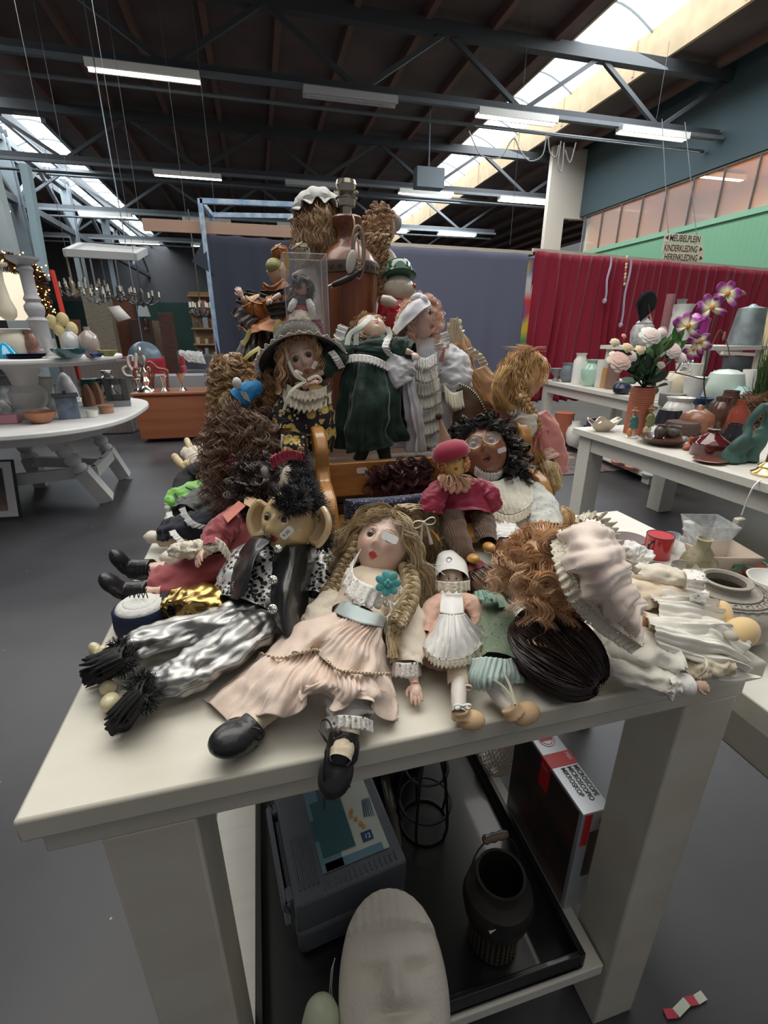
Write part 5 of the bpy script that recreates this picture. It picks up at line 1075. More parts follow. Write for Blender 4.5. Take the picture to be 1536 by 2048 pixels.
LEOP = pattern('silver_leopard_satin',(.66,.66,.64),[((.012,.012,.012),125,.44),((.62,.62,.60),260,.18)],70,rough=.3,metal=.25)
ctube([(560,1080,.10,26),(545,1110,.09,74),(525,1150,.075,80),(505,1190,.06,72),(490,1215,.05,66)],flat=.55,wr=.08,seed=51,folds=(8,0,.05)).build('leopard_shirt',LEOP,t)
ctube([(500,1095,.085,20),(480,1130,.07,32),(468,1165,.055,34),(470,1200,.045,26)],flat=.65,wr=.10,seed=52).build('sleeve',LEOP,t)
ctube([(630,1090,.08,18),(645,1120,.065,26),(640,1160,.05,26),(628,1190,.04,20)],flat=.65,wr=.10,seed=53).build('sleeve',LEOP,t)
LEA = mat('black_leather',(.017,.018,.020),.34,bump=.2,bscale=60,coat=.2)
sheet([[(548,1082,.115),(580,1092,.135),(620,1088,.12),(650,1085,.07)],[(544,1130,.105),(580,1135,.115),(612,1130,.10),(638,1125,.06)],[(540,1185,.085),(570,1190,.095),(598,1185,.08),(622,1180,.045)],[(548,1232,.065),(568,1240,.07),(590,1235,.06),(612,1225,.03)],[(560,1262,.05),(575,1275,.05),(592,1268,.045),(608,1250,.025)]],nu=60,nv=60,wr=.002,seed=4,wk=14).build('jacket_front',LEA,t,solid=.0016)
sheet([[(500,1082,.12),(520,1076,.14),(545,1078,.145)],[(474,1120,.10),(492,1115,.125),(512,1110,.135)],[(460,1150,.085),(480,1155,.108),(502,1145,.12)],[(448,1192,.055),(468,1198,.082),(486,1192,.09)]],nu=40,nv=40,wr=.002,seed=5,wk=14).build('jacket_front',LEA,t,solid=.0016)
RHM = mat('pewter_rhinestone',(.55,.55,.5),.25,metal=.9)
for x,y,h in ((556,1098,.14),(546,1160,.118),(545,1218,.092),(472,1170,.086)):
 b = MB(); p = T(x,y,h); Mx = frame(cv(0,.4,1),cv(0,1,-.3)); A = np.stack([Mx[:,0],Mx[:,2],Mx[:,1]],1)
 b.lathe([(0,.003),(.004,.0028),(.0062,.0015),(.0066,0)],p,20,ax=A)
 for k in range(8): b.ell(p+A@V3(.0048*math.cos(k*.785),.0048*math.sin(k*.785),.0024),.0011,6,4)
 b.build('rhinestone_button',RHM,t)
b = MB(); rs = np.random.RandomState(4)
for k in range(60): p = T(515+55*rs.rand()+0,1068+20*rs.rand(),.115+.02*rs.rand()); b.ell(p,.0028,8,6)
for k in range(14): b.ell(T(508+5*math.sin(k),1085+k*8,.118-.002*k),.0028,8,6)
b.build('black_beads',mat('jet_bead',(.008,.008,.01),.12,coat=.5),t)
fluff(t,'feather_collar',[(T(x,y,h),px(T(x,y,h),8)) for x,y,h in ((520,1078,.12),(540,1084,.125),(562,1085,.125),(600,1082,.12),(630,1072,.1))],.012,120,FLU,5)
SILVR = mat('silver_lame',(.36,.36,.35),.38,metal=.9,bump=.08,bscale=120)
ctube([(520,1215,.045,36),(490,1225,.045,44),(440,1245,.040,42),(380,1260,.034,38),(310,1278,.032,42),(262,1292,.03,38),(238,1300,.026,22)],flat=.62,wr=.15,folds=(5,.03,.08),seed=61,wk=3,m=90,n=80).build('trouser_leg',SILVR,t)
ctube([(528,1238,.045,40),(500,1262,.042,50),(450,1300,.038,52),(400,1330,.032,50),(350,1352,.030,46),(310,1362,.028,36),(290,1366,.024,22)],flat=.62,wr=.15,folds=(6,.03,.08),seed=66,wk=3,m=90,n=80).build('trouser_leg',SILVR,t)
ctube([(510,1225,.04,12),(535,1245,.035,15),(552,1275,.02,14)],flat=.9,wr=.02).build('arm',mat('dull_tan_skin',(.42,.33,.24),.5),t)
for (x,y,a) in ((230,1310,0),(270,1380,1)):
 p = T(x,y,.028); d = cv(-.85,-.4,.1) if a == 0 else cv(-.6,-.75,.15)
 frill([(x+18,y-30,.04),(x-4+10,y-6,.058),(x+8,y+12,.045),(x+14,y+30,.016)],d,.030,9,.006,scallop=.7).build('cuff_lace',mat('black_cuff_lace',(.010,.010,.011),.7),t,solid=.001)
 frill([(x+24,y-26,.046),(x+14,y-2,.06),(x+18,y+16,.05),(x+22,y+34,.016)],d,.024,8,.006,scallop=.7,seed=2).build('cuff_lace',mat('black_cuff_lace2',(.010,.010,.011),.7),t,solid=.001)
 fluff(t,'feather_cuff',[(T(x+10+q,y+r_,.034),.010) for q,r_ in ((0,-10),(4,6),(8,18),(14,-4))],.016,240,FLU,7+a)
FOOT = mat('cream_resin_foot',(.66,.58,.36),.35,coat=.3)
blob('foot',FOOT,t,[(T(200,1318,.022),(.011,.020,.010),frame(cv(-.3,-1,0),(0,0,1))),(T(192,1302,.026),(.008,.014,.010),frame(cv(-.5,.8,0),(0,0,1)))],vox=.0016)
blob('foot',FOOT,t,[(T(216,1375,.014),(.010,.010,.010)),(T(220,1404,.013),(.011,.014,.010))],vox=.0016)
# ---- H: gold satin garment with black sequins
t = thing('gold_satin_doll',(*T(395,1200,0)[:2],TZ),'shiny gold satin skirt with black sequin edge, belonging to a doll under the goblin','doll')
ctube([(465,1205,.04,40),(430,1203,.045,48),(390,1200,.042,46),(352,1200,.036,44)],flat=.55,wr=.11,folds=(5,.02,.07),seed=71,wk=2.5).build('skirt',mat('gold_lame',(.55,.36,.12),.22,metal=.95),t)
b = MB(); rs = np.random.RandomState(5)
for k in range(420):
 u = rs.rand(); x = 333+18*rs.rand(); y = 1165+80*u; p = T(x,y,.012+.040*math.sin(pi*u)*rs.uniform(.8,1)); b.lathe([(.0024,0),(.0022,.0004)],p,7,ax=frame(rs.randn(3),rs.randn(3)))
b.build('sequin_edge',mat('black_sequin',(.012,.012,.013),.15,metal=.5),t); ctube([(352,1202,.03,38),(334,1204,.026,38)],flat=.6).build('band',mat('black_band',(.012,.012,.013),.7),t)
# ---- G: pincushion hat
t = thing('pillbox_pincushion',T(290,1245,0),'round navy felt box with a quilted white top, left of the gold satin','pincushion')
p = T(290,1250,0); r = px(p,52); b = MB(); b.lathe([(r*1.0,0),(r*1.03,.01),(r*1.0,.034),(r*.93,.038),(r*.86,.036),(0,.036)],p,48); b.build('navy_side',mat('navy_felt',(.012,.018,.055),.85,bump=.4,bscale=300),t)
b = MB(); n = 60; vs = []; fs = []
for j in range(31):
 for i in range(n):
  a = 2*pi*i/n; q = j/30; rr = r*.88*q; h = .036+.013*math.sqrt(max(0,1-q*q))-.0012*(1-abs(math.sin(a*5+3*q)))**3*(q > .1)-.001*(1-abs(math.sin(q*9)))**3; vs.append(p+V3(rr*math.cos(a),rr*math.sin(a),h))
b.add(vs,[(j*n+i,j*n+(i+1) % n,(j+1)*n+(i+1) % n,(j+1)*n+i) for j in range(30) for i in range(n)]); b.build('quilted_top',mat('quilted_white_cloth',(.70,.70,.66),.8,bump=.4,bscale=150),t)
b = MB(); b.box(T(240,1250,.018),(.004,.014,.01),rz=.5); b.build('cloth_label',PAPER,t)
# ---- I: red dress doll with black boots
t = thing('red_dress_doll',(*T(400,1140,0)[:2],TZ),'dark-haired doll in a dusty red dress, legs out to the left in black laced boots','doll')
REDD = mat('dusty_red_cotton',(.33,.065,.075),.75,sheen=.35,bump=.12,bscale=220)
c = T(520,975,.16); fI,uI = cv(-1,-.1,-.25),cv(.2,1,-.1); head(t,c,.048,fI,uI,(.6,.42,.33))
hair(t,c,.051,fI,uI,DBR,G=110,K=11,length=.12,fall=cv(.05,-1,-.1),curl=(.007,.03),puff=.28,seed=14,fringe=8,low=-.9,line=.38,clump=.007)
bow(T(462,930,.19)+V3(0,0,.01),.014,cv(.6,.7,.3),cv(-.7,.6,.2),tl=.5).build('hair_bow',mat('dull_red_ribbon',(.35,.05,.07),.6),t,solid=.001)
ctube([(505,1010,.12,22),(490,1040,.105,52),(470,1080,.085,62),(430,1120,.06,64),(380,1150,.045,52),(335,1165,.04,50),(310,1172,.036,46)],flat=.62,wr=.08,folds=(7,.01,.05),seed=81,m=60).build('dress',REDD,t)
ctube([(468,1032,.14,20),(448,1055,.125,32),(430,1082,.11,30),(424,1100,.105,20)],flat=.8,wr=.08,folds=(9,.02,.05),seed=82).build('sleeve',REDD,t)
b = MB(); b.poly([T(492,985,.165),T(540,1015,.16),(T(528,1030,.155)),T(488,1008,.16)],.002,cv(0,.3,1)); b.build('collar',mat('tan_collar',(.50,.33,.20),.8),t)
b = MB(); b.poly([T(478,1002,.165),T(492,1012,.16),T(456,1046,.145),T(446,1030,.15)],.002,cv(0,.3,1)); b.build('placket',mat('coral_trim',(.55,.18,.13),.7),t)
ctube([(440,1090,.11,10),(415,1095,.105,22),(385,1098,.10,24),(350,1100,.09,18)],flat=.7,wr=.18,seed=83,wk=6).build('lace_sleeve',CLACE,t)
frill([(420,1068,.12),(448,1085,.125),(462,1108,.11)],cv(-.1,-1,.1),.016,7,.004).build('cuff_lace',CLACE,t,solid=.001)
hand(t,T(405,1100,.105),T(394,1125,.095)-T(406,1098,.105),cv(-.6,.2,.8),.036,PSK,arm=T(432,1078,.115),curl=.4,side=-1)
for (x,y,x2,y2,l) in ((292,1140,252,1142,0),(285,1186,234,1190,1)):
 pa = T(x+12,y-4,.042); pb = T(x-18,y-2,.036)
 s_ = boot(t,[(T(x+14,y-2,.040),.0185),(T(x-6,y,.037),.020),(T(x-26,y-2,.035),.019)],(T(x-30,y+4,.030),T(x2-16,y2-26,.062),.017),None,upv=cv(-1,-.2,.3))
 b = MB()
 for k in range(4): q = T(x+6-9*k,y,.058); b.tube([q+cv(-.1,1,.2)*.008,q+cv(.2,-1,.2)*.008+cv(1,0,0)*.003],.0008,5); b.tube([q+cv(.3,1,.2)*.008,q+cv(-.4,-1,.2)*.008],.0008,5)
 b.build('boot_lacing',LACEB,s_)
 ctube([(x+40,y-2,.04,17),(x+10,y,.04,16)],flat=.9,wr=.01).build('leg',PSK,t)
# ---- K: grey and navy dress with white shoes
t = thing('navy_skirt_doll',(*T(380,1040,0)[:2],TZ),'doll in grey velvet jacket and navy skirt with lace, white shoes pointing left','doll')
GV = mat('grey_velvet',(.12,.125,.12),.75,sheen=.5,bump=.5,bscale=60)
c = T(500,955,.09); head(t,c,.04,cv(-1,.2,.2),cv(.2,1,0),(.6,.42,.33)); hair(t,c,.042,cv(-1,.2,.2),cv(.2,1,0),DBR,G=40,K=9,length=.07,fall=cv(0,-1,0),curl=(.005,.03),puff=.2,seed=3)
ctube([(480,970,.08,28),(440,985,.075,40),(400,1010,.065,42),(372,1030,.055,40)],flat=.6,wr=.14,seed=85,wk=5).build('jacket',GV,t)
frill([(372,1000,.07),(372,1020,.08),(388,1042,.08),(412,1050,.075),(430,1048,.07)],cv(-.7,-.5,.2),.013,9,.003).build('jacket_lace',lace('grey_lace',(.5,.5,.48),260,.25),t,solid=.001)
ctube([(430,1040,.06,28),(395,1052,.05,44),(360,1058,.04,44),(340,1062,.034,42)],flat=.6,wr=.08,folds=(9,.01,.06),seed=86).build('skirt',mat('navy_wool',(.012,.013,.024),.85,sheen=.2),t)
frill([(342,1020,.02),(348,1040,.05),(352,1062,.06),(368,1080,.055),(380,1092,.04)],cv(-.8,-.3,.2),.012,10,.002).build('skirt_lace',WLACE,t,solid=.001)
WSH = mat('white_shoe_leather',(.70,.66,.56),.45)
ctube([(385,1078,.032,14),(350,1078,.030,17),(325,1078,.028,18)],flat=.85,wr=.01).build('leg',mat('tan_stocking',(.55,.42,.32),.7),t)
for (x,y,h) in ((318,1074,.028),(350,1115,.02)):
 b = MB(); p,q = T(x+18,y,h),T(x-24,y,h); d = nrm(q-p); s_ = nrm(np.cross(d,(0,0,1))); Mx = np.stack([s_,d,V3(0,0,1)],1); L = np.linalg.norm(q-p)
 b.ell(mid(p,q),(.017,L*.68,.013),24,14,M=Mx); b.ell(q-d*.010,(.0175,.014,.014),20,12,M=Mx); o = b.build('shoe',WSH,t,remesh=.0018)
 b = MB(); b.tube([mid(p,q)-d*.006+s_*.018*math.cos(a)+V3(0,0,.016)*math.sin(a) for a in np.linspace(0,pi,14)],.0022,6); b.build('strap',WSH,t)
# ---- neon green bag
t = thing('green_satin_doll',(*T(390,985,0)[:2],TZ),'small doll body in bright lime green satin with black cords, beside the brown curls','doll')
ctube([(448,960,.06,22),(420,978,.055,34),(385,990,.045,40),(352,1000,.035,38),(342,1004,.03,24)],flat=.6,wr=.12,seed=87,folds=(5,.01,.05)).build('satin_body',mat('lime_satin',(.20,.55,.09),.35,sheen=.4),t)
b = MB()
for q in ([(350,985,.06),(358,1000,.065),(362,1018,.05)],[(372,975,.08),(400,985,.085),(430,980,.085),(446,985,.08)],[(346,982,.055),(352,998,.06),(356,1014,.05)]): b.tube(spline(mesh_pts(q),14),.0018,6)
b.build('black_cord',LACEB,t)
frill([(352,985,.05),(340,998,.045),(340,1018,.03)],cv(-1,0,.1),.012,6,.002).build('lace_edge',lace('grey_lace2',(.55,.55,.52),260,.25),t,solid=.001)
ctube([(420,930,.09,20),(388,945,.075,24),(372,960,.06,22),(362,985,.04,18)],flat=.7,wr=.06).build('black_sleeve',mat('black_sleeve_cloth',(.012,.012,.014),.8),t)
# ---- plush animal legs / cream shoes doll
t = thing('cream_soft_doll',(*T(410,940,0)[:2],TZ),'cream cloth doll behind the brown curls, tan booted feet sticking out left','doll')
CFB = mat('cream_fleece',(.70,.62,.50),.9,sheen=.3,bump=.3,bscale=200)
ctube([(470,950,.07,36),(430,940,.075,36),(400,915,.075,26),(378,905,.07,17)],flat=.8,wr=.05,seed=88).build('body',CFB,t)
ctube([(440,900,.09,26),(415,905,.085,22),(395,925,.075,20),(380,928,.07,14)],flat=.8,wr=.05,seed=89).build('leg',mat('pinkish_leg',(.68,.52,.44),.6),t)
boot(t,[(T(385,930,.075),.014),(T(370,930,.075),.015)],(T(366,934,.072),T(350,915,.09),.014),None,mat('tan_suede',(.62,.50,.30),.8),upv=cv(-1,.2,.2)); boot(t,[(T(398,900,.09),.013),(T(388,898,.09),.013)],(T(384,902,.09),T(374,882,.105),.013),None,mat('tan_suede2',(.60,.48,.29),.8),upv=cv(-1,.2,.2))
hand(t,T(388,945,.07),cv(-.9,.1,.2),cv(0,.7,.7),.022,PSK,arm=T(408,955,.07),curl=.6)
frill([(395,965,.06),(382,975,.055),(372,968,.05)],cv(-.6,-.5,.2),.014,6,.004).build('lace_edge',lace('grey_lace3',(.5,.5,.47),260,.25),t,solid=.001)
# ---- J: doll with a cloud of brown curls
t = thing('brown_curls_doll',(*D(490,1000,1.08)[:2],TZ),'doll under a huge cloud of brown curly hair, at the left of the heap','doll')
c = D(488,880,1.08); fJ,uJ = cv(-1,-.15,.15),cv(-.05,1,0)
head(t,c,.062,fJ,uJ,(.62,.42,.34),deep=.9)
hair(t,c,.063,fJ,uJ,MBR,G=190,K=12,length=.125,fall=cv(.1,-1,-.05),curl=(.008,.036),puff=.34,seed=18,fringe=14,fl=.5,line=.36,low=-.95,clump=.010,thick=.0010,zmin=TZ+.03,tone=.4)
hair(t,c+cv(-.2,-.6,.3)*.03,.058,cv(.6,.2,-1),uJ,MBR,G=50,K=10,length=.13,fall=cv(.0,-1,.2),curl=(.009,.04),puff=.35,seed=19,fringe=0,line=.1,low=-.95,clump=.010,name='front_curls',cap=False,zmin=TZ+.03,keep=lambda d: True)
ctube([(500,940,1.10,30),(495,980,1.08,50),(490,1030,1.04,60)],'D',flat=.7,wr=.08).build('dress',mat('dark_floral',(.05,.04,.04),.8),t)
# ---- L: second feathered puppet behind the goblin
t = thing('feathered_puppet',(*D(590,990,.86)[:2],TZ),'white-faced puppet with black feather hair and rose red brim, behind the goblin','puppet')
c = D(588,965,.86); head(t,c,.036,cv(-1,.1,.1),cv(.1,1,0),(.70,.62,.52),lips=(.5,.05,.04),eyes='painted',mat_=BONE,extra=lambda x,z,g: .2*g(x,z,0,-.25,.14,.12))
fluff(t,'feather_hair',[(D(x,y,Yd),px(D(x,y,Yd),r)) for x,y,Yd,r in ((598,950,.84,20),(605,975,.83,20),(600,925,.86,16),(590,1000,.83,16),(618,1000,.86,16))],.018,260,FLU,9)
frill([(545,938,.83),(560,928,.83),(585,920,.84),(612,926,.85)],cv(-.2,1,.3),.018,9,.005,'D').build('rose_brim',mat('rose_red_cloth',(.36,.05,.09),.7),t,solid=.002)
ctube([(598,1000,.86,16),(605,1040,.84,34),(610,1090,.82,38)],'D',flat=.7).build('black_robe',mat('black_robe_cloth',(.012,.012,.014),.7),t)
# ============================================================ BACK ROW OF THE HEAP
# ---- N: green velvet doll
t = thing('green_velvet_doll',(*D(745,905,1.14)[:2],TZ+.13),'doll in dark green velvet dress with white lace belt, head thrown back, arms spread','doll')
GVEL = mat('dark_green_velvet',(.010,.040,.028),.75,sheen=.45,bump=.5,bscale=70)
c = D(742,664,1.17); fN,uN = cv(.30,.85,.55),cv(-.35,.5,-1)
MN = head(t,c,.044,fN,uN,(.66,.48,.36),eyes='closed',lips=(.55,.12,.09),wide=.86,neck=.6)
hair(t,c,.046,fN,uN,LTBR,G=60,K=10,length=.05,fall=cv(-.2,-.6,-.8),curl=(.003,.02),puff=.10,seed=23,fringe=9,fl=.4,low=-.7)
ctube([(738,672,1.145,20),(742,690,1.14,50),(742,710,1.135,58),(740,726,1.13,52)],'D',flat=.6,wr=.06,seed=91).build('bodice',GVEL,t)
sheet([[(690,724,1.12),(720,722,1.08),(750,728,1.07),(772,735,1.09),(792,748,1.12)],[(676,790,1.12),(710,792,1.055),(750,795,1.04),(790,795,1.06),(812,790,1.12)],[(664,862,1.12),(705,868,1.05),(750,872,1.035),(795,862,1.06),(828,846,1.12)],[(662,892,1.12),(690,902,1.07),(730,905,1.04),(775,892,1.05),(808,880,1.08),(832,866,1.13)]],'D',nu=120,nv=60,pleats=((4,.002,.011),(11,.0015,.002)),wr=.006,seed=19,wk=14).build('skirt',GVEL,t,solid=.0015)
frill([(690,712,1.11),(715,708,1.075),(745,712,1.062),(772,724,1.075),(795,740,1.11)],cv(0,-1,.2),.018,16,.002,'D').build('lace_belt',WLACE,t,solid=.001)
ctube([(700,690,1.13,16),(675,710,1.11,24),(655,730,1.10,24),(638,745,1.09,18)],'D',flat=.8,wr=.10,seed=92).build('sleeve',GVEL,t)
ctube([(775,692,1.13,18),(798,698,1.11,27),(815,702,1.10,24),(828,702,1.09,17)],'D',flat=.8,wr=.10,seed=93).build('sleeve',GVEL,t)
frill([(668,700,1.08),(680,716,1.07),(690,734,1.08)],cv(-.8,-.4,.2),.014,7,.002,'D').build('sleeve_lace',WLACE,t,solid=.001)
frill([(770,676,1.10),(764,695,1.07),(775,712,1.08)],cv(.9,-.1,.2),.014,7,.002,'D').build('sleeve_lace',WLACE,t,solid=.001)
for (a,b_,d,pn) in (((632,750),(645,744),cv(-.8,-.6,.3),cv(0,.6,.8)),((824,706),(812,702),cv(.6,-.7,.5),cv(.2,.5,.9))):
 hand(t,D(*a,1.075),d,pn,.026,PALE,arm=D(*b_,1.08),curl=.5)
frill([(698,655,1.13),(690,672,1.12),(688,695,1.11),(700,706,1.10)],cv(-.8,.2,.3),.022,6,.005,'D').build('hood_lace',WLACE,t,solid=.001)
b = MB()
for q in ([(742,634,1.13),(722,652,1.10),(700,668,1.10),(694,690,1.09)],[(735,640,1.13),(715,662,1.10),(712,690,1.09)],[(775,655,1.12),(780,670,1.11),(770,682,1.1)]): b.tube(spline(mesh_pts(q,'D'),16),.006,6,flat=.15,up=cv(0,.2,1))
b.build('bonnet_ribbon',mat('pale_mint_ribbon',(.55,.62,.56),.5),t)
for (x0,x1,x2) in ((728,724,716),(762,768,772)):
 ctube([(x0,880,1.10,16),(x1,905,1.09,13),(x2,922,1.085,12)],'D',flat=.9,wr=.02).build('stocking',mat('dark_grey_stocking',(.045,.05,.05),.7),t)
# ---- O: white doll with pink-blond hair
t = thing('white_bonnet_doll',(*D(850,890,1.2)[:2],TZ+.13),'doll in pale blue-white gown and bonnet, long pinkish blond hair, facing right','doll')
PB = mat('pale_blue_satin_gown',(.66,.67,.70),.45,sheen=.4,bump=.1,bscale=100)
c = D(840,640,1.20); fO,uO = cv(.75,.0,.65),cv(-.12,1,-.1)
head(t,c,.052,fO,uO,(.80,.60,.50),lips=(.6,.2,.15),iris=(.08,.06,.05),jaw=.15,brow=(.35,.2,.12))
hair(t,c,.053,fO,uO,STRB,G=90,K=12,length=.125,fall=cv(-.1,-1,.15),curl=(.005,.028),puff=.16,seed=27,fringe=10,fl=.35,line=.25,low=-.8,clump=.007)
b = MB(); ax = frame(fO,uO); n = 40; vs = [];
sheet([[(862,610,1.15),(845,622,1.13),(820,645,1.13),(795,672,1.15)],[(855,596,1.18),(832,600,1.16),(806,625,1.16),(786,662,1.18)],[(840,592,1.24),(820,602,1.25),(800,630,1.25),(790,660,1.23)]],'D',nu=60,nv=30,wr=.002,seed=3).build('bonnet',PB,t,solid=.002)
b = MB(); b.ell(D(836,598,1.17),(.018,.014,.014)); b.ell(D(846,604,1.16),(.012,.012,.016)); b.build('bonnet_knot',PB,t)
ctube([(845,680,1.19,20),(850,705,1.18,52),(855,745,1.17,56),(856,800,1.16,54),(850,860,1.15,66),(845,900,1.14,74)],'D',flat=.55,wr=.06,folds=(11,.01,.10),seed=94,m=50).build('gown',PB,t)
sheet([[(800,730,1.10),(815,745,1.08),(825,760,1.09)],[(795,790,1.10),(822,800,1.06),(838,800,1.07)],[(812,850,1.10),(832,858,1.05),(850,850,1.06)],[(815,900,1.10),(835,905,1.05),(855,900,1.06)]],'D',nu=50,nv=60,pleats=(5,.002,.008),wr=.004,seed=44).build('overskirt',PB,t,solid=.001)
ctube([(805,710,1.13,20),(800,732,1.10,32),(798,755,1.08,28),(808,772,1.07,20)],'D',flat=.8,wr=.12,seed=95).build('sleeve',PB,t)
ctube([(885,700,1.17,20),(902,730,1.15,36),(908,765,1.13,34),(906,790,1.12,26)],'D',flat=.8,wr=.12,seed=96).build('sleeve',PB,t)
frill([(888,770,1.09),(905,785,1.08),(925,780,1.09)],cv(.1,-1,.1),.04,7,.006,'D').build('cuff_frill',mat('cream_frill',(.72,.68,.55),.7),t,solid=.001)
for k in range(7):
 y = 700+k*26; w_ = 26+3*k
 frill([(850-w_*.8,y+8,1.115-.01*(k % 2)),(850,y+16,1.10-.008*(k % 2)),(850+w_*.9,y+4,1.115)],cv(0,-1,.25),.030,9,.006,'D',seed=k).build('lace_tier',mat('ivory_tulle',(.72,.70,.62),.8,sheen=.3) if k > 1 else WLACE,t,solid=.0012)
b = MB()
for q in ([(845,730,1.08),(842,760,1.07),(836,790,1.07)],[(858,735,1.08),(868,775,1.07),(872,810,1.07)],[(862,740,1.075),(880,770,1.07),(882,800,1.07)]): b.tube(spline(mesh_pts(q,'D'),12),.003,5,flat=.3)
b.build('cream_ribbons',mat('cream_ribbon',(.75,.70,.50),.5),t)
hand(t,D(886,705,1.10),cv(.1,.6,.3),cv(-.7,.2,.7),.022,mat('rosy_hand',(.60,.33,.25),.4),arm=D(882,722,1.11),curl=1.0)
frill([(868,690,1.12),(880,700,1.12),(884,680,1.13),(878,668,1.14)],cv(.8,.2,.2),.018,6,.004,'D').build('collar_tulle',WLACE,t,solid=.001)
# ---- M: straw-hat doll
t = thing('flowered_hat_doll',(*D(610,905,1.1)[:2],TZ+.13),'ginger doll in wide black hat with white frill and a black and yellow floral dress','doll')
c = D(607,722,1.12); fM,uM = cv(.12,-.18,1),cv(-.35,1,.1)
MM = head(t,c,.054,fM,uM,(.72,.50,.40),lips=(.42,.18,.14),iris=(.03,.02,.02),brow=(.30,.17,.10),jaw=.12,white=(.25,.2,.18))
hair(t,c,.052,fM,uM,GING,G=80,K=11,length=.12,fall=cv(-.3,-1,-.3),curl=(.004,.035),puff=.16,seed=29,fringe=14,fl=.28,line=-.05,low=-.8,clump=.008)
hc = c+nrm(uM)*.030+cv(0,0,-1)*.010; ax = frame(cv(.1,.35,1),cv(-.22,1,-.35)); A = np.stack([ax[:,0],ax[:,1],ax[:,2]],1)
BR_ = pattern('black_straw_print',(.035,.030,.022),[((.25,.2,.10),120,.22)],90,rough=.8)
b = MB(); n = 72; vs = []
for j,(r,z) in enumerate(((.052,.045),(.054,.020),(.056,.004),(.068,-.002),(.082,-.010),(.094,-.020))):
 for i in range(n):
  a = 2*pi*i/n; vs.append(hc+A@V3(r*math.cos(a)*1.02,r*math.sin(a)*.8,z-.016*(r-.05)/.045*abs(math.cos(a))**2))
b.add(vs,[(j*n+i,j*n+(i+1) % n,(j+1)*n+(i+1) % n,(j+1)*n+i) for j in range(5) for i in range(n)]); b.ell(hc+A@V3(0,0,.045),(.052,.042,.018),24,10,M=A); b.build('hat',BR_,t,solid=.002)
rim = [V3(*vs[5*n+i]) for i in range(n)]+[V3(*vs[5*n])]
frill(rim,lambda p,t_: nrm(p-hc),.009,34,.0035,world=True,nu=330).build('hat_frill',mat('white_eyelet_frill',(.76,.72,.66),.8),t,solid=.0012)
YFL = pattern('yellow_rose_print',(.014,.012,.014),[((.62,.44,.12),40,.50),((.74,.60,.34),85,.27),((.014,.012,.014),120,.22)],50)
ctube([(612,762,1.11,18),(612,782,1.10,44),(612,820,1.08,52),(612,860,1.07,54),(610,900,1.065,52)],'D',flat=.6,wr=.05,folds=(9,.01,.06),seed=97).build('dress',YFL,t)
ctube([(578,790,1.10,14),(568,830,1.08,24),(570,862,1.06,20)],'D',flat=.8,wr=.10,seed=98).build('sleeve',YFL,t)
ctube([(592,870,1.03,24),(590,905,1.01,26),(592,935,1.0,22)],'D',flat=.8,wr=.10,seed=99).build('pantaloon',YFL,t)
for q,w_ in (([(566,776,1.09),(585,792,1.055),(610,800,1.045),(640,795,1.055),(664,782,1.09)],.030),([(574,768,1.08),(592,778,1.055),(612,782,1.045),(638,778,1.055),(654,770,1.08)],.026)):
 frill(q,cv(0,-1,.3),w_*.8,11,.004,'D',scallop=.3).build('lace_collar',CLACE,t,solid=.001)
frill([(562,868,1.03),(580,872,1.02),(602,870,1.02)],cv(0,-1,.1),.030,7,.004,'D',scallop=.3).build('cuff_lace',CLACE,t,solid=.001)
b = MB()
for q in ([(570,690,1.10),(578,725,1.08),(592,752,1.06),(612,762,1.05)],[(612,762,1.045),(590,775,1.035),(575,795,1.03),(568,820,1.03)],[(612,762,1.045),(598,752,1.04),(592,742,1.045),(605,748,1.05)],[(615,760,1.045),(632,752,1.045),(642,760,1.045),(632,768,1.045)]): b.tube(spline(mesh_pts(q,'D'),16),.0034,6,flat=.2,up=cv(0,.2,1))
b.build('hat_ribbon',mat('ivory_silk_ribbon',(.74,.70,.58),.45),t)
hand(t,D(622,768,1.035),cv(.8,.3,.2),cv(0,.5,.8),.022,mat('rosy_hand2',(.62,.36,.29),.4),arm=D(608,775,1.05),curl=.8)
sticker(t,c+MM@(V3(-.38,.90,-.42)*.052),cv(.55,1,0),cv(-1,.5,.3),.018,.009)
# ---- golden frizzy hair between hat doll and curls; gnome with blue cap
t = thing('frizzy_blonde_doll',(*D(535,800,1.16)[:2],TZ+.13),'doll seen from behind, frizzy ginger-blonde hair, left of the flowered-hat doll','doll')
c = D(532,775,1.17); head(t,c,.04,cv(.2,0,-1),cv(0,1,0),(.6,.42,.33)); hair(t,c,.044,cv(.2,0,-1),cv(0,1,0),hairmat('copper_blonde_hair',(.50,.29,.13)),G=90,K=10,length=.085,fall=cv(0,-1,0),curl=(.006,.03),puff=.3,seed=41,fringe=0,low=-.95,line=.7)
ctube([(532,800,1.18,20),(530,850,1.17,40),(530,890,1.16,46)],'D',flat=.7).build('dress',mat('brown_print',(.20,.12,.07),.8),t)
t = thing('curly_blonde_doll',(*D(455,770,1.2)[:2],TZ+.13),'doll with tight pale blonde ringlets at the far left of the back row','doll')
c = D(458,745,1.22); head(t,c,.042,cv(-.6,0,-.6),cv(0,1,0),(.6,.42,.33)); hair(t,c,.042,cv(-.6,0,-.6),cv(0,1,0),LTBR,G=90,K=11,length=.12,fall=cv(-.05,-1,0),curl=(.007,.022),puff=.12,seed=43,fringe=0,low=-.95,line=.8)
ctube([(462,780,1.23,18),(468,830,1.22,34),(470,880,1.2,40)],'D',flat=.7).build('dress',mat('black_print',(.02,.018,.02),.8),t)
t = thing('gnome_doll',(*D(478,800,1.12)[:2],TZ+.10),'little blond doll in a blue pointed cap with a white ball tip','doll')
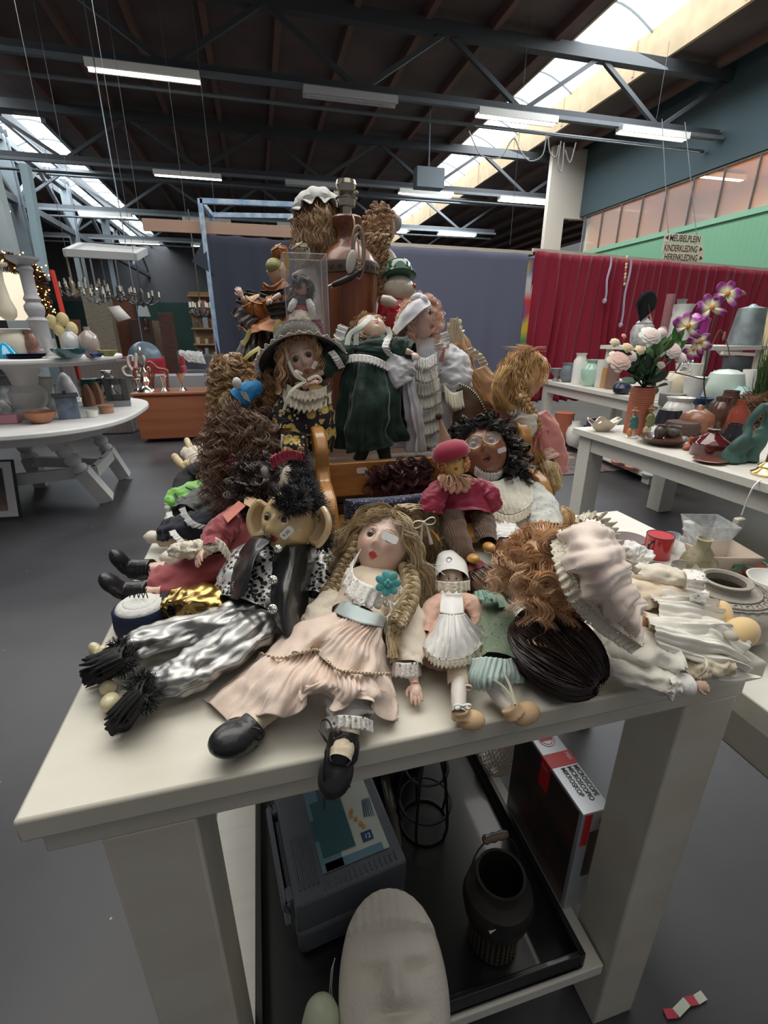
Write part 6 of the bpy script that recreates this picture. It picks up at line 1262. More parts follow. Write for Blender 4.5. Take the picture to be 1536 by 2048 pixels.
c = D(470,815,1.10); head(t,c,.028,cv(-.7,.1,.5),cv(.1,1,0),(.66,.48,.36),eyes='painted'); hair(t,c,.030,cv(-.7,.1,.5),cv(.1,1,0),ASHB,G=46,K=9,length=.05,fall=cv(0,-1,0),curl=(.002,.03),puff=.1,seed=4,fringe=8)
ctube([(478,800,1.09,24),(492,786,1.09,22),(512,776,1.09,16),(524,772,1.09,10)],'D',flat=.8,wr=.05).build('cap',mat('bright_blue_felt',(.02,.22,.50),.8,sheen=.3),t)
b = MB(); b.ell(D(474,766,1.07),(.0095,.0095,.012)); b.build('white_ball',WHITC,t); ctube([(470,840,1.10,16),(470,880,1.09,26)],'D',flat=.7).build('smock',mat('blue_smock',(.03,.15,.3),.8),t)
b = MB(); b.poly([D(480,782,1.065),D(492,785,1.065),D(502,805,1.07),D(488,798,1.07)],.003,cv(0,0,1)); b.build('cap_trim',mat('white_cap_trim',(.72,.70,.64),.8),t)
# ---- P: doll seen from behind with long straight honey hair, in a basket
t = thing('long_haired_doll',(*D(940,880,1.25)[:2],TZ+.13),'doll seen from behind with long straight honey-blond hair and a cream bow','doll')
c = D(905,700,1.26); fP,uP = cv(.5,.1,-1),cv(-.15,1,0); head(t,c,.045,fP,uP,(.6,.42,.33))
hair(t,c,.046,fP,uP,HONEY,G=70,K=14,length=.10,fall=cv(.45,-1,.1),curl=(0,.03),puff=.06,seed=51,fringe=0,low=-.9,line=.8,clump=.008)
rs = np.random.RandomState(51); pth = []
for k in range(70):
 a = rs.rand(); pth.append([D(885+35*a,690+15*rs.rand(),1.24),D(898+40*a,745,1.20-.02*rs.rand()),D(910+58*a,800,1.17-.02*rs.rand()),D(930+70*a,850+8*rs.rand(),1.15)+V3(0,0,.005*rs.rand()),D(948+66*a,885+22*rs.rand()*a,1.14)])
strands(pth,HONEY,'long_hair',t,K=20,cl=.010,thick=.0010,seed=52,n=18,tone=.35)
CB_ = mat('cream_organza_bow',(.74,.66,.48),.6,sheen=.3)
sheet([[(902,690,1.20),(915,685,1.20),(925,690,1.20)],[(892,662,1.19),(912,660,1.17),(930,664,1.19)],[(898,648,1.19),(915,636,1.17),(930,660,1.20)]],'D',nu=40,nv=24,pleats=(5,.001,.007),wr=.005).build('hair_bow',CB_,t,solid=.001)
frill([(885,690,1.19),(895,700,1.18),(905,690,1.18)],cv(-.2,-1,.2),.05,3,.008,'D').build('bow_tail',CB_,t,solid=.001)
frill([(930,700,1.19),(950,715,1.18),(962,735,1.17)],cv(.9,.3,.2),.018,5,.006,'D').build('lace_edge',CLACE,t,solid=.001)
ctube([(950,740,1.26,24),(965,790,1.25,44),(985,850,1.22,52),(990,890,1.2,46)],'D',flat=.6,wr=.08,seed=55).build('dress',mat('tan_brown_cloth',(.40,.22,.11),.8,sheen=.3),t)
WK = mat('brown_wicker',(.20,.09,.04),.7)
t = thing('wicker_basket',(*D(950,850,1.12)[:2],TZ+.10),'brown wicker basket with black and white rope edging under the honey-blond hair','basket')
cB = D(945,888,1.10); b = MB()
for k in range(44):
 a = -.2+k*pi*1.06/44*1.0;
 for s in (-1,1): b.tube([cB+V3(.085*math.cos(a+s*.35*v)*(1-.25*v*v),-.045*math.sin(a+s*.35*v)*(1-.2*v*v),.115*v*(.35+.65*math.sin(max(.0,min(pi,a+s*.35*v))))) for v in np.linspace(0,1,9)],.0012,4)
b.lathe([(.06,-.06),(.078,-.03),(.082,0),(.0,.001)],cB,30); b.build('wicker_body',WK,t)
arc = [D(x,y,Yd) for x,y,Yd in ((918,768,1.09),(940,778,1.075),(958,798,1.065),(972,825,1.06),(985,850,1.055))]; P = spline(arc,90); b = MB()
for i in range(88): b.ell((P[i]+P[i+1])/2,(.0042,.0042,.0028),8,6,M=frame(nrm(P[i+1]-P[i]),(0,0,1)) @ np.diag([1,.5,1]),col=(.02,.02,.02) if (i//2) % 2 else (.7,.66,.58))
b.build('rope_edging',mat('black_white_rope',(1,1,1),.7,vc=True),t)
b = MB(); sheet([[(915,768,1.10),(940,778,1.09),(960,800,1.08),(986,848,1.07)],[(905,840,1.08),(930,850,1.06),(950,860,1.05),(982,880,1.05)],[(915,890,1.09),(935,900,1.07),(950,905,1.06),(970,905,1.06)]],'D',nu=40,nv=30,wr=.001).build('wicker_lid',mat('woven_brown',(.16,.075,.035),.7,wave=(120,'DIAGONAL',1),bump=.9),t,solid=.003)
# ---- Q: blonde doll in polka dots
t = thing('polka_dot_doll',(*D(1040,900,1.05)[:2],TZ+.02),'golden blonde doll facing right with a braid, red polka-dot bodice, white sleeve','doll')
c = D(1045,757,1.06); fQ,uQ = cv(1,-.12,.12),cv(.05,1,0)
head(t,c,.056,fQ,uQ,(.66,.37,.25),lips=(.6,.2,.15),jaw=.1,cheek=1.4)
hair(t,c,.058,fQ,uQ,GOLDH,G=100,K=13,length=.085,fall=cv(-.1,-1,.1),curl=(.003,.05),puff=.12,seed=61,fringe=16,fl=.38,line=.30,low=-.7,clump=.008)
rs = np.random.RandomState(3); strands([[D(1020+50*rs.rand(),712,1.05),D(1015+60*rs.rand(),698,1.04),D(1005+90*rs.rand(),690+10*rs.rand(),1.03)] for k in range(10)],GOLDH,'flyaway_hair',t,K=5,cl=.006,thick=.0005)
strands([[D(1005+20*rs.rand(),735,1.03),D(988+12*rs.rand(),770,1.0),D(990+25*rs.rand(),805,.99),D(1005+35*rs.rand(),830,1.0)] for k in range(16)],GOLDH,'side_hair',t,K=14,cl=.007,thick=.0009)
braid([D(1040,790,.99),D(1056,812,.985),D(1068,835,.985),D(1074,858,.985)],.0125,GOLDH,'braid',t,6,4)
strands([[D(1072+rs.uniform(-4,4),856,.985),D(1070+rs.uniform(-10,8),885,.98),D(1085+rs.uniform(-10,14),925,.98)] for k in range(10)],GOLDH,'braid_end',t,K=12,cl=.004,thick=.0009)
POLK = pattern('red_polka',(.36,.03,.075),[((.75,.66,.62),150,.18)],60,rnd=0)
ctube([(1028,800,1.04,18),(1026,822,1.03,32),(1025,850,1.02,34),(1028,885,1.01,36)],'D',flat=.7,wr=.05).build('bodice',POLK,t)
ctube([(1036,822,1.01,18),(1044,838,1.0,27),(1046,858,.99,25),(1040,872,.99,16)],'D',flat=.9,wr=.08,seed=6).build('puff_sleeve',mat('cream_crepe',(.72,.67,.55),.8,sheen=.3),t)
frill([(1006,805,1.01),(1018,812,1.0),(1035,810,1.0),(1048,800,1.01)],cv(0,-1,.3),.02,7,.004,'D',scallop=.3).build('collar',mat('grey_lace_collar',(.55,.50,.44),.8),t,solid=.001)
ctube([(1075,830,1.04,20),(1090,862,1.03,30),(1098,905,1.02,34),(1104,945,1.02,34)],'D',flat=.7,wr=.08,seed=7).build('pink_skirt',mat('salmon_satin',(.70,.28,.25),.5,sheen=.3),t)
bow(D(1078,868,.97),.022,cv(1,.1,0),cv(.1,1,0),tl=1.9).build('pink_bow',mat('rose_satin_ribbon',(.60,.16,.22),.4,sheen=.3),t,solid=.001)
# ---- blonde wigs low at the right, behind the bench
t = thing('pale_blonde_doll',(*D(1095,990,1.0)[:2],TZ+.01),'doll head with straight pale blonde hair, hanging beside the right arm of the bench','doll')
c = D(1090,945,.98); head(t,c,.032,cv(.3,0,-1),cv(-.1,1,.2),(.6,.42,.33),neck=.2); hair(t,c,.034,cv(.3,0,-1),cv(-.1,1,.2),hairmat('pale_straw_hair',(.68,.50,.26)),G=70,K=13,length=.045,fall=cv(.2,-1,.2),curl=(0,.03),puff=.05,seed=63,fringe=0,low=-.9,line=.9)
ctube([(1085,900,1.01,22),(1092,920,1.0,30)],'D',flat=.7).build('pink_collar',mat('pale_pink_collar',(.68,.42,.36),.8),t)
t = thing('straw_blonde_wig_doll',(*D(1125,1040,.93)[:2],TZ+.002),'doll with straw blonde hair low at the table edge, beside the bench','doll')
c = D(1120,1040,.90); head(t,c,.026,cv(.3,0,-1),cv(0,1,.2),(.6,.42,.33),neck=.2); hair(t,c,.030,cv(.3,0,-1),cv(0,1,.2),GOLDH,G=60,K=12,length=.06,fall=cv(.1,-1,.2),curl=(0,.03),puff=.1,seed=64,fringe=0,low=-.9,line=.9)
# ---- Z: wooden lamp base with bare socket
LW = woodmat('red_brown_turned_wood',(.27,.085,.032),(.16,.045,.018),.38,3,(9,9,.7),.35)
lp = D(700,700,1.50); k_ = px(lp,1.0); lp[2] = TZ+.221; top = D(692,433,1.5)[2]; Hh = top-lp[2]; s = k_
t = thing('wooden_lamp_base',lp,'large turned red-brown wooden lamp base with a bare metal socket and coiled flex','lamp')
zz = lambda y: D(700,y,1.5)[2]-lp[2]
b = MB(); b.lathe([(44*s,.0),(46*s,.01),(50*s,zz(700)),(54*s,zz(600)),(56*s,zz(552))],lp,48); b.build('body',LW,t)
b = MB(); b.lathe([(57*s,zz(552)),(59*s,zz(550)),(58*s,zz(530)),(56*s,zz(526)),(53*s,zz(525))],lp,48)
for k in range(22):
 a = k*2*pi/22; q = lp+V3(58.5*s*math.cos(a),58.5*s*math.sin(a),zz(540)); b.tube([q+V3(-math.sin(a),math.cos(a),0)*.006*math.cos(u)+V3(0,0,1)*.008*math.sin(2*u)*.7 for u in np.linspace(0,2*pi,12)],.0012,5)
b.build('carved_band',mat('dark_pewter_band',(.11,.075,.06),.4,metal=.4),t)
b = MB(); b.lathe([(53*s,zz(525)),(46*s,zz(510)),(36*s,zz(498)),(24*s,zz(488)),(20*s,zz(475)),(20*s,zz(462)),(25*s,zz(452)),(27*s,zz(448)),(28*s,zz(438)),(25*s,zz(434)),(0,zz(433))],lp,48); b.build('shoulder_and_neck',LW,t)
b = MB(); b.lathe([(9*s,zz(433)),(9*s,zz(415)),(16*s,zz(414)),(17*s,zz(400)),(20*s,zz(399)),(20*s,zz(397)),(15*s,zz(396)),(14*s,zz(388)),(22*s,zz(387)),(22*s,zz(384)),(16*s,zz(383)),(17*s,zz(376)),(17*s,zz(372)),(19*s,zz(371)),(17*s,zz(362)),(14*s,zz(361)),(13*s,zz(378)),(0,zz(378))],lp,32); b.build('socket',mat('aged_nickel',(.50,.46,.38),.25,metal=1),t)
FLX = mat('gold_grey_flex',(.38,.30,.24),.35,metal=.3); b = MB()
q0 = [(700,425,1.47),(708,440,1.44),(709,480,1.42),(706,510,1.40),(712,540,1.39),(718,520,1.40),(716,480,1.42)]
b.tube(spline(mesh_pts(q0,'D'),40),.0026,6)
for i,(w_,h_) in enumerate(((11,34),(14,40),(9,30),(13,45))):
 cc_ = D(717,490+6*i,1.385+.006*i); b.tube([cc_+V3(px(cc_,w_)*math.cos(a),.004*math.sin(a+i),px(cc_,h_)*math.sin(a)) for a in np.arange(0,2*pi,.25)],.0024,6,closed=True)
b.build('coiled_flex',FLX,t)
b = MB(); b.ell(D(702,524,1.375),(.0125,.008,.030),20,12,M=np.array(Matrix.Rotation(math.radians(14),3,'Y'))); b.build('inline_switch',mat('white_bakelite',(.62,.60,.55),.35),t)
b = MB(); b.tube([D(716,545,1.38),D(700,555,1.375),D(684,563,1.37),D(664,570,1.37)],[.006,.0085,.0085,.006],12); b.build('plug',BLACKP,t)
b = MB(); b.tube([D(664,568,1.37),D(656,572,1.37)],.0018,6); b.tube([D(668,572,1.375),D(661,576,1.375)],.0018,6); b.build('plug_pins',CHROME,t)
# ---- U: mop cap from behind
t = thing('mop_cap_doll',(*D(640,520,1.6)[:2],TZ+.221),'doll seen from behind, blond-brown curls under a white mop cap, left of lamp','doll')
c = D(640,462,1.58); fU,uU = cv(.2,.05,-1),cv(-.08,1,0); head(t,c,.068,fU,uU,(.6,.45,.36))
hair(t,c,.070,fU,uU,LTBR,G=160,K=12,length=.10,fall=cv(0,-1,0),curl=(.005,.06),puff=.15,seed=71,fringe=0,low=-.85,line=.8,clump=.010)
b = MB(); n = 80; vs = []; ax = frame(cv(.1,.2,1),cv(-.10,1,.15))
for j,(r,z) in enumerate(((.001,.070),(.03,.066),(.055,.052),(.070,.030),(.074,.010),(.068,.002),(.078,-.012),(.088,-.022))):
 for i in range(n):
  a = 2*pi*i/n; w_ = .10*math.sin(13*a) if j > 5 else .05*math.sin(9*a+j)
  vs.append(c+nrm(uU)*.045+ax@V3(r*(1+w_)*math.cos(a),r*(1+w_)*math.sin(a)*.9,z+(.006*math.sin(13*a+1) if j > 5 else 0)))
b.add(vs,[(j*n+i,j*n+(i+1) % n,(j+1)*n+(i+1) % n,(j+1)*n+i) for j in range(7) for i in range(n)]); b.build('mop_cap',lace('white_dotted_lace',(.62,.62,.60),260,.12),t,solid=.0012)
ctube([(650,505,1.58,26),(660,540,1.57,70),(662,600,1.56,78),(660,700,1.54,80)],'D',flat=.5,wr=.06,seed=72).build('white_dress',mat('grey_white_muslin',(.62,.58,.54),.8,sheen=.2),t)
# ---- V: curly blonde standing behind the lamp
t = thing('ringlet_doll',(*D(765,640,1.62)[:2],TZ+.221),'doll with very long golden ringlets down her back, behind the lamp base','doll')
c = D(762,455,1.62); fV,uV = cv(.9,.1,-.35),cv(-.1,1,0); head(t,c,.054,fV,uV,(.66,.46,.36))
RL = hairmat('glossy_golden_ringlets',(.52,.33,.18),.30,c2=(.33,.19,.09)); hair(t,c,.055,fV,uV,RL,G=60,K=10,length=.08,fall=cv(-.1,-1,0),curl=(.006,.02),puff=.15,seed=74,fringe=8,line=.3,low=-.8)
rs = np.random.RandomState(77); strands([[D(738+42*(k/26)+4*rs.rand(),430+20*rs.rand(),1.57),D(732+42*(k/26),480,1.54),D(738+38*(k/26),540,1.53),D(748+26*(k/26),590+25*rs.rand(),1.53)] for k in range(27)],RL,'ringlets',t,K=16,cl=.0045,thick=.0009,curl=(.0045,.028),seed=4,tone=.6)
ctube([(772,500,1.64,8),(780,530,1.64,18),(782,600,1.62,26),(785,680,1.6,34)],'D',flat=.7,wr=.07).build('white_dress',WHITC,t)
b = MB(); b.ell(D(792,446,1.62),(.018,.02,.024)); b.build('grey_hat_frill',mat('grey_tulle',(.45,.45,.43),.9),t)
# ---- W: ceramic man with green hat
t = thing('ceramic_clown',(*D(795,690,1.42)[:2],TZ+.221),'glossy ceramic clown in green bowler hat and red suit, right of the lamp base','figurine')
w0 = D(798,578,1.42); b = MB(); b.ell(w0,(.045,.040,.038),28,18); b.ell(w0+cv(.75,-.25,.4)*.020,(.030,.028,.022),20,12); b.build('head',mat('cream_ceramic',(.62,.56,.46),.25,coat=.5),t,remesh=.003)
b = MB(); b.ell(w0+cv(1,-.05,.5)*.046,.007,12,8); b.build('red_nose',mat('red_ceramic_nose',(.5,.03,.03),.2,coat=.5),t)
hp_ = D(798,556,1.42); b = MB(); b.lathe([(.046,.0),(.050,.003),(.049,.008),(.040,.011),(.038,.030),(.030,.042),(.015,.047),(0,.048)],hp_,36,ax=frame(cv(0,0,1),cv(-.06,1,-.1))); b.build('bowler_hat',mat('green_glazed_hat',(.015,.10,.05),.15,coat=.7),t)
REDG = mat('red_glaze',(.50,.012,.03),.15,coat=.7); b = MB(); b.tube([D(798,592,1.42),D(793,610,1.42),D(790,640,1.42),D(786,670,1.42),D(784,700,1.42)],[.022,.052,.056,.044,.040],30,flat=.8,up=cv(0,0,1)); b.build('red_suit',REDG,t)
b = MB(); b.tube([D(766,600,1.37),D(780,603,1.355),D(792,608,1.35)],[.014,.015,.010],14); b.tube([D(845,618,1.4),D(830,640,1.38),D(822,660,1.37)],[.010,.013,.010],14); b.build('hands',mat('cream_ceramic_hand',(.60,.54,.46),.3,coat=.4),t)
b = MB(); b.tube([D(822,605,1.37),D(818,620,1.365),D(826,612,1.37),D(833,600,1.38)],.003,6); b.build('bow_tie',BLACKP,t)
# ---- X: boxed doll
t = thing('boxed_costume_doll',(*D(612,670,1.26)[:2],TZ+.13),'small black-haired costume doll standing inside a tall clear plastic box','doll')
bx = D(611,600,1.26); z0_,z1_ = D(611,683,1.26)[2]-.03,D(611,512,1.26)[2]; hw = px(bx,41)
b = MB(); lo = V3(bx[0]-hw,1.22,z0_); hi = V3(bx[0]+hw,1.22+2*hw,z1_)
b.add([(lo[0],lo[1],lo[2]),(hi[0],lo[1],lo[2]),(hi[0],hi[1],lo[2]),(lo[0],hi[1],lo[2]),(lo[0],lo[1],hi[2]),(hi[0],lo[1],hi[2]),(hi[0],hi[1],hi[2]),(lo[0],hi[1],hi[2])],[(0,1,5,4),(1,2,6,5),(2,3,7,6),(3,0,4,7),(4,5,6,7),(0,3,2,1)])
o = b.build('plastic_box',PLASTIC,t,smooth=False)
b = MB()
for a_,b_ in (((lo[0],lo[1]),(lo[0],lo[1])),((hi[0],lo[1]),(hi[0],lo[1])),((hi[0],hi[1]),(hi[0],hi[1])),((lo[0],hi[1]),(lo[0],hi[1]))): b.tube([(a_[0],a_[1],z0_),(a_[0],a_[1],z1_)],.0009,5)
b.tube([(lo[0],lo[1],z1_),(hi[0],lo[1],z1_),(hi[0],hi[1],z1_),(lo[0],hi[1],z1_)],.0011,5,closed=True); b.build('box_edges',mat('clear_edge',(.7,.72,.75),.2,alpha=.5),t)
c = D(603,578,1.27); head(t,c,.018,cv(-.6,-.2,.8),cv(0,1,0),(.55,.25,.2),eyes='painted'); hair(t,c+cv(.1,.3,0)*.004,.022,cv(-.6,-.2,.8),cv(0,1,0),BLKH,G=40,K=9,length=.03,fall=cv(.2,-1,-.4),puff=.15,seed=4,fringe=0,line=-.1,zmin=1)
ctube([(604,592,1.27,8),(603,602,1.265,14),(603,622,1.26,12)],'D',flat=.8,wr=.03,floor=False).build('bodice',mat('black_bodice',(.03,.02,.025),.7),t)
ctube([(602,614,1.262,13),(602,622,1.26,14)],'D',flat=.85,floor=False).build('red_sash',mat('red_check_sash',(.55,.06,.09),.6),t)
ctube([(602,622,1.26,13),(600,640,1.255,22),(599,668,1.25,28)],'D',flat=.8,wr=.05,folds=(12,.02,.07),floor=False).build('apron_skirt',CREAM,t)
ctube([(620,640,1.27,20),(625,670,1.27,26)],'D',flat=.7,floor=False).build('red_skirt',mat('dark_rose_skirt',(.22,.04,.06),.8),t)
for pts in ([(616,600,1.255,6),(622,615,1.25,8),(626,632,1.25,5)],[(590,600,1.255,6),(584,612,1.25,7),(578,622,1.25,4)]): ctube(pts,'D',flat=.9,floor=False).build('sleeve',WHITC,t)
b = MB(); b.poly([D(573,522,1.212)+V3(x*.008,0,z*.02) for x,z in ((0,1),(.8,.5),(.8,-.4),(.2,-.9),(.5,-1.3),(-.5,-1.3),(-.2,-.9),(-.8,-.4),(-.8,.5))],.001,(0,-1,0)); b.build('gold_hang_tag',mat('gold_paper',(.62,.42,.18),.4),t)
# ---- Y: harlequin in brown and orange petals
t = thing('harlequin_doll',(*D(540,760,1.38)[:2],TZ+.12),'harlequin doll dressed in dark brown and orange cloth petals, arm stretched left','doll')
DKP = mat('dark_brown_petal',(.035,.018,.014),.5,sheen=.4); ORP = mat('orange_organza',(.42,.15,.035),.5,sheen=.4)
c = D(557,545,1.38); head(t,c,.032,cv(-.9,.1,.3),cv(0,1,0),(.65,.42,.25),eyes='painted')
b = MB(); b.ell(c+cv(-.3,.35,.6)*.018,(.022,.02,.020)); b.build('glitter_mask',mat('gold_green_glitter',(.38,.36,.16),.3,metal=.6,bump=.9,bscale=500),t)
def rose(x,y,Yd,r,m,name='cloth_rose',seed=0):
 b = MB(); cc = D(x,y,Yd); rs = np.random.RandomState(seed)
 for k in range(16):
  a = k*2.4; rr = r*(.15+.85*k/16); ax = frame(nrm(cv(math.cos(a)*.8,math.sin(a)*.8,.5+.2*rs.rand())),rs.randn(3)); b.ell(cc+cv(math.cos(a),math.sin(a),.6-.05*k)*rr*.6,(rr*.62+.004,.0018,rr*.5+.004),14,8,M=ax)
 return b.build(name,m,t)
rose(558,502,1.38,.026,ORP,'hat_rose',1); rose(600,500,1.40,.030,pattern('grey_gold_swirl',(.40,.36,.24),[((.03,.03,.025),60,.3)],60),'hat_bulge',2)
def petal(pts,m,seed,name='petal'): return sheet(pts,'D',nu=40,nv=22,wr=.006,seed=seed,pleats=(3,.001,.004),wk=20).build(name,m,t,solid=.0012)
petal([[(570,555,1.36),(585,580,1.34)],[(545,572,1.33),(560,610,1.32)],[(528,565,1.34),(520,590,1.33)]],ORP,1)
petal([[(590,560,1.36),(590,610,1.34)],[(555,580,1.31),(545,625,1.31)],[(520,580,1.32),(512,600,1.32)]],DKP,2)
petal([[(560,610,1.36),(560,640,1.34)],[(520,585,1.34),(500,615,1.33)],[(492,578,1.35),(470,605,1.34)]],DKP,3)
rose(508,615,1.31,.038,ORP,'sleeve_rose',4); rose(540,605,1.30,.026,ORP,'sleeve_rose',5)
petal([[(500,640,1.33),(560,622,1.30),(600,625,1.32)],[(482,660,1.31),(540,650,1.26),(600,650,1.29)],[(472,652,1.32),(505,668,1.26),(560,660,1.24),(610,668,1.27)]],ORP,6,'orange_skirt')
ctube([(560,590,1.38,30),(556,640,1.37,44),(545,690,1.36,58),(530,740,1.34,62),(520,800,1.32,56)],'D',flat=.6,wr=.14,folds=(7,.02,.08),seed=76,wk=3).build('black_skirt',DKP,t)
for k,(x,y) in enumerate(((478,720),(500,700),(530,690),(560,700))): petal([[(x+10,y-40,1.30),(x+34,y-36,1.30)],[(x,y,1.27),(x+34,y+4,1.26)],[(x+8,y+40,1.28),(x+24,y+42,1.28)]],DKP,10+k)
petal([[(600,580,1.33),(600,640,1.32)],[(570,600,1.28),(570,640,1.28)],[(530,610,1.27),(545,640,1.26)]],DKP,21)
petal([[(478,612,1.32),(520,640,1.30)],[(462,625,1.31),(500,655,1.28)],[(478,650,1.30),(505,665,1.27)]],DKP,22)
ctube([(520,600,1.34,12),(500,605,1.33,11),(486,598,1.32,9)],'D',flat=.9).build('arm',mat('gold_green_sleeve',(.45,.38,.22),.5,metal=.2),t)
hand(t,D(484,594,1.32),cv(-.4,.9,.2),cv(.3,0,1),.030,PSK,arm=D(490,602,1.32),curl=.4)
hand(t,D(545,598,1.27),cv(-.7,-.5,.2),cv(0,.5,.8),.024,PSK,arm=D(560,590,1.28),curl=.7)
YR = mat('yellow_green_ribbon',(.50,.44,.14),.5); b = MB()
for q in ([(500,660,1.25),(492,680,1.25),(486,690,1.25)],[(520,695,1.22),(500,708,1.21),(488,722,1.21),(500,732,1.21),(515,718,1.2),(522,700,1.21),(512,730,1.2),(505,765,1.2)],[(560,640,1.23),(552,655,1.23),(550,668,1.23)]): b.tube(spline(mesh_pts(q,'D'),24),.0055,6,flat=.15,up=cv(0,.2,1))
b.build('yellow_ribbon',YR,t)
# ============================================================ THE HALL'S OTHER GOODS
def pot(name,label,cat,x,y,z,prof,m,Yd=None,n=28,group=None,sq=None,tilt=None):
 """turned vessel; prof = (radius, height) in pixels, base centre at x, y on level z"""
 p = Z(x,y,z) if Yd is None else D(x,y,Yd); k = px(p,1)
 t = tag(MB().lathe([(max(r,.0)*k,h*k) for r,h in prof],(0,0,0),n).build(name,m),label,cat,group); t.location = [float(q) for q in p]; t.location[2] += .0015
 if tilt: t.rotation_euler = tilt
 return t
def CM(n,c,r=.3,**k): return mat(n,c,r,**k)
TER = CM('terracotta',(.42,.13,.07),.6,bump=.2); WCER = CM('white_ceramic',(.74,.73,.69),.25,coat=.4); GREYC = CM('grey_ceramic',(.22,.23,.24),.45)
BRC = CM('brown_glaze',(.10,.045,.03),.22,coat=.5,var=.3,vscale=20); CEL = CM('celadon_glass',(.42,.62,.52),.15,coat=.4); DKC_ = CM('dark_glaze',(.02,.02,.025),.2,coat=.5)
SIL = CM('silver_plate',(.62,.60,.56),.18,metal=1); CRY = GLASS
V = lambda R,H,neck=.4,mouth=.5,w=.5: [(R*.55,0),(R*.85,H*.15),(R,H*w),(R*.85,H*.72),(R*neck,H*.88),(R*mouth,H),(R*mouth*.82,H),(R*neck*.8,H*.88),(R*.5,H*.5),(0,H*.2)]
CYL = lambda R,H,t=.86: [(R*.92,0),(R,H*.03),(R,H),(R*t,H),(R*t,H*.1),(0,H*.1)]
BOWL = lambda R,H: [(R*.45,0),(R*.55,H*.1),(R*.85,H*.6),(R,H),(R*.94,H),(R*.75,H*.55),(0,H*.18)]
# ---------------- side table with stoneware
STO = CM('grey_stoneware',(.36,.33,.28),.7,bump=.5,bscale=120,var=.12,vscale=20)
t = thing('stoneware_jar',(.835,.60,.80),'big round grey stoneware jar with a Greek key band, beside the yellow shoes','jar'); q = V3(.835,.60,.802); JS = .66
def jar_scale(mb): mb.v = [(q[0]+(x-q[0])*JS,q[1]+(y-q[1])*JS,q[2]+(z-q[2])*.62) for x,y,z in mb.v]; return mb
jar_scale(MB().lathe([(.07,0),(.12,.02),(.150,.055),(.158,.09),(.150,.12),(.125,.14),(.098,.147),(.075,.149),(.063,.153),(.060,.168),(.066,.174),(.066,.178),(.056,.180),(.050,.172),(.052,.15),(.10,.12),(.12,.08),(0,.02)],q,72)).build('body',STO,t)
b = MB()
for k in range(22):
 a = k*2*pi/22; w_ = 2*pi/22
 P = [(.094,0),(.094,.9),(.110,.9),(.110,.35),(.101,.35),(.101,.62)]
 b.tube([q+V3(r*math.cos(a+u*w_),r*math.sin(a+u*w_),.1495-(r-.094)*.38) for r,u in P],.0016,4)
jar_scale(b).build('greek_key_band',CM('key_relief',(.15,.13,.11),.8),t)
b = MB(); n = 150
for rr,zz,am in ((.124,.1425,.0035),(.090,.149,0),(.116,.1455,0)): b.tube([q+V3((rr+am*abs(math.sin(k*.5*2*pi/5)))*math.cos(k*2*pi/n),(rr+am*abs(math.sin(k*.5*2*pi/5)))*math.sin(k*2*pi/n),zz) for k in range(n)],.0022,5,closed=True)
jar_scale(b).build('scalloped_ridge',STO,t)
zt = .80
def mug():
 p = Z(1312,1112,zt); t = thing('enamel_mug',p,'red enamel mug with dark rim and handle behind the stoneware jar','mug'); k = px(p,1)
 MB().lathe([(24*k,0),(25*k,2*k),(25*k,46*k),(23.5*k,46*k)],p,36).build('outside',CM('red_enamel',(.55,.015,.03),.2,coat=.6),t)
 MB().lathe([(23.4*k,45.8*k),(23.2*k,3*k),(0,3*k)],p,36).build('inside',CM('white_enamel',(.72,.74,.74),.25),t)
 b = MB(); b.tube([p+V3(24.5*k*math.cos(a),24.5*k*math.sin(a),46*k) for a in np.arange(0,2*pi,.2)],1.0*k,6,closed=True); b.tube([p+V3(-22*k,-8*k,38*k),p+V3(-36*k,-12*k,36*k),p+V3(-36*k,-12*k,22*k),p+V3(-23*k,-8*k,14*k)],2.5*k,8); b.build('rim_and_handle',CM('blue_black_enamel',(.015,.018,.03),.25),t)
mug()
p = Z(1265,1100,zt); t = thing('balance_scale',p,'rusty brown small balance scale with two round pans beside the red mug','scale'); RU = CM('rusty_brown_iron',(.13,.085,.08),.6,bump=.3); k = px(p,1)
pa = T(1258,1085,-.06); pb = Z(1322,1085,.86)
for c_,r_,nm in ((D(1258,1082,1.0),34,'pan'),(D(1325,1098,.93),20,'pan')): MB().lathe([(0,0),(r_*.5*k,.002),(r_*k,.008),(r_*k,.010),(r_*.5*k,.004),(0,.003)],c_,36).build(nm,RU,t)
b = MB(); b.tube([D(1258,1084,1.0),D(1320,1104,.94)],.0016,5); b.tube([D(1325,1098,.93),D(1325,1135,.93)],.0022,6); b.tube([D(1258,1084,1.0),D(1256,1118,1.0)],.0022,6)
for c_ in (D(1325,1135,.93),D(1256,1118,1.0)):
 for a in range(3): b.tube([c_+V3(0,0,.012),c_+V3(.022*math.cos(a*2.1),.022*math.sin(a*2.1),-.003)],.0020,5)
b.build('beam_and_feet',RU,t)
p = Z(1392,1140,zt); k = px(p,1)
t = pot('mossy_vase','small mottled mossy stone-coloured vase with narrow neck behind the stoneware jar','vase',1392,1146,zt,[(30,0),(33,4),(34,18),(30,34),(18,50),(12,58),(12,70),(15,74),(12,75),(9,70),(0,60)],CM('mossy_clay',(.42,.38,.27),.85,var=.5,vscale=24,col2=(.22,.20,.11),bump=.6,bscale=80))
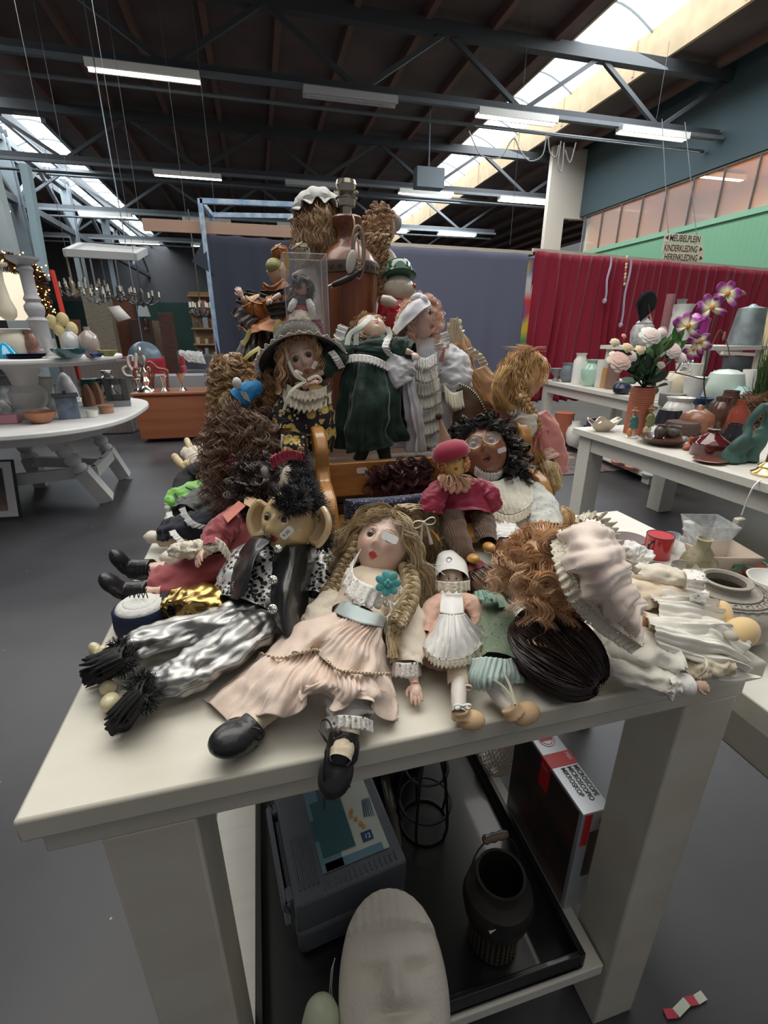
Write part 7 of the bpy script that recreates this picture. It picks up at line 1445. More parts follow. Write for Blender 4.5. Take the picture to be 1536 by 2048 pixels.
b = MB(); p = Z(1440,1138,zt); b.add([p+V3(x,y,z_) for x,y,z_ in ((-.055,-.02,0),(.04,-.04,0),(.05,.03,0),(-.05,.04,0),(-.07,-.03,.055),(.055,-.055,.05),(.07,.045,.055),(-.065,.055,.055))],[(0,3,2,1),(0,1,5,4),(1,2,6,5),(2,3,7,6),(3,0,4,7)]); tag(b.build('stone_planter',CM('pinkish_stone',(.42,.34,.27),.8,bump=.4),solid=.006),'square pinkish stone planter right of the mossy vase','planter')
t = pot('etched_glass_bowl','square-mouthed etched clear glass bowl behind the mossy vase','bowl',1405,1100,zt,[(18,0),(24,4),(40,30),(52,62),(50,62),(38,30),(0,6)],mat('etched_glass',(.8,.84,.84),.2,alpha=.32,bump=.8,bscale=90,var=.3,vscale=60),n=4); t.rotation_euler = (0,0,.5)
pot('glass_decanter','clear cut-glass decanter with round stopper near the red mug','decanter',1362,1108,zt,[(15,0),(17,4),(16,20),(10,34),(5,38),(5,46),(9,52),(6,58),(10,64),(10,68),(0,72)],mat('cut_glass',(.9,.94,.95),.05,alpha=.35),n=14)
pot('clear_tumbler','small clear glass tumbler left of the decanter','glass',1338,1105,zt,CYL(13,40),mat('tumbler_glass',(.85,.9,.9),.08,alpha=.25))
pot('grey_bowl_small','small grey stoneware bowl left of the mossy vase','bowl',1362,1158,zt,BOWL(24,30),STO); pot('grey_dish','low grey pottery dish beside the balance scale','dish',1308,1150,zt,BOWL(22,20),CM('blue_grey_pottery',(.24,.24,.23),.5))
t = pot('glazed_ladle_bowl','small terracotta bowl with green glazed rim and stub handle, right rear','bowl',1498,1150,zt,BOWL(26,24),TER)
b = MB(); p = Z(1498,1150,zt); k = px(p,1); b.tube([V3(25*k*math.cos(a),25*k*math.sin(a),24*k) for a in np.arange(0,2*pi,.25)],2*k,6,closed=True); b.tube([V3(-24*k,0,20*k),V3(-44*k,4*k,22*k)],5*k,8); o = b.build('green_rim',CM('green_glaze',(.06,.22,.17),.2,coat=.5)); o.parent = t
pot('white_enamel_bowl','white enamel bowl cut off by the right picture edge, behind the jar','bowl',1540,1185,zt,BOWL(46,30),WCER)
# ---------------- front right table (brown pottery)
z1 = .70
p = Z(1270,866,z1); k = px(p,1); t = thing('ribbed_terracotta_vase',p,'tall ribbed terracotta cylinder vase holding the artificial bouquet','vase')
prof = [(21*k,0)]+[(x*k,h*k) for i in range(26) for x,h in ((22.5,i*3.4+.6),(21.6,i*3.4+2.6))]+[(22*k,89*k),(19*k,89*k),(19*k,60*k),(0,60*k)]; MB().lathe(prof,p,36).build('vase_body',TER,t)
t = thing('artificial_bouquet',p+V3(0,0,90*k),'bouquet of white and pinkish silk flowers with dark green leaves','flowers'); top = p+V3(0,0,88*k); FY = p[1]
LEAF = CM('silk_leaf_green',(.035,.09,.035),.55,vc=True); rs = np.random.RandomState(12)
def leafmb(b,base,d,L,w_,col=(1,1,1)):
 d = nrm(d); s_ = nrm(np.cross(d,rs.randn(3))); n_ = np.cross(s_,d); P = []
 for i in range(7):
  u = i/6; ww = w_*math.sin(pi*(u*.9+.08))**.8; cpt = base+d*L*u-n_*L*.25*u*u; P += [cpt-s_*ww,cpt+s_*ww]
 b.add(P,[(2*i,2*i+1,2*i+3,2*i+2) for i in range(6)],col)
def DD(x,y,dy=0): return D(x,y,FY+dy)
for (gx,gy,sx_,sy_,nL,cc,nm) in ((1290,735,34,38,60,(.55,.6,.6),'dark_leaves'),(1330,690,34,22,26,(1.8,1.6,1.1),'light_leaves')):
 b = MB()
 for k_ in range(nL):
  q = DD(gx+sx_*rs.uniform(-1,1),gy+sy_*rs.uniform(-1,1),rs.uniform(-.12,.12)); dd = q-top; leafmb(b,q-nrm(dd)*.05,nrm(dd)+rs.randn(3)*.5,.11,.028,tuple(c_*rs.uniform(.7,1.3) for c_ in cc))
  if k_ % 4 == 0: b.tube([top,q],.004,5,col=cc)
 b.build(nm,LEAF,t)
def bloom(par,x,y,r,col,seed,nm='flower',dy=-.08,nP=26,base=None):
 rs = np.random.RandomState(seed); b = MB(); cpt = (base or DD)(x,y,dy); R_ = px(cpt,r); f_ = cv(rs.uniform(-.2,.2),.25,1); M_ = frame(f_,cv(0,1,0))
 for k_ in range(nP):
  a = k_*2.4; q = (k_/nP)**.6; ax = nrm(M_@V3(math.cos(a)*q,.35+.6*(1-q),math.sin(a)*q)); s_ = nrm(np.cross(ax,f_)+1e-6); b.ell(cpt+M_@V3(math.cos(a)*q*.62,.35*(1-q*q),math.sin(a)*q*.62)*R_,(R_*.36,R_*.05,R_*.42*(.6+.4*q)),12,7,M=frame(nrm(f_*.9+ax*.5*q),ax+1e-3),col=tuple(c_*(1-.25*(1-q)*(i_ > 0)) for i_,c_ in enumerate(col)))
 return b.build(nm,mat('petal',(1,1,1),.7,vc=True,sheen=.2),par)
for i,(x,y,r,c_) in enumerate(((1238,722,27,(.80,.66,.58)),(1345,700,20,(.82,.78,.76)),(1300,672,24,(.74,.78,.70)),(1255,695,12,(.75,.68,.42)),(1280,700,12,(.75,.68,.42)),(1230,685,11,(.66,.66,.45)),(1262,712,15,(.78,.77,.74)),(1322,730,9,(.7,.7,.62)),(1248,672,6,(.75,.35,.22)),(1360,715,14,(.82,.80,.78)),(1325,665,12,(.72,.70,.66)))): bloom(t,x,y,r,c_,i)
# orchid
p = Z(1418,853,z1); t = thing('orchid',p,'purple and white artificial orchid in a small black pot','orchid'); kk = px(p,1)
MB().lathe([(11*kk,0),(14*kk,10*kk),(15*kk,22*kk),(19*kk,24*kk),(19*kk,30*kk),(0,28*kk)],p,20).build('pot',DKC_,t); FY = p[1]
b = MB(); b.tube(spline([DD(1416,820),DD(1408,770),DD(1415,700),DD(1428,640),DD(1445,605),DD(1462,588)],30),.005,6); b.tube(spline([DD(1350,745),DD(1372,710),DD(1392,680),DD(1400,655)],12),.004,6); b.tube(spline([DD(1412,760),DD(1350,745)],4),.004,6); b.build('stem',CM('dark_stem',(.06,.07,.04),.6),t)
def orchid(x,y,r,rot,seed):
 b = MB(); cpt = DD(x,y,-.05); R_ = px(cpt,r); f_ = cv(.1*math.sin(seed),.0,1)
 for k_,(an,w_,L) in enumerate(((0,.50,.55),(2.2,.36,.60),(-2.2,.36,.60),(1.1,.62,.55),(-1.1,.62,.55))):
  d = cv(math.sin(an+rot),math.cos(an+rot),.12); s_ = nrm(np.cross(d,f_)); vs = []; cs = []; n = 9
  for i in range(n+1):
   u = i/n; ww = R_*w_*math.sin(pi*(.05+.9*u))**.6*(.45+.55*u)
   for v in (-1,-.5,0,.5,1): vs.append(cpt+d*R_*2*L*u+s_*ww*v+f_*R_*(.12*(1-abs(v))+.1*u*math.sin(3*v+seed))); m_ = min(1,max(0,(u-.38)*3)+.5*abs(v)**2*u); cs.append(tuple(np.array((.72,.70,.48))*(1-m_)+np.array((.24,.03,.20))*m_))
  b.add(vs,[(i*5+j,i*5+j+1,(i+1)*5+j+1,(i+1)*5+j) for i in range(n) for j in range(4)],cs)
 b.ell(cpt+f_*R_*.25,(R_*.16,R_*.16,R_*.2),10,7,col=(.6,.25,.05)); b.build('bloom',mat('orchid_petal',(1,1,1),.6,vc=True),t,solid=.0015)
for a_ in ((1372,655,27,.1,1),(1398,685,22,.9,2),(1420,618,27,-.3,3),(1452,590,25,.4,4),(1385,700,18,2.4,5)): orchid(*a_)
b = MB(); b.ell(DD(1483,585),(.045,.012,.014),14,8,M=np.array(Matrix.Rotation(.3,3,'Y'))); b.ell(DD(1448,672),(.008,.008,.03)); b.build('bud',CM('orchid_bud',(.45,.27,.22),.6),t)
b = MB(); b.tube(spline([DD(1420,700),DD(1440,660),DD(1455,690),DD(1460,720)],14),.0035,5); b.build('twig',CM('twig_brown',(.25,.17,.1),.7),t)
# shell dish and figurines
p = Z(1205,862,z1); b = MB(); n = 60; vs = []; kk = px(p,1)
for j,(r,h) in enumerate(((14,0),(22,6),(30,16),(36,22),(33,22),(26,15),(0,8))):
 for i in range(n): a = 2*pi*i/n; w_ = 1+.10*math.sin(6*a)*(j > 1); vs.append(V3(r*1.0*kk*w_*math.cos(a),r*.55*kk*w_*math.sin(a),h*kk*(1+.18*math.sin(6*a)*(j > 1))))
b.add(vs,[(j*n+i,j*n+(i+1) % n,(j+1)*n+(i+1) % n,(j+1)*n+i) for j in range(6) for i in range(n)]); o = tag(b.build('shell_dish',CM('mother_of_pearl',(.62,.54,.44),.2,metal=.5,coat=.4)),'wavy mother-of-pearl dish at the near corner of the pottery table','dish'); o.location = [float(v) for v in p]
p2 = Z(1235,852,z1)
def figurine(x,y,label,coat_c,low_c,extra):
 p = Z(x,y,z1); kk = px(p,1); t = thing('peasant_figurine',p,label,'figurine','porcelain peasant figurines'); Q = lambda a,h,d=0: p+V3(a*kk,d*kk,h*kk)
 MB().lathe([(11*kk,0),(12*kk,3*kk),(9*kk,5*kk),(0,5*kk)],p,18).build('base',WCER,t)
 b = MB(); b.tube([Q(0,4),Q(-1,14),Q(-1,24)],[5*kk,5.5*kk,5*kk],12); b.tube([Q(3,4),Q(2,16)],[3*kk,4*kk],8); b.build('legs',low_c,t,remesh=.004)
 b = MB(); b.tube([Q(0,20),Q(0,32),Q(-1,42),Q(-2,46)],[9*kk,7*kk,6.5*kk,3*kk],14); b.tube([Q(-4,42),Q(-9,34),Q(-4,28,-5)],[3*kk,2.8*kk,2.2*kk],8); b.tube([Q(4,42),Q(8,34),Q(5,27,-5)],[3*kk,2.8*kk,2.2*kk],8); b.build('coat',coat_c,t,remesh=.004)
 b = MB(); b.ell(Q(-2,51),(4.2*kk,4.2*kk,5*kk)); b.ell(Q(-3,50.5,-4),1.2*kk,8,6); b.build('face',CM('figurine_skin',(.55,.33,.22),.3),t)
 b = MB(); b.lathe([(7.5*kk,0),(6*kk,1.2*kk),(4*kk,2*kk),(3*kk,6*kk),(0,7*kk)],Q(-2,54),16); b.build('hat',CM('figurine_hat',(.32,.15,.07),.5),t)
 b = MB(); b.ell(Q(-9,12,-3),(5*kk,5*kk,9*kk)); b.build('basket',extra,t)
figurine(1262,876,'small porcelain peasant man in teal coat, left of the figurine pair',CM('teal_glaze',(.06,.16,.15),.3,coat=.4),WCER,CM('orange_glaze',(.55,.22,.05),.3))
figurine(1294,872,'small porcelain peasant in olive coat, right of the figurine pair',CM('olive_glaze',(.22,.23,.09),.3,coat=.4),WCER,CM('cream_glaze',(.6,.5,.35),.3))
for a_ in (('brown_pan','flat dark brown oval pottery pan holding little pitchers','dish',1325,888,z1,[(26,0),(34,4),(44,12),(47,14),(44,14),(32,6),(0,4)],BRC),
           ('casserole_dish','dark red-brown casserole with a conical lid at the table front','casserole',1415,910,z1,[(30,0),(33,4),(34,22),(35,24),(34,27),(22,36),(12,43),(10,46),(10,50),(12,51),(0,49)],CM('oxblood_glaze',(.10,.012,.015),.12,coat=.8)),
           ('teapot','round tan pottery kettle with a red-knobbed lid behind the casserole','teapot',1388,868,z1,[(16,0),(28,10),(32,24),(28,38),(16,46),(8,48),(6,52),(4,56),(0,58)],CM('tan_glaze',(.30,.13,.07),.35,coat=.3)),
           ('milk_jug','white pottery jug with big loop handle on a bark-covered pot','jug',1352,842,z1,[(22,0),(28,8),(30,20),(25,32),(21,38),(25,46),(23,46),(18,38),(0,30)],WCER),
           ('bark_pot','dark bark-textured pot under the white jug','pot',1360,872,z1,[(18,0),(30,6),(32,20),(28,28),(0,28)],CM('bark_clay',(.10,.06,.05),.8,bump=1,bscale=60)),
           ('small_pitcher','little dark silvery pitcher standing in the brown pan','pitcher',1318,876,z1+.02,V(11,26,.6,.75),CM('pewter_glaze',(.16,.13,.12),.25,metal=.5)),
           ('mottled_pitcher','mottled little jug standing right in the brown pan','pitcher',1345,876,z1+.02,V(15,24,.7,.8),CM('mottled_glaze',(.15,.14,.11),.4,var=.6,vscale=30)),
           ('lustre_saucer','brown lustre saucer with silver rim near the table edge','saucer',1418,925,z1,[(14,0),(22,3),(30,6),(28,7),(12,3),(0,3)],CM('lustre',(.28,.12,.09),.2,metal=.5)),
           ('dark_jug','tall dark brown jug behind the tan kettle','jug',1430,868,z1,V(24,72,.5,.55,.4),BRC),('brown_coffee_pot','dark brown coffee pot with lid at the back of the pottery','pot',1448,845,z1,V(22,62,.6,.62),BRC),
           ('red_brown_bottle','leaning red-brown long-necked bottle behind the green sculpture','bottle',1465,880,z1,V(20,78,.4,.45,.35),CM('red_brown_glaze',(.25,.05,.03),.25,coat=.4)),
           ('black_vase','black glazed vase left of the green sculpture','vase',1458,900,z1,V(18,52,.7,.7),DKC_),('grey_saucepan','grey pottery saucepan with side handle behind the bouquet vase','saucepan',1340,812,z1+.06,[(20,0),(22,3),(23,24),(21,24),(0,6)],CM('speckled_grey',(.20,.20,.18),.5)),
           ('wooden_stand_box','dark stand under the grey saucepan','stand',1335,850,z1,[(26,0),(26,4),(20,30),(0,30)],DKC_),('black_pot_stack','stack of black flowerpots beside the orchid','pot',1400,850,z1,[(14,0),(18,16),(14,17),(19,30),(0,30)],DKC_)):
 pot(*a_)
b = MB(); p = Z(1378,900,z1); kk = px(p,1); b.tube([p+V3(-2*kk,0,6*kk),p+V3(2*kk,0,14*kk),p+V3(4*kk,0,26*kk)],[6*kk,6.5*kk,7*kk],14); b.ell(p+V3(-5*kk,0,5*kk),(11*kk,8*kk,5.5*kk)); tag(b.build('clay_boot',CM('orange_clay',(.38,.10,.04),.6),remesh=.006),'small orange clay boot between the pan and the casserole','ornament')
for (x,y,w_,h_,m_,nm,lab,par) in ((1330,822,14,20,WCER,'jug_handle','x',None),(1408,842,12,16,CM('tan_handle',(.34,.16,.08),.35),'kettle_handle','x',None)):
 p = Z(x,y,z1); kk = px(p,1);
 b = MB(); b.tube([p+V3(w_*kk*math.cos(a),0,h_*kk*math.sin(a)+.02) for a in np.linspace(1.2,5.0,14)],3.2*kk,8); o = b.build('handle',m_); host = [q for q in COL.objects if q.name.startswith('milk_jug' if nm == 'jug_handle' else 'teapot')][0]
 for v in o.data.vertices: v.co = v.co-Vector(host.location)
 o.parent = host
# green driftwood sculpture
p = Z(1482,925,z1); kk = px(p,1); GS = CM('verdigris_stone',(.055,.13,.11),.7,bump=.6,bscale=30,var=.35,vscale=8); b = MB(); Q = lambda a,h,d=0: p+V3(a*kk,d*kk,h*kk)
for P_,R_ in (([(-28,0),(-26,20),(-14,42),(-6,58),(-2,76),(4,98),(14,114)],(17,15,11,8,7,8,7)),([(-6,0),(-8,22),(8,42),(30,54),(38,74),(32,98),(16,114)],(15,12,9,8,7,7,7)),([(18,0),(22,20),(28,42),(32,66)],(18,16,13,9)),([(-26,10),(-30,34),(-14,52)],(8,9,8))):
 b.tube(spline([Q(a,h,4*math.sin(h*.1)) for a,h in P_],24),np.interp(np.linspace(0,1,24),np.linspace(0,1,len(R_)),R_)*kk,16)
tag(b.build('driftwood_sculpture',GS,remesh=.008),'green twisted driftwood-like sculpture with a hole, right on the pottery table','sculpture')
# hay basket with grass
p = Z(1515,850,z1); kk = px(p,1); t = thing('hay_basket',p,'brown straw nest basket with long green grass at the right picture edge','basket'); rs = np.random.RandomState(6); b = MB()
for k_ in range(900):
 a = rs.rand()*6.28; r_ = rs.uniform(.6,1.05)*42*kk; h_ = rs.uniform(0,60)*kk; q = p+V3(r_*math.cos(a),r_*math.sin(a)*.8,h_); d = nrm(V3(-math.sin(a),math.cos(a),rs.uniform(-.6,.6))+rs.randn(3)*.4); b.tube([q-d*.06,q+d*.06+rs.randn(3)*.015],.0022,3,cap=False)
b.ell(p+V3(0,0,30*kk),(38*kk,30*kk,30*kk)); b.build('straw',CM('brown_straw',(.20,.10,.055),.9),t)
b = MB()
for k_ in range(260):
 a = rs.rand()*6.28; q = p+V3(20*kk*math.cos(a)*rs.rand(),16*kk*math.sin(a),45*kk); e = q+V3(rs.uniform(-30,40)*kk,rs.uniform(-10,10)*kk,rs.uniform(60,130)*kk); b.tube([q,(q+e)/2+rs.randn(3)*.01,e],[.003,.0025,.0005],3,cap=False)
b.build('grass',CM('dark_grass',(.06,.12,.04),.7),t)
pot('brass_lamp_foot','polished brass lamp foot cut off at the right edge of the pottery table','lamp',1532,950,z1,[(26,0),(27,4),(20,8),(16,14),(18,18),(8,26),(6,60),(0,60)],BRASS)
p = Z(1520,962,z1); b = MB(); b.tube(spline([p+V3(0,0,.004),p+V3(-.06,-.02,-.02),p+V3(-.075,-.02,-.10),p+V3(-.08,-.02,-.16)],16),.004,6); t = thing('power_plug',p,'white three-way plug dangling on its cord from the pottery table edge','plug'); b.build('cord',WCER,t)
b = MB(); b.box(p+V3(-.085,-.02,-.20),(.05,.03,.055)); b.build('plug_body',CM('ivory_plastic',(.62,.58,.48),.4),t,bevel=.008); b = MB(); [b.tube([p+V3(-.085+dx,-.02,-.228),p+V3(-.085+dx-.006,-.02,-.262)],.004,6) for dx in (-.014,.014)]; b.build('pins',CHROME,t)
# ---------------- back right table
z2 = .78
L2 = [('footed_cup','small grey footed cup at the left end of the back table','cup',1111,762,[(8,0),(4,5),(4,9),(12,18),(14,24),(12,24),(0,14)],GREYC),('grey_vase','dull grey vase second from left on the back table','vase',1134,764,V(16,36,.7,.8,.45),CM('slate_glaze',(.16,.18,.20),.4)),
      ('white_square_bottle','tall white bottle with square shoulders on the back table','bottle',1155,768,[(13,0),(13,44),(9,50),(9,55),(11,58),(0,58)],WCER),('celadon_vase','pale green round glass vase on the back table','vase',1178,772,V(19,50,.5,.75,.6),CEL),
      ('white_cylinder_vase','plain white cylinder vase behind the pale green glass one','vase',1200,774,CYL(12,52),WCER),('brown_cylinder_vase','brown-mauve cylinder vase left of the bouquet','vase',1222,778,CYL(12,48),CM('mauve_brown',(.22,.13,.11),.5)),('amber_beaker','amber wooden beaker beside the mauve vase','beaker',1208,776,CYL(8,38),CM('amber_wood',(.5,.28,.1),.5)),
      ('dark_blue_pot','low dark blue pot beside the bouquet vase','pot',1242,788,V(18,24,.6,.6),CM('ink_blue',(.02,.025,.06),.3)),('flower_print_jar','cream jar with dark daisy print behind the white jug','jar',1345,800,[(20,0),(22,4),(24,30),(23,46),(17,52),(17,54),(0,54)],CM('cream_glaze_jar',(.66,.58,.44),.35,coat=.3)),
      ('relief_vase','white flared vase with floral relief right of the daisy jar','vase',1380,808,[(13,0),(16,20),(22,52),(20,52),(0,20)],WCER),('mint_dome_jar','large pale mint domed jar behind the orchid pot','jar',1440,805,[(30,0),(33,6),(34,36),(28,56),(16,62),(0,64)],CM('pale_mint_glaze',(.56,.66,.60),.3)),
      ('aqua_round_vase','small aqua and white round vase right of the mint jar','vase',1478,812,V(24,38,.5,.4),CM('aqua_glaze',(.38,.58,.55),.3)),('white_jug_tall','white jug with a tall open handle near the straw basket','jug',1490,800,CYL(16,58),WCER),('blue_dish','blue oval dish leaning between white vases','dish',1400,810,BOWL(22,14),CM('blue_glaze',(.05,.10,.22),.3)),
      ('glass_funnel_vase','pale teal glass vase with long neck above the daisy jar','vase',1357,775,[(14,0),(12,8),(6,22),(5,40),(7,42),(0,40)],CM('teal_glass',(.25,.42,.38),.2)),('white_cone_vase','white cone vase behind the daisy jar','vase',1365,790,[(10,0),(24,60),(22,60),(0,10)],WCER),
      ('white_small_jar','white jar just behind the bouquet on the back table','jar',1318,800,CYL(18,38),WCER)]
for n_,l_,c_,x,y,pr_,m_ in L2: pot(n_,l_,c_,x,y,z2,pr_,m_)
host = [q for q in COL.objects if q.name == 'flower_print_jar'][0]; kk = px(Z(1345,800,z2),1); b = MB()
for k_ in range(8): a = k_*pi/4; c0 = V3(5*kk,-23.6*kk,30*kk); b.ell(c0+V3(math.cos(a)*5.5*kk,.3*kk,math.sin(a)*5.5*kk),(3.6*kk,.5*kk,1.3*kk),10,6,M=np.array([[math.cos(a),0,-math.sin(a)],[0,1,0],[math.sin(a),0,math.cos(a)]]))
o = b.build('daisy_print',DKC_); o.parent = host
# upper riser on the back table
za = D(1340,692,4.3)[2]; t = thing('display_riser',(4.3,4.4,z2),'white raised shelf standing on the back table, loaded with vases and cans','shelf');
MB().b2((3.85,4.1,za-.04),(5.4,4.9,za)).build('shelf_board',WHITEP,t);
for x in (3.9,5.3):
 for y in (4.15,4.8): MB().b2((x,y,z2+.001),(x+.05,y+.05,za-.041)).build('leg',WHITEP,t)
for n_,l_,c_,x,y,pr_,m_ in [('ginger_jar','white and grey lidded ginger jar with a ball finial on the riser','jar',1280,692,[(14,0),(20,8),(22,26),(18,38),(14,40),(15,43),(8,48),(4,52),(6,58),(4,63),(0,64)],CM('jar_white_grey',(.58,.58,.57),.3,var=.4,vscale=20)),('opal_vase','milky white flared glass vase, tallest on the riser','vase',1350,690,[(16,0),(22,14),(20,40),(15,54),(18,66),(22,74),(20,74),(0,30)],CM('opal_glass',(.78,.80,.78),.2)),
      ('grey_spindle_stand','dark grey turned candle stand behind the milky vase','candlestick',1352,660,[(12,0),(7,10),(5,24),(8,30),(5,40),(9,54),(10,56),(0,56)],GREYC),('pink_glass_flute','tilted pink patterned glass cylinder behind the riser vases','vase',1326,672,CYL(8,76),CM('pink_glass',(.42,.20,.22),.3,alpha=.6)),
      ('galvanised_can','tall tapered galvanised zinc can at the right of the riser','can',1484,700,[(30,0),(30,6),(24,70),(23,76),(8,80),(3,84),(0,84)],CM('zinc',(.30,.36,.37),.45,metal=.6,var=.3,vscale=9)),('white_wide_bowl','white bowl in front of the zinc can','bowl',1455,712,BOWL(26,16),WCER),('magenta_hat_box','bright magenta lidded box behind the milky vase','box',1380,685,[(26,0),(26,36),(27,38),(27,44),(10,48),(3,54),(0,54)],CM('magenta_lacquer',(.50,.04,.36),.4))]:
 pot(n_,l_,c_,x,y,None,pr_,m_,Yd=4.35)
b = MB(); p = D(1312,675,4.3); kk = px(p,1); b.ell(p,(22*kk,16*kk,15*kk)); b.ell(p+V3(12*kk,0,12*kk),(10*kk,9*kk,9*kk)); b.ell(p+V3(22*kk,0,10*kk),(5*kk,3*kk,2*kk)); b.ell(p+V3(-22*kk,0,-6*kk),(14*kk,8*kk,5*kk)); o = tag(b.build('stone_bird',CM('grey_stone',(.34,.34,.36),.7),remesh=.012),'plump grey stone bird on the riser left of the milky vase','ornament')
t = thing('paper_fan',D(1288,615,4.3),'black pleated paper fan on a thin stick above the riser','fan'); b = MB(); cF = D(1291,612,4.3); kk = px(cF,1); n = 44; vs = [cF+V3(-6*kk,0,-30*kk)]
for i in range(n+1): a = 2.95-i/n*2.9; q = V3(math.cos(a)*30*kk,(.02 if i % 2 else -.02),math.sin(a)*34*kk-4*kk); vs.append(cF+V3(.8*q[0]+.25*q[2]*.5,q[1],q[2]*.95))
b.add(vs,[(0,i+1,i+2) for i in range(n)]); b.build('pleats',CM('black_paper',(.02,.018,.02),.7),t,smooth=False,solid=.003); b = MB(); b.tube([D(1296,608,4.3),D(1306,660,4.3)],.008,6); b.build('stick',CM('pale_stick',(.55,.38,.25),.6),t)
t = thing('chalk_easel',D(1470,740,4.0),'dark slate board in a pale frame at the right of the back table','board'); b = MB(); b.add([D(1448,712,3.9),D(1505,715,3.9),D(1490,800,3.8),D(1435,790,3.8)],[(0,1,2,3)]); b.build('slate',CM('slate',(.025,.03,.035),.6),t,solid=.02)
b = MB(); b.beam(D(1444,706,3.9),D(1508,709,3.9),.03); b.build('frame_top',WHITEP,t)
for i,(x,y,r_) in enumerate(((1372,728,14),(1365,745,16),(1445,745,18))):
 b = MB(); p = D(x,y,3.9); kk = px(p,1); rs = np.random.RandomState(i)
 for k_ in range(14): a = k_*.9; q = p+V3(math.cos(a)*r_*kk,math.sin(a)*r_*kk*.6,rs.uniform(-6,6)*kk); b.lathe([(0,-4*kk),(2*kk,0),(0,4*kk)],q,6); b.tube([p+V3(0,0,10*kk),q],.0025,4)
 tag(b.build('crystal_pendant',CM('smoky_crystal',(.35,.36,.38),.12,metal=.6)),('hanging smoky crystal candle dish left under the riser','dark crystal cluster below the hanging candle dish','crystal cluster near the orchid stems')[i],'crystals')
# objects on the lower shelf of the back table and the floor near it
pot('brown_floor_pot','tall brown pot standing on the low shelf at the left of the back table','pot',1122,886,.10,[(14,0),(17,10),(18,56),(19,60),(17,60),(0,50)],TER); pot('white_ovoid_vase','white ovoid vase on the low shelf next to the brown pot','vase',1146,891,.10,V(17,48,.5,.5),WCER)
b = MB(); p = Z(1172,898,.10); b.box(p+V3(0,0,.14),(.12,.08,.28)); tag(b.build('black_angular_vase',DKC_,bevel=.01),'black angular vase on the low shelf beside the white one','vase')
pot('purple_glass_vase','violet glass vase deep on the low shelf','vase',1185,880,.10,CYL(16,40),CM('violet_glass',(.12,.06,.30),.2))
for i,(x,y,m_) in enumerate(((1236,931,0),(1264,941,0),(1302,956,1),(1340,968,1))): pot('round_tealight_pot',('salmon pink round pot at the left of the low shelf row','salmon pink round pot second in the low shelf row','pale grey round pot third in the low shelf row','pale grey round pot at the right end of the low shelf row')[i],'pot',x,y,.10,V(15 if i < 2 else 19,18,.7,.7),(CM('salmon_glaze',(.60,.27,.2),.5),CM('pale_grey_glaze',(.45,.47,.46),.5))[m_])
RUG = pattern('patterned_rug',(.13,.10,.10),[((.35,.26,.20),5,.33),((.04,.04,.05),8,.25)],6,bump=.3); tag(MB().b2((2.35,4.0,0.001),(5.3,5.9,.012)).build('patchwork_rug',RUG),'dark patchwork rug on the floor below the red curtain','rug')
# ---------------- left side: two-tier table
zt2 = .75; cx,cy = -1.98,4.5
t = thing('tiered_round_table',(cx,cy,0),'large round white table with turned legs and a raised second tier','table')
def sup(rx,ry,z0,z1_,n=72,e=3.0):
 b = MB(); P = []
 for i in range(n): a = 2*pi*i/n; ca,sa = math.cos(a),math.sin(a); r = (abs(ca)**e+abs(sa)**e)**(-1/e); P.append(V3(cx+rx*r*ca,cy+ry*r*sa,z0))
 b.poly(P,z1_-z0,(0,0,1)); return b
WT = CM('chalk_white_paint',(.66,.66,.65),.5,var=.1,vscale=5)
sup(.96,1.03,zt2-.045,zt2).build('tabletop',WT,t,bevel=.012); sup(.86,.86,1.165,1.20,e=2.2).build('upper_tier',WT,t,bevel=.01); sup(.80,.80,1.14,1.1645,e=2.2).build('tier_moulding',WT,t)
MB().lathe([(.11,.751),(.13,.79),(.09,.83),(.12,.88),(.125,.95),(.08,1.0),(.10,1.08),(.13,1.139)],(-1.72,cy-.3,0),28).build('pedestal',WT,t)
sup(.75,.8,zt2-.13,zt2-.046,e=3).build('apron',WT,t)
def turned(a,f,nm='leg'):
 a = V3(*a); f = V3(*f); d = nrm(f-a); u_ = nrm(np.cross(d,(0,1,0))); w_ = np.cross(d,u_); L = np.linalg.norm(f-a); Mx = np.stack([u_,w_,d],1); b = MB()
 b.box(a+d*L*.12,(.10,.10,L*.24),M=Mx); b.lathe([(.04,L*.24),(.055,L*.27),(.06,L*.31),(.05,L*.345),(.035,L*.36),(.055,L*.39),(.062,L*.43),(.052,L*.47),(.035,L*.49),(.058,L*.52),(.06,L*.55),(.04,L*.57)],a,20,ax=Mx); b.box(a+d*L*.785,(.105,.105,L*.43),M=Mx); return b.build(nm,WT,t)
for a,f in (((-1.62,4.05,.70),(-1.37,4.30,.0)),((-1.60,4.85,.70),(-1.40,5.02,0)),((-2.1,4.7,.70),(-2.1,4.93,.0)),((-2.35,3.95,.70),(-2.45,4.0,0))): turned(a,(f[0],f[1],.02))
b = MB(); b.beam((-1.42,4.3,.27),(-1.46,5.0,.27),.05,.09); b.build('stretcher',WT,t); b = MB(); b.beam((-1.44,4.6,.27),(-2.15,4.85,.27),.05,.09); b.build('stretcher',WT,t); b = MB(); b.beam((-1.42,4.34,.27),(-2.3,4.1,.27),.05,.09); b.build('stretcher',WT,t)
CRM = CM('cream_pottery',(.56,.52,.42),.5);
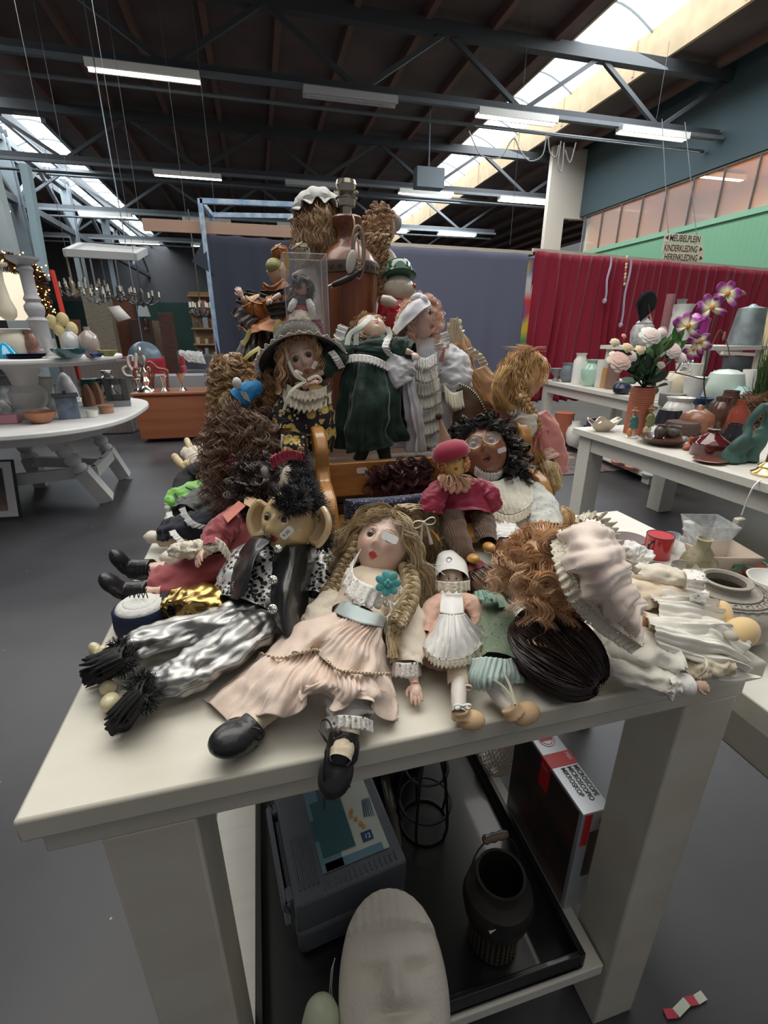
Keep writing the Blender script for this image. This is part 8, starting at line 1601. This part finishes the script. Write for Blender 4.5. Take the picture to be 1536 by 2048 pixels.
LL = [('copper_bowl','shallow copper-coloured bowl at the front of the round table','bowl',84,846,BOWL(30,22),CM('copper_pottery',(.42,.19,.11),.3,metal=.4)),('stone_candle_holder','grey stone candle holder behind the copper bowl','candlestick',100,815,[(17,0),(16,20),(9,28),(14,42),(18,56),(14,58),(0,56)],GREYP),('marble_cone','white marble cone ornament behind the tin lantern','ornament',138,800,[(20,0),(18,20),(10,44),(3,52),(0,53)],CM('marble',(.62,.62,.66),.3,var=.2,vscale=20)),
      ('green_flowerpot','dark green flowerpot with flared rim on the round table','pot',188,803,[(13,0),(20,30),(22,38),(18,40),(19,44),(0,38)],CM('dark_green_glaze',(.015,.09,.07),.3)),('mirrored_torso_vase','mercury-glass torso shaped vase at the right of the round table','vase',225,802,[(14,0),(16,10),(9,22),(10,28),(15,38),(13,46),(6,50),(11,56),(12,58),(0,56)],SIL),('round_tin','small round copper tin with white lid','tin',214,826,[(13,0),(13,12),(15,14),(15,16),(0,16)],CM('tan_tin',(.38,.2,.12),.4)),
      ('white_cup','tiny white cup left of the copper tin','cup',186,834,CYL(10,13),WCER),('glass_candy_jar','clear glass candy jar at the left of the round table','jar',30,830,V(22,56,.7,.8),CRY),('glass_jar_wide','wide clear glass jar with pale beads at the left','jar',62,826,CYL(24,36),mat('greenish_glass',(.6,.7,.66),.1,alpha=.5))]
for n_,l_,c_,x,y,pr_,m_ in LL: pot(n_,l_,c_,x,y,zt2,pr_,m_)
def boxt(name,label,cat,x,y,z,sz,m_,rz=0,Yd=None): p = Z(x,y,z) if Yd is None else D(x,y,Yd); k = px(p,1); o = tag(MB().box((0,0,sz[2]*k/2),[q*k for q in sz]).build(name,m_,bevel=.004),label,cat); o.location = [float(v) for v in p]; o.location[2] += .001; o.rotation_euler = (0,0,rz); return o
p = Z(140,836,zt2); k = px(p,1); t = thing('tin_lantern',p,'square blue-grey zinc lantern with lid at the front of the round table','lantern'); ZN = CM('blue_zinc',(.17,.22,.30),.5,var=.4,vscale=20,metal=.3)
b = MB(); b.box(p+V3(0,0,21*k),(36*k,36*k,42*k),rz=.35); b.build('box_body',ZN,t,bevel=.004); b = MB(); b.box(p+V3(0,0,44.5*k),(44*k,44*k,4*k),rz=.35); b.box(p+V3(0,0,50*k),(6*k,6*k,6*k),rz=.35); b.build('lid',CM('dark_zinc',(.07,.08,.09),.5),t)
p = Z(238,812,zt2); k = px(p,1); t = thing('slate_tile_box',p,'dark slate picture-hole tile standing on a grey box, right on the round table','ornament'); b = MB(); b.box(p+V3(0,0,5*k),(44*k,30*k,10*k),rz=.2); b.build('grey_box',GREYC,t); b = MB()
for a_ in ((-15,31,12,42),(15,31,12,42),(0,46,20,12),(0,16,20,12)): b.box(p+V3(a_[0]*k,6*k,a_[1]*k+.002),(a_[2]*k,8*k,a_[3]*k))
b.build('slate_frame',CM('dark_slate',(.07,.075,.075),.6),t)
for i,(x,y) in enumerate(((180,812),(198,808))): pot('carved_wood_figure',('reddish carved wood group left of the pair','reddish carved wood group right of the pair')[i],'ornament',x,y,zt2,[(11,0),(12,12),(10,26),(6,38),(3,42),(0,42)],CM('carved_wood%d' % i,(.26,.12,.07),.7,bump=1,bscale=50),n=7)
boxt('pink_glass_box','translucent pink soap-like box at the left front','box',14,847,zt2,(46,20,18),CM('rose_quartz',(.55,.25,.3),.3)); boxt('dark_dish','dark flat dish behind the copper bowl','dish',48,832,zt2,(40,20,6),DKC_)
b = MB(); p = Z(62,800,zt2); k = px(p,1); rs = np.random.RandomState(3)
for k_ in range(240): a = rs.rand()*6.28; q = p+V3(26*k*math.cos(a),rs.uniform(-6,6)*k,30*k+26*k*math.sin(a)); b.tube([q,q+rs.randn(3)*.035],.004,3,cap=False)
tag(b.build('twig_wreath',CM('dry_twig',(.22,.19,.15),.9)),'dry grey-brown twig wreath standing among the glass jars','wreath')
zu = 1.20
for n_,l_,c_,x,y,pr_,m_,Yd in [('cream_urn','cream two-handled urn at the left of the upper tier','urn',36,692,[(18,0),(28,10),(31,30),(24,44),(26,50),(29,52),(27,53),(0,46)],CRM,4.2),('tall_grey_candlestick','very tall grey turned candlestick with a flat dish top','candlestick',88,694,[(20,0),(21,10),(17,14),(16,60),(19,66),(13,72),(17,84),(17,92),(12,98),(15,104),(11,112),(11,150),(14,156),(11,162),(26,172),(27,176),(0,177)],CM('silver_grey_paint',(.30,.30,.32),.45,bump=.5,bscale=40),4.35),
      ('white_egg_vase','glossy white egg-shaped vase on the upper tier','vase',144,694,V(18,54,.3,.32,.42),CM('white_gloss_vase',(.42,.42,.42),.2,coat=.5),4.1),('taupe_egg_vase','glossy taupe egg-shaped vase beside the white one','vase',181,695,V(18,56,.3,.32,.42),CM('taupe_gloss_vase',(.32,.27,.24),.2,coat=.5),4.1),('teal_ruffled_bowl','teal ruffled glass bowl at the front of the upper tier','bowl',138,700,BOWL(33,18),CM('teal_glass_bowl',(.02,.16,.18),.15,coat=.6,var=.5,vscale=30),3.9),
      ('navy_plate_stack','stack of dark navy glass plates on the upper tier','plates',52,699,[(20,0),(34,5),(30,6),(34,9),(34,10),(0,8)],CM('navy_glass',(.01,.02,.06),.12,coat=.6),3.9),('yellow_green_dish','small yellow-green dish at the right of the upper tier','dish',214,695,BOWL(17,12),CM('yellow_green',(.40,.40,.12),.4),4.1),('blue_glass_bird','bright blue curled glass piece at the left edge','ornament',8,694,[(20,0),(22,8),(12,22),(3,30),(0,31)],CM('turquoise_glass',(.01,.24,.42),.15,coat=.5),3.95),
      ('clear_prism_vase','clear faceted glass vase before the tall candlestick','vase',100,695,CYL(12,36),CRY,4.0),('swirled_brown_vase','brown swirled glass vase right of the cream urn','vase',64,690,V(12,50,.6,.8),CM('swirl_brown',(.25,.13,.10),.25,var=.5,vscale=20),4.15),('cobalt_dish','small cobalt dish between the taupe vase and yellow dish','dish',190,698,BOWL(14,8),CM('cobalt',(.03,.06,.25),.2),3.95)]:
 o = pot(n_,l_,c_,x,y,None,pr_,m_,Yd=Yd); o.location[2] = zu+.001
pot('cream_baluster_lamp','cream baluster lamp base standing in the urn area, left edge','lamp',20,642,None,[(6,0),(14,8),(16,20),(10,40),(7,70),(9,96),(20,100),(20,104),(0,104)],CRM,Yd=4.25)
# leaning picture
t = thing('framed_picture',(-1.75,3.9,0),'black-framed sepia print with white mount leaning on the floor at the left edge','picture'); BR_p = Z(45,1036,.004); u_p = nrm(V3(-1,.10,0)); bk = V3(.10,1,0); BL_p = BR_p+u_p*.62; hp_v = nrm(V3(0,0,1)+bk*.22)*.46; c4 = [BR_p,BR_p+hp_v,BL_p+hp_v,BL_p]
dn = nrm(np.cross(c4[1]-c4[0],c4[3]-c4[0])); dn = dn if dn[1] < 0 else -dn
def quad(nm,s_,off,m_): cc_ = mid(*c4); P = [cc_+(q-cc_)*s_+dn*off for q in c4]; MB().poly(P,.004,dn).build(nm,m_,t,smooth=False)
quad('frame',1,0,BLACKP); quad('mount',.93,.0045,PAPER); quad('print',.72,.009,CM('sepia_print',(.30,.20,.14),.3,var=.9,vscale=3,col2=(.02,.012,.012)))
# ---------------- orange cabinet and silver
OC = woodmat('orange_brown_veneer',(.36,.125,.06),(.27,.09,.04),.4,2,(.4,1,5),.2)
t = thing('orange_cabinet',(-1.05,7.0,0),'long low orange-brown cabinet with plain front, left of the navy curtain','cabinet'); b = MB(); b.b2((-1.60,6.75,.05),(-.52,7.35,.62)); b.build('body',OC,t,bevel=.006); b = MB(); b.b2((-1.63,6.72,.6205),(-.50,7.38,.65)); b.build('top_board',OC,t,bevel=.004); b = MB(); b.b2((-1.5,6.85,0),(-.6,7.25,.0495)); b.build('plinth',BLACKP,t)
for n_,l_,c_,x,y,pr_,m_,Yd in [('silver_candlestick','tall silver candlestick with finial on the orange cabinet','candlestick',294,785,[(16,0),(14,5),(6,12),(9,20),(5,28),(10,38),(4,46),(7,56),(3,66),(5,72),(2,84),(0,86)],SIL,6.95),('glass_candle_holder','small glass stem candle holder, leftmost on the orange cabinet','candlestick',277,785,[(8,0),(3,6),(3,14),(8,24),(0,22)],SIL,7),('clear_candle_holder','glass stem candle holder right of the silver candlestick','candlestick',330,783,[(9,0),(3,6),(3,18),(8,28),(0,26)],SIL,7),('right_glass_holder','glass stem candle holder, rightmost on the orange cabinet','candlestick',366,783,[(9,0),(3,6),(3,20),(9,32),(0,30)],SIL,7)]:
 o = pot(n_,l_,c_,x,y,None,pr_,m_,Yd=Yd); o.location[2] = .6515
# ---------------- furniture far left
RDA = CM('red_upholstery',(.42,.02,.045),.75,sheen=.3); GYU = CM('grey_upholstery',(.15,.16,.175),.85)
def chair(x,y,Y_,w_,m_,lab,cat='armchair',name='armchair',arms=True,hgt=.85):
 p = D(x,y,Y_); p[2] = 0; t = thing(name,p,lab,cat); W = w_
 MB().b2(p+V3(-W/2+.12,-.35,.12),p+V3(W/2-.12,.3,.45)).build('seat',m_,t,bevel=.04); MB().b2(p+V3(-W/2+.05,.22,.1),p+V3(W/2-.05,.42,hgt)).build('backrest',m_,t,bevel=.06)
 for s in (-1,1): MB().b2(p+V3(s*(W/2-.06)-.06,-.38,0),p+V3(s*(W/2-.06)+.06,.2,.62)).build('armrest',m_,t,bevel=.04)
chair(245,745,13.4,.66,RDA,'red armchair farthest left behind the round table'); chair(300,742,12.2,.75,RDA,'red armchair in the middle, behind the grey-blue dome'); chair(345,740,13.4,.66,RDA,'red armchair right of the blue dome'); chair(380,728,14.6,1.5,GYU,'grey sofa with a white throw over its arm','sofa','sofa'); chair(402,712,16.5,.9,RDA,'red armchair behind the grey sofa')
b = MB(); p = D(385,712,14.4); o = sheet([[p+V3(-.4,.1,.14),p+V3(.25,.1,.10)],[p+V3(-.35,-.2,.10),p+V3(.3,-.2,.02)],[p+V3(-.1,-.28,-.15),p+V3(.35,-.28,-.2)]],nu=20,nv=16,wr=.03,world=True,floor=False).build('white_throw',WHITC,solid=.01); tag(o,'white throw blanket draped over the grey sofa','blanket')
GYS = CM('taupe_velvet',(.17,.15,.145),.8,wave=(5,'X',0),bump=.4); b = MB(); b.b2((-2.75,7.9,0),(-1.85,8.1,1.02)); b.b2((-2.75,7.5,0),(-1.85,7.9,.5)); tag(b.build('channel_back_chair',GYS,bevel=.03),'taupe channel-backed chair seen under the upper tier','chair')
p = D(288,700,8.5); k = px(p,1); b = MB(); b.lathe([(31*k*math.cos(a),31*k*math.sin(a)) for a in np.linspace(0,pi/2,10)],p+V3(0,0,-15*k),32); b.tube([p+V3(0,0,14*k),V3(p[0],p[1],6.19)],.008,5)
tag(b.build('dome_pendant',CM('grey_blue_enamel',(.13,.19,.24),.35)),'grey-blue half dome lamp hanging on a long wire above the orange cabinet','pendant lamp')
boxt('grey_display_counter','pale grey counter top behind the orange cabinet','counter',320,775,None,(210,60,24),CM('pale_grey_top',(.34,.35,.38),.5),Yd=8.2)
t = thing('dining_chair',D(305,790,7.6),'brown open-backed wooden chair behind the silver candlestick','chair'); CH = CM('red_brown_chair',(.22,.06,.03),.35,coat=.3); b = MB(); Q = lambda x,y: D(x,y,7.6)
b.tube(spline([Q(268,752),Q(270,738),Q(285,738),Q(300,724),Q(315,736),Q(332,740),Q(334,754)],24),.022,8); b.build('top_rail',CH,t); b = MB(); [b.tube([Q(300+d_,735),Q(302+d_*.5,760),Q(302+d_*.6,780)],.012,6) for d_ in (-9,-3,4,10)]; b.build('splat',CH,t); b = MB(); b.tube([Q(270,745),V3(Q(276,790)[0],7.6,0)],.02,8); b.tube([Q(334,748),V3(Q(330,790)[0],7.6,0)],.02,8); b.build('back_posts',CH,t)
b = MB(); Q = lambda x,y: D(x,y,7.9)
for s in (-1,1):
 b.tube(spline([Q(272+2*s,745),Q(272+14*s,730),Q(272+16*s,715),Q(272+8*s,712),Q(272+6*s,722)],20),.02,6); b.tube(spline([Q(272+4*s,752),Q(272+20*s,750),Q(272+26*s,738),Q(272+18*s,732)],18),.02,6)
b.tube([Q(272,706),Q(272,760)],.022,6); tag(b.build('white_scroll_ornament',WHITEP),'white scrolled iron ornament left of the silver candlestick','ornament')
WAR = [('pale_wardrobe','pale pine wardrobe standing left among the far furniture',218,716,(44,30,112),(.36,.31,.23),15),('red_brown_wardrobe','red-brown wooden wardrobe behind the pale one',262,690,(34,25,88),(.20,.07,.035),16),('walnut_cabinet','dark walnut cabinet under the white-shaded lamp',292,706,(36,25,62),(.07,.035,.025),15.6),('pine_bookcase','narrow pale wood bookcase leaning right of the walnut cabinet',325,705,(20,20,58),(.30,.22,.15),16.4),('mahogany_cabinet','dark mahogany cabinet right of the pine bookcase',342,700,(24,25,68),(.08,.03,.02),12.6)]
for n_,l_,x,y,sz,c_,Yd in WAR: o = boxt(n_,l_,'cabinet',x,y,None,sz,woodmat(n_+'_wood',c_,tuple(q*.7 for q in c_),.5),Yd=Yd); dz = o.location[2]; o.scale = (1,1,1); o.location[2] = 0; o.scale[2] = (dz+sz[2]*px(D(x,y,Yd),1))/(sz[2]*px(D(x,y,Yd),1))
p = D(290,640,15.3); k = px(p,1); t = thing('table_lamp',p,'table lamp with pale drum shade on the walnut cabinet','lamp'); MB().lathe([(12*k,0),(8*k,20*k)],p+V3(0,0,6*k),24).build('shade',CM('pale_shade',(.5,.52,.55),.7),t); MB().lathe([(6*k,-18*k),(2*k,-12*k),(5*k,-6*k),(2*k,6*k)],p,14).build('lamp_foot',BRC,t)
# far shelving with small goods
t = thing('bric_a_brac_shelf',(-1.9,15,0),'far shelving unit filled with small goods, just left of the navy curtain','shelf'); SHW_ = CM('shelf_wood',(.40,.25,.12),.6); a0 = D(425,720,15); a1 = D(428,720,15)
for i in range(6): b = MB(); b.b2((a0[0]-.45,14.9,.25+i*.42),(a1[0]+.5,15.3,.29+i*.42)); b.build('shelf_board',SHW_,t)
b = MB(); b.b2((a0[0]-.45,15.31,0),(a1[0]+.5,15.33,2.5)); b.build('back_panel',CM('warm_back',(.30,.20,.12),.8),t)
rs = np.random.RandomState(8)
for i in range(5):
 for j in range(4):
  x_ = a0[0]-.4+j*.23+rs.uniform(0,.05); h_ = rs.uniform(.12,.3); ci = rs.randint(5); c_ = ((.6,.6,.58),(.3,.35,.4),(.5,.12,.1),(.1,.1,.1),(.5,.42,.25))[ci]
  o = MB().b2((x_,14.95,.292+i*.42),(x_+rs.uniform(.08,.2),15.1,.292+i*.42+h_)).build('shelf_item',CM('item_%d_%d' % (i,j),c_,.4)); tag(o,'tiny %s block-shaped item, %s on the %s board of the far shelving' % (('white','blue-grey','red','black','tan')[ci],('first from left','second from left','third from left','rightmost')[j],('lowest','second','third','fourth','fifth')[i]),'item','small goods on the far shelving')
# ---------------- chandeliers and rack
t = thing('slatted_rack',D(212,505,7.2),'white slatted bed-base rack hung flat under the roof, carrying the chandeliers','rack'); q = [D(133,506,6.9),D(268,514,6.9),D(290,502,7.9),D(163,492,7.9)]; GW_ = CM('grey_white_slat',(.42,.44,.45),.5)
b = MB()
for i in range(4): b.beam(q[i],q[(i+1) % 4],.07,.08)
b.build('rack_frame',GW_,t)
for i in range(1,14): u = i/14; b = MB(); b.beam(q[0]*(1-u)+q[1]*u,q[3]*(1-u)+q[2]*u,.05,.02); b.build('slat',GW_,t)
b = MB(); [b.tube([p_,V3(p_[0],p_[1]+.1,5.9)],.0025,4) for p_ in q]; b.build('suspension_wire',DSTEEL,t)
def chandelier(x,y,Yd,r,arms,m_,lab,ytop,candles=True,drops=True):
 p = D(x,y,Yd); k = px(p,1); R_ = r*k; t = thing('chandelier',p,lab,'chandelier'); topz = D(x,ytop,Yd)[2]
 b = MB(); b.tube([p,V3(p[0],p[1],topz)],.012,6); b.lathe([(0,-14*k),(4*k,-10*k),(6*k,-4*k),(3*k,4*k),(5*k,12*k),(2*k,20*k),(0,24*k)],p,14); b.build('stem',m_,t)
 for a_ in range(arms):
  a = a_*2*pi/arms+.3; e = p+V3(R_*math.cos(a),R_*math.sin(a),4*k); b = MB(); b.tube(spline([p,p+V3(R_*.45*math.cos(a),R_*.45*math.sin(a),-9*k),e+V3(0,0,-3*k),e],10),1.3*k,6); b.lathe([(1*k,0),(4*k,1.5*k),(3.5*k,2.5*k),(0,2.5*k)],e,10); ar = b.build('arm',m_,t)
  if candles: b = MB(); b.tube([e+V3(0,0,2*k),e+V3(0,0,12*k)],1.7*k,8); b.build('candle_tube',CM('ivory_candle',(.62,.6,.52),.5),ar)
  if drops: b = MB(); [b.lathe([(0,-3*k),(1.6*k,0),(0,3*k)],e+V3(0,0,-7*k-5*k*j_),6) for j_ in range(2)]; b.build('crystal_drop',CM('crystal_drop',(.7,.7,.72),.08,metal=.7),ar)
 return t
GILT = CM('pale_gilt',(.38,.34,.24),.3,metal=.7); DKB = CM('dark_bronze',(.10,.10,.10),.35,metal=.6)
chandelier(148,582,7.0,22,6,GILT,'cream-gilt chandelier, leftmost under the slatted rack',508); chandelier(172,576,7.3,34,8,GILT,'largest cream-gilt chandelier, second from left under the rack',508); chandelier(196,596,6.9,22,6,CM('crystal_metal',(.5,.5,.5),.15,metal=.9),'silver crystal chandelier at the centre under the rack',512)
chandelier(216,588,7.4,26,8,CM('smoke_metal',(.3,.3,.31),.2,metal=.9),'smoky crystal chandelier fourth from left under the rack',512); chandelier(240,592,7.1,28,8,DKB,'dark bronze chandelier hanging from the right end of the rack',514); chandelier(285,600,8.2,32,6,DKB,'thin dark wire chandelier hanging right of the rack',530,True,False); chandelier(402,622,9.2,20,10,DKB,'dark chandelier with white candles beside the navy curtain',420,True,False)
# ---------------- light garland, shop window and pale blue post at the left
t = thing('light_garland',D(60,560,5.2),'dark green garland wound with warm white fairy lights over a doorway at left','garland'); gp = spline([D(8,522,5.2),D(30,528,5.2),D(60,540,5.2),D(75,560,5.2),D(80,590,5.2),D(88,620,5.2),D(92,638,5.2)],60); rs = np.random.RandomState(1); b = MB()
for p_ in gp:
 for k_ in range(16): d = nrm(rs.randn(3)); b.tube([p_,p_+d*.085],.004,3,cap=False)
b.build('greenery',CM('dark_fir',(.05,.028,.012),.9),t); b = MB(); [b.ell(gp[rs.randint(60)]+rs.randn(3)*.045,.0065,6,4) for k_ in range(150)]; tag(b.build('fairy_lights',CM('warm_bulb',(1,.42,.10),.4,emit=9),t),kind='stuff')
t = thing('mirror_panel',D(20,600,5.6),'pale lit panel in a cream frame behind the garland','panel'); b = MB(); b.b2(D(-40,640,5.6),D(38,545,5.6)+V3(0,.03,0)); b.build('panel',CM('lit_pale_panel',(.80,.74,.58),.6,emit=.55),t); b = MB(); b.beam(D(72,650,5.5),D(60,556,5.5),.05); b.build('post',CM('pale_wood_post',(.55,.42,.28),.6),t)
b = MB(); b.beam(D(90,560,9.0),D(50,330,9.0),.16,.1); tag(b.build('pale_blue_post',CM('pale_blue_steel',(.30,.42,.48),.5)),kind='structure'); COL.objects[-1].name = 'trim_30'
b = MB(); x_ = D(30,500,8.2)[0]; b.b2((x_-.28,8.1,0),(x_+.02,8.3,6.2)); o = b.build('trim_31',LSTEEL); tag(o,kind='structure')
b = MB(); rb = D(104,540,5.2); re_ = D(132,650,5.2); b.beam(rb,rb+(re_-rb)*((rb[2]-.765)/(rb[2]-re_[2])),.06,.02); tag(b.build('red_board',CM('bright_red',(.50,.03,.02),.5)),'leaning bright red plank behind the tall grey candlestick','board')
pot('dark_planter','dark brown pot on the tier behind the white egg vase','pot',152,690,None,[(12,0),(16,60),(17,64),(0,28)],BRC,Yd=4.7).location[2] = zu+.001
b = MB(); p = D(122,660,4.6); p[2] = zu+.25; b.tube([(p[0],p[1],zu+.001),p],.03,8); [b.ell(p+V3(dx,0,dz),(.045,.04,.055)) for dx,dz in ((-.05,0),(.03,.02),(.08,-.05),(-.01,-.06))]; tag(b.build('dried_gourds',CM('yellow_gourd',(.48,.40,.20),.6)),'yellow dried gourds beside the tall grey candlestick','gourds')
b = MB(); q = [D(232,613,7.6),D(262,612,7.6),D(292,640,7.6),D(262,645,7.6)]; b.add([D(216,614,7),D(238,611,7),D(262,636,7),D(236,644,7)],[(0,1,2,3)]);  tag(b.build('white_sign_card',PAPER,solid=.01),'tilted white card with dark marks below the chandeliers','sign')
# hanging cables under the right truss
for i,P_ in enumerate(([(938,262),(950,290),(965,312),(1000,315),(1020,285),(1030,278),(1040,300),(1060,322),(1085,310),(1093,270)],[(1096,272),(1100,305),(1112,313),(1118,290)],[(1122,282),(1116,330),(1124,340),(1128,285)],[(1152,285),(1140,325),(1130,300)])):
 b = MB(); b.tube(spline([D(x,y,8.2) for x,y in P_],40),.010,5); tag(b.build('hanging_cable',CM('grey_cable',(.22,.23,.24),.5)),('long looping grey cable hanging below the right skylight','short loop of cable at the end of the long one','narrow hanging loop of cable, middle of the bundle','cable tail at the right of the bundle')[i],'cable')
b = MB(); b.tube([D(950,252,8.2),D(1400,305,8.2)],.007,4); tag(b.build('ceiling_wire',STEEL),'thin straight wire strung under the trusses at the right','wire')
for i,(x,y0_,y1_) in enumerate(((1313,118,238),(1020,410,490),(373,360,440),(432,360,440))): b = MB(); e_ = D(x,y1_,9); b.tube([V3(e_[0],9,6.19),e_],.004,4); tag(b.build('drop_wire',DSTEEL),('thin wire below the right skylight','thin wire above the red curtain','thin wire left of the blue frame','thin wire over the blue frame')[i],'wire')
b = MB(); b.b2(D(834,372,12),D(890,336,12)+V3(0,.3,0)); e_ = D(862,336,12); b.tube([e_+V3(0,.15,-.01),V3(e_[0],12.15,6.19)],.02,5); tag(b.build('duct_box',CM('pale_duct',(.28,.34,.38),.5)),'pale metal duct box beside the far part of the right skylight','duct')
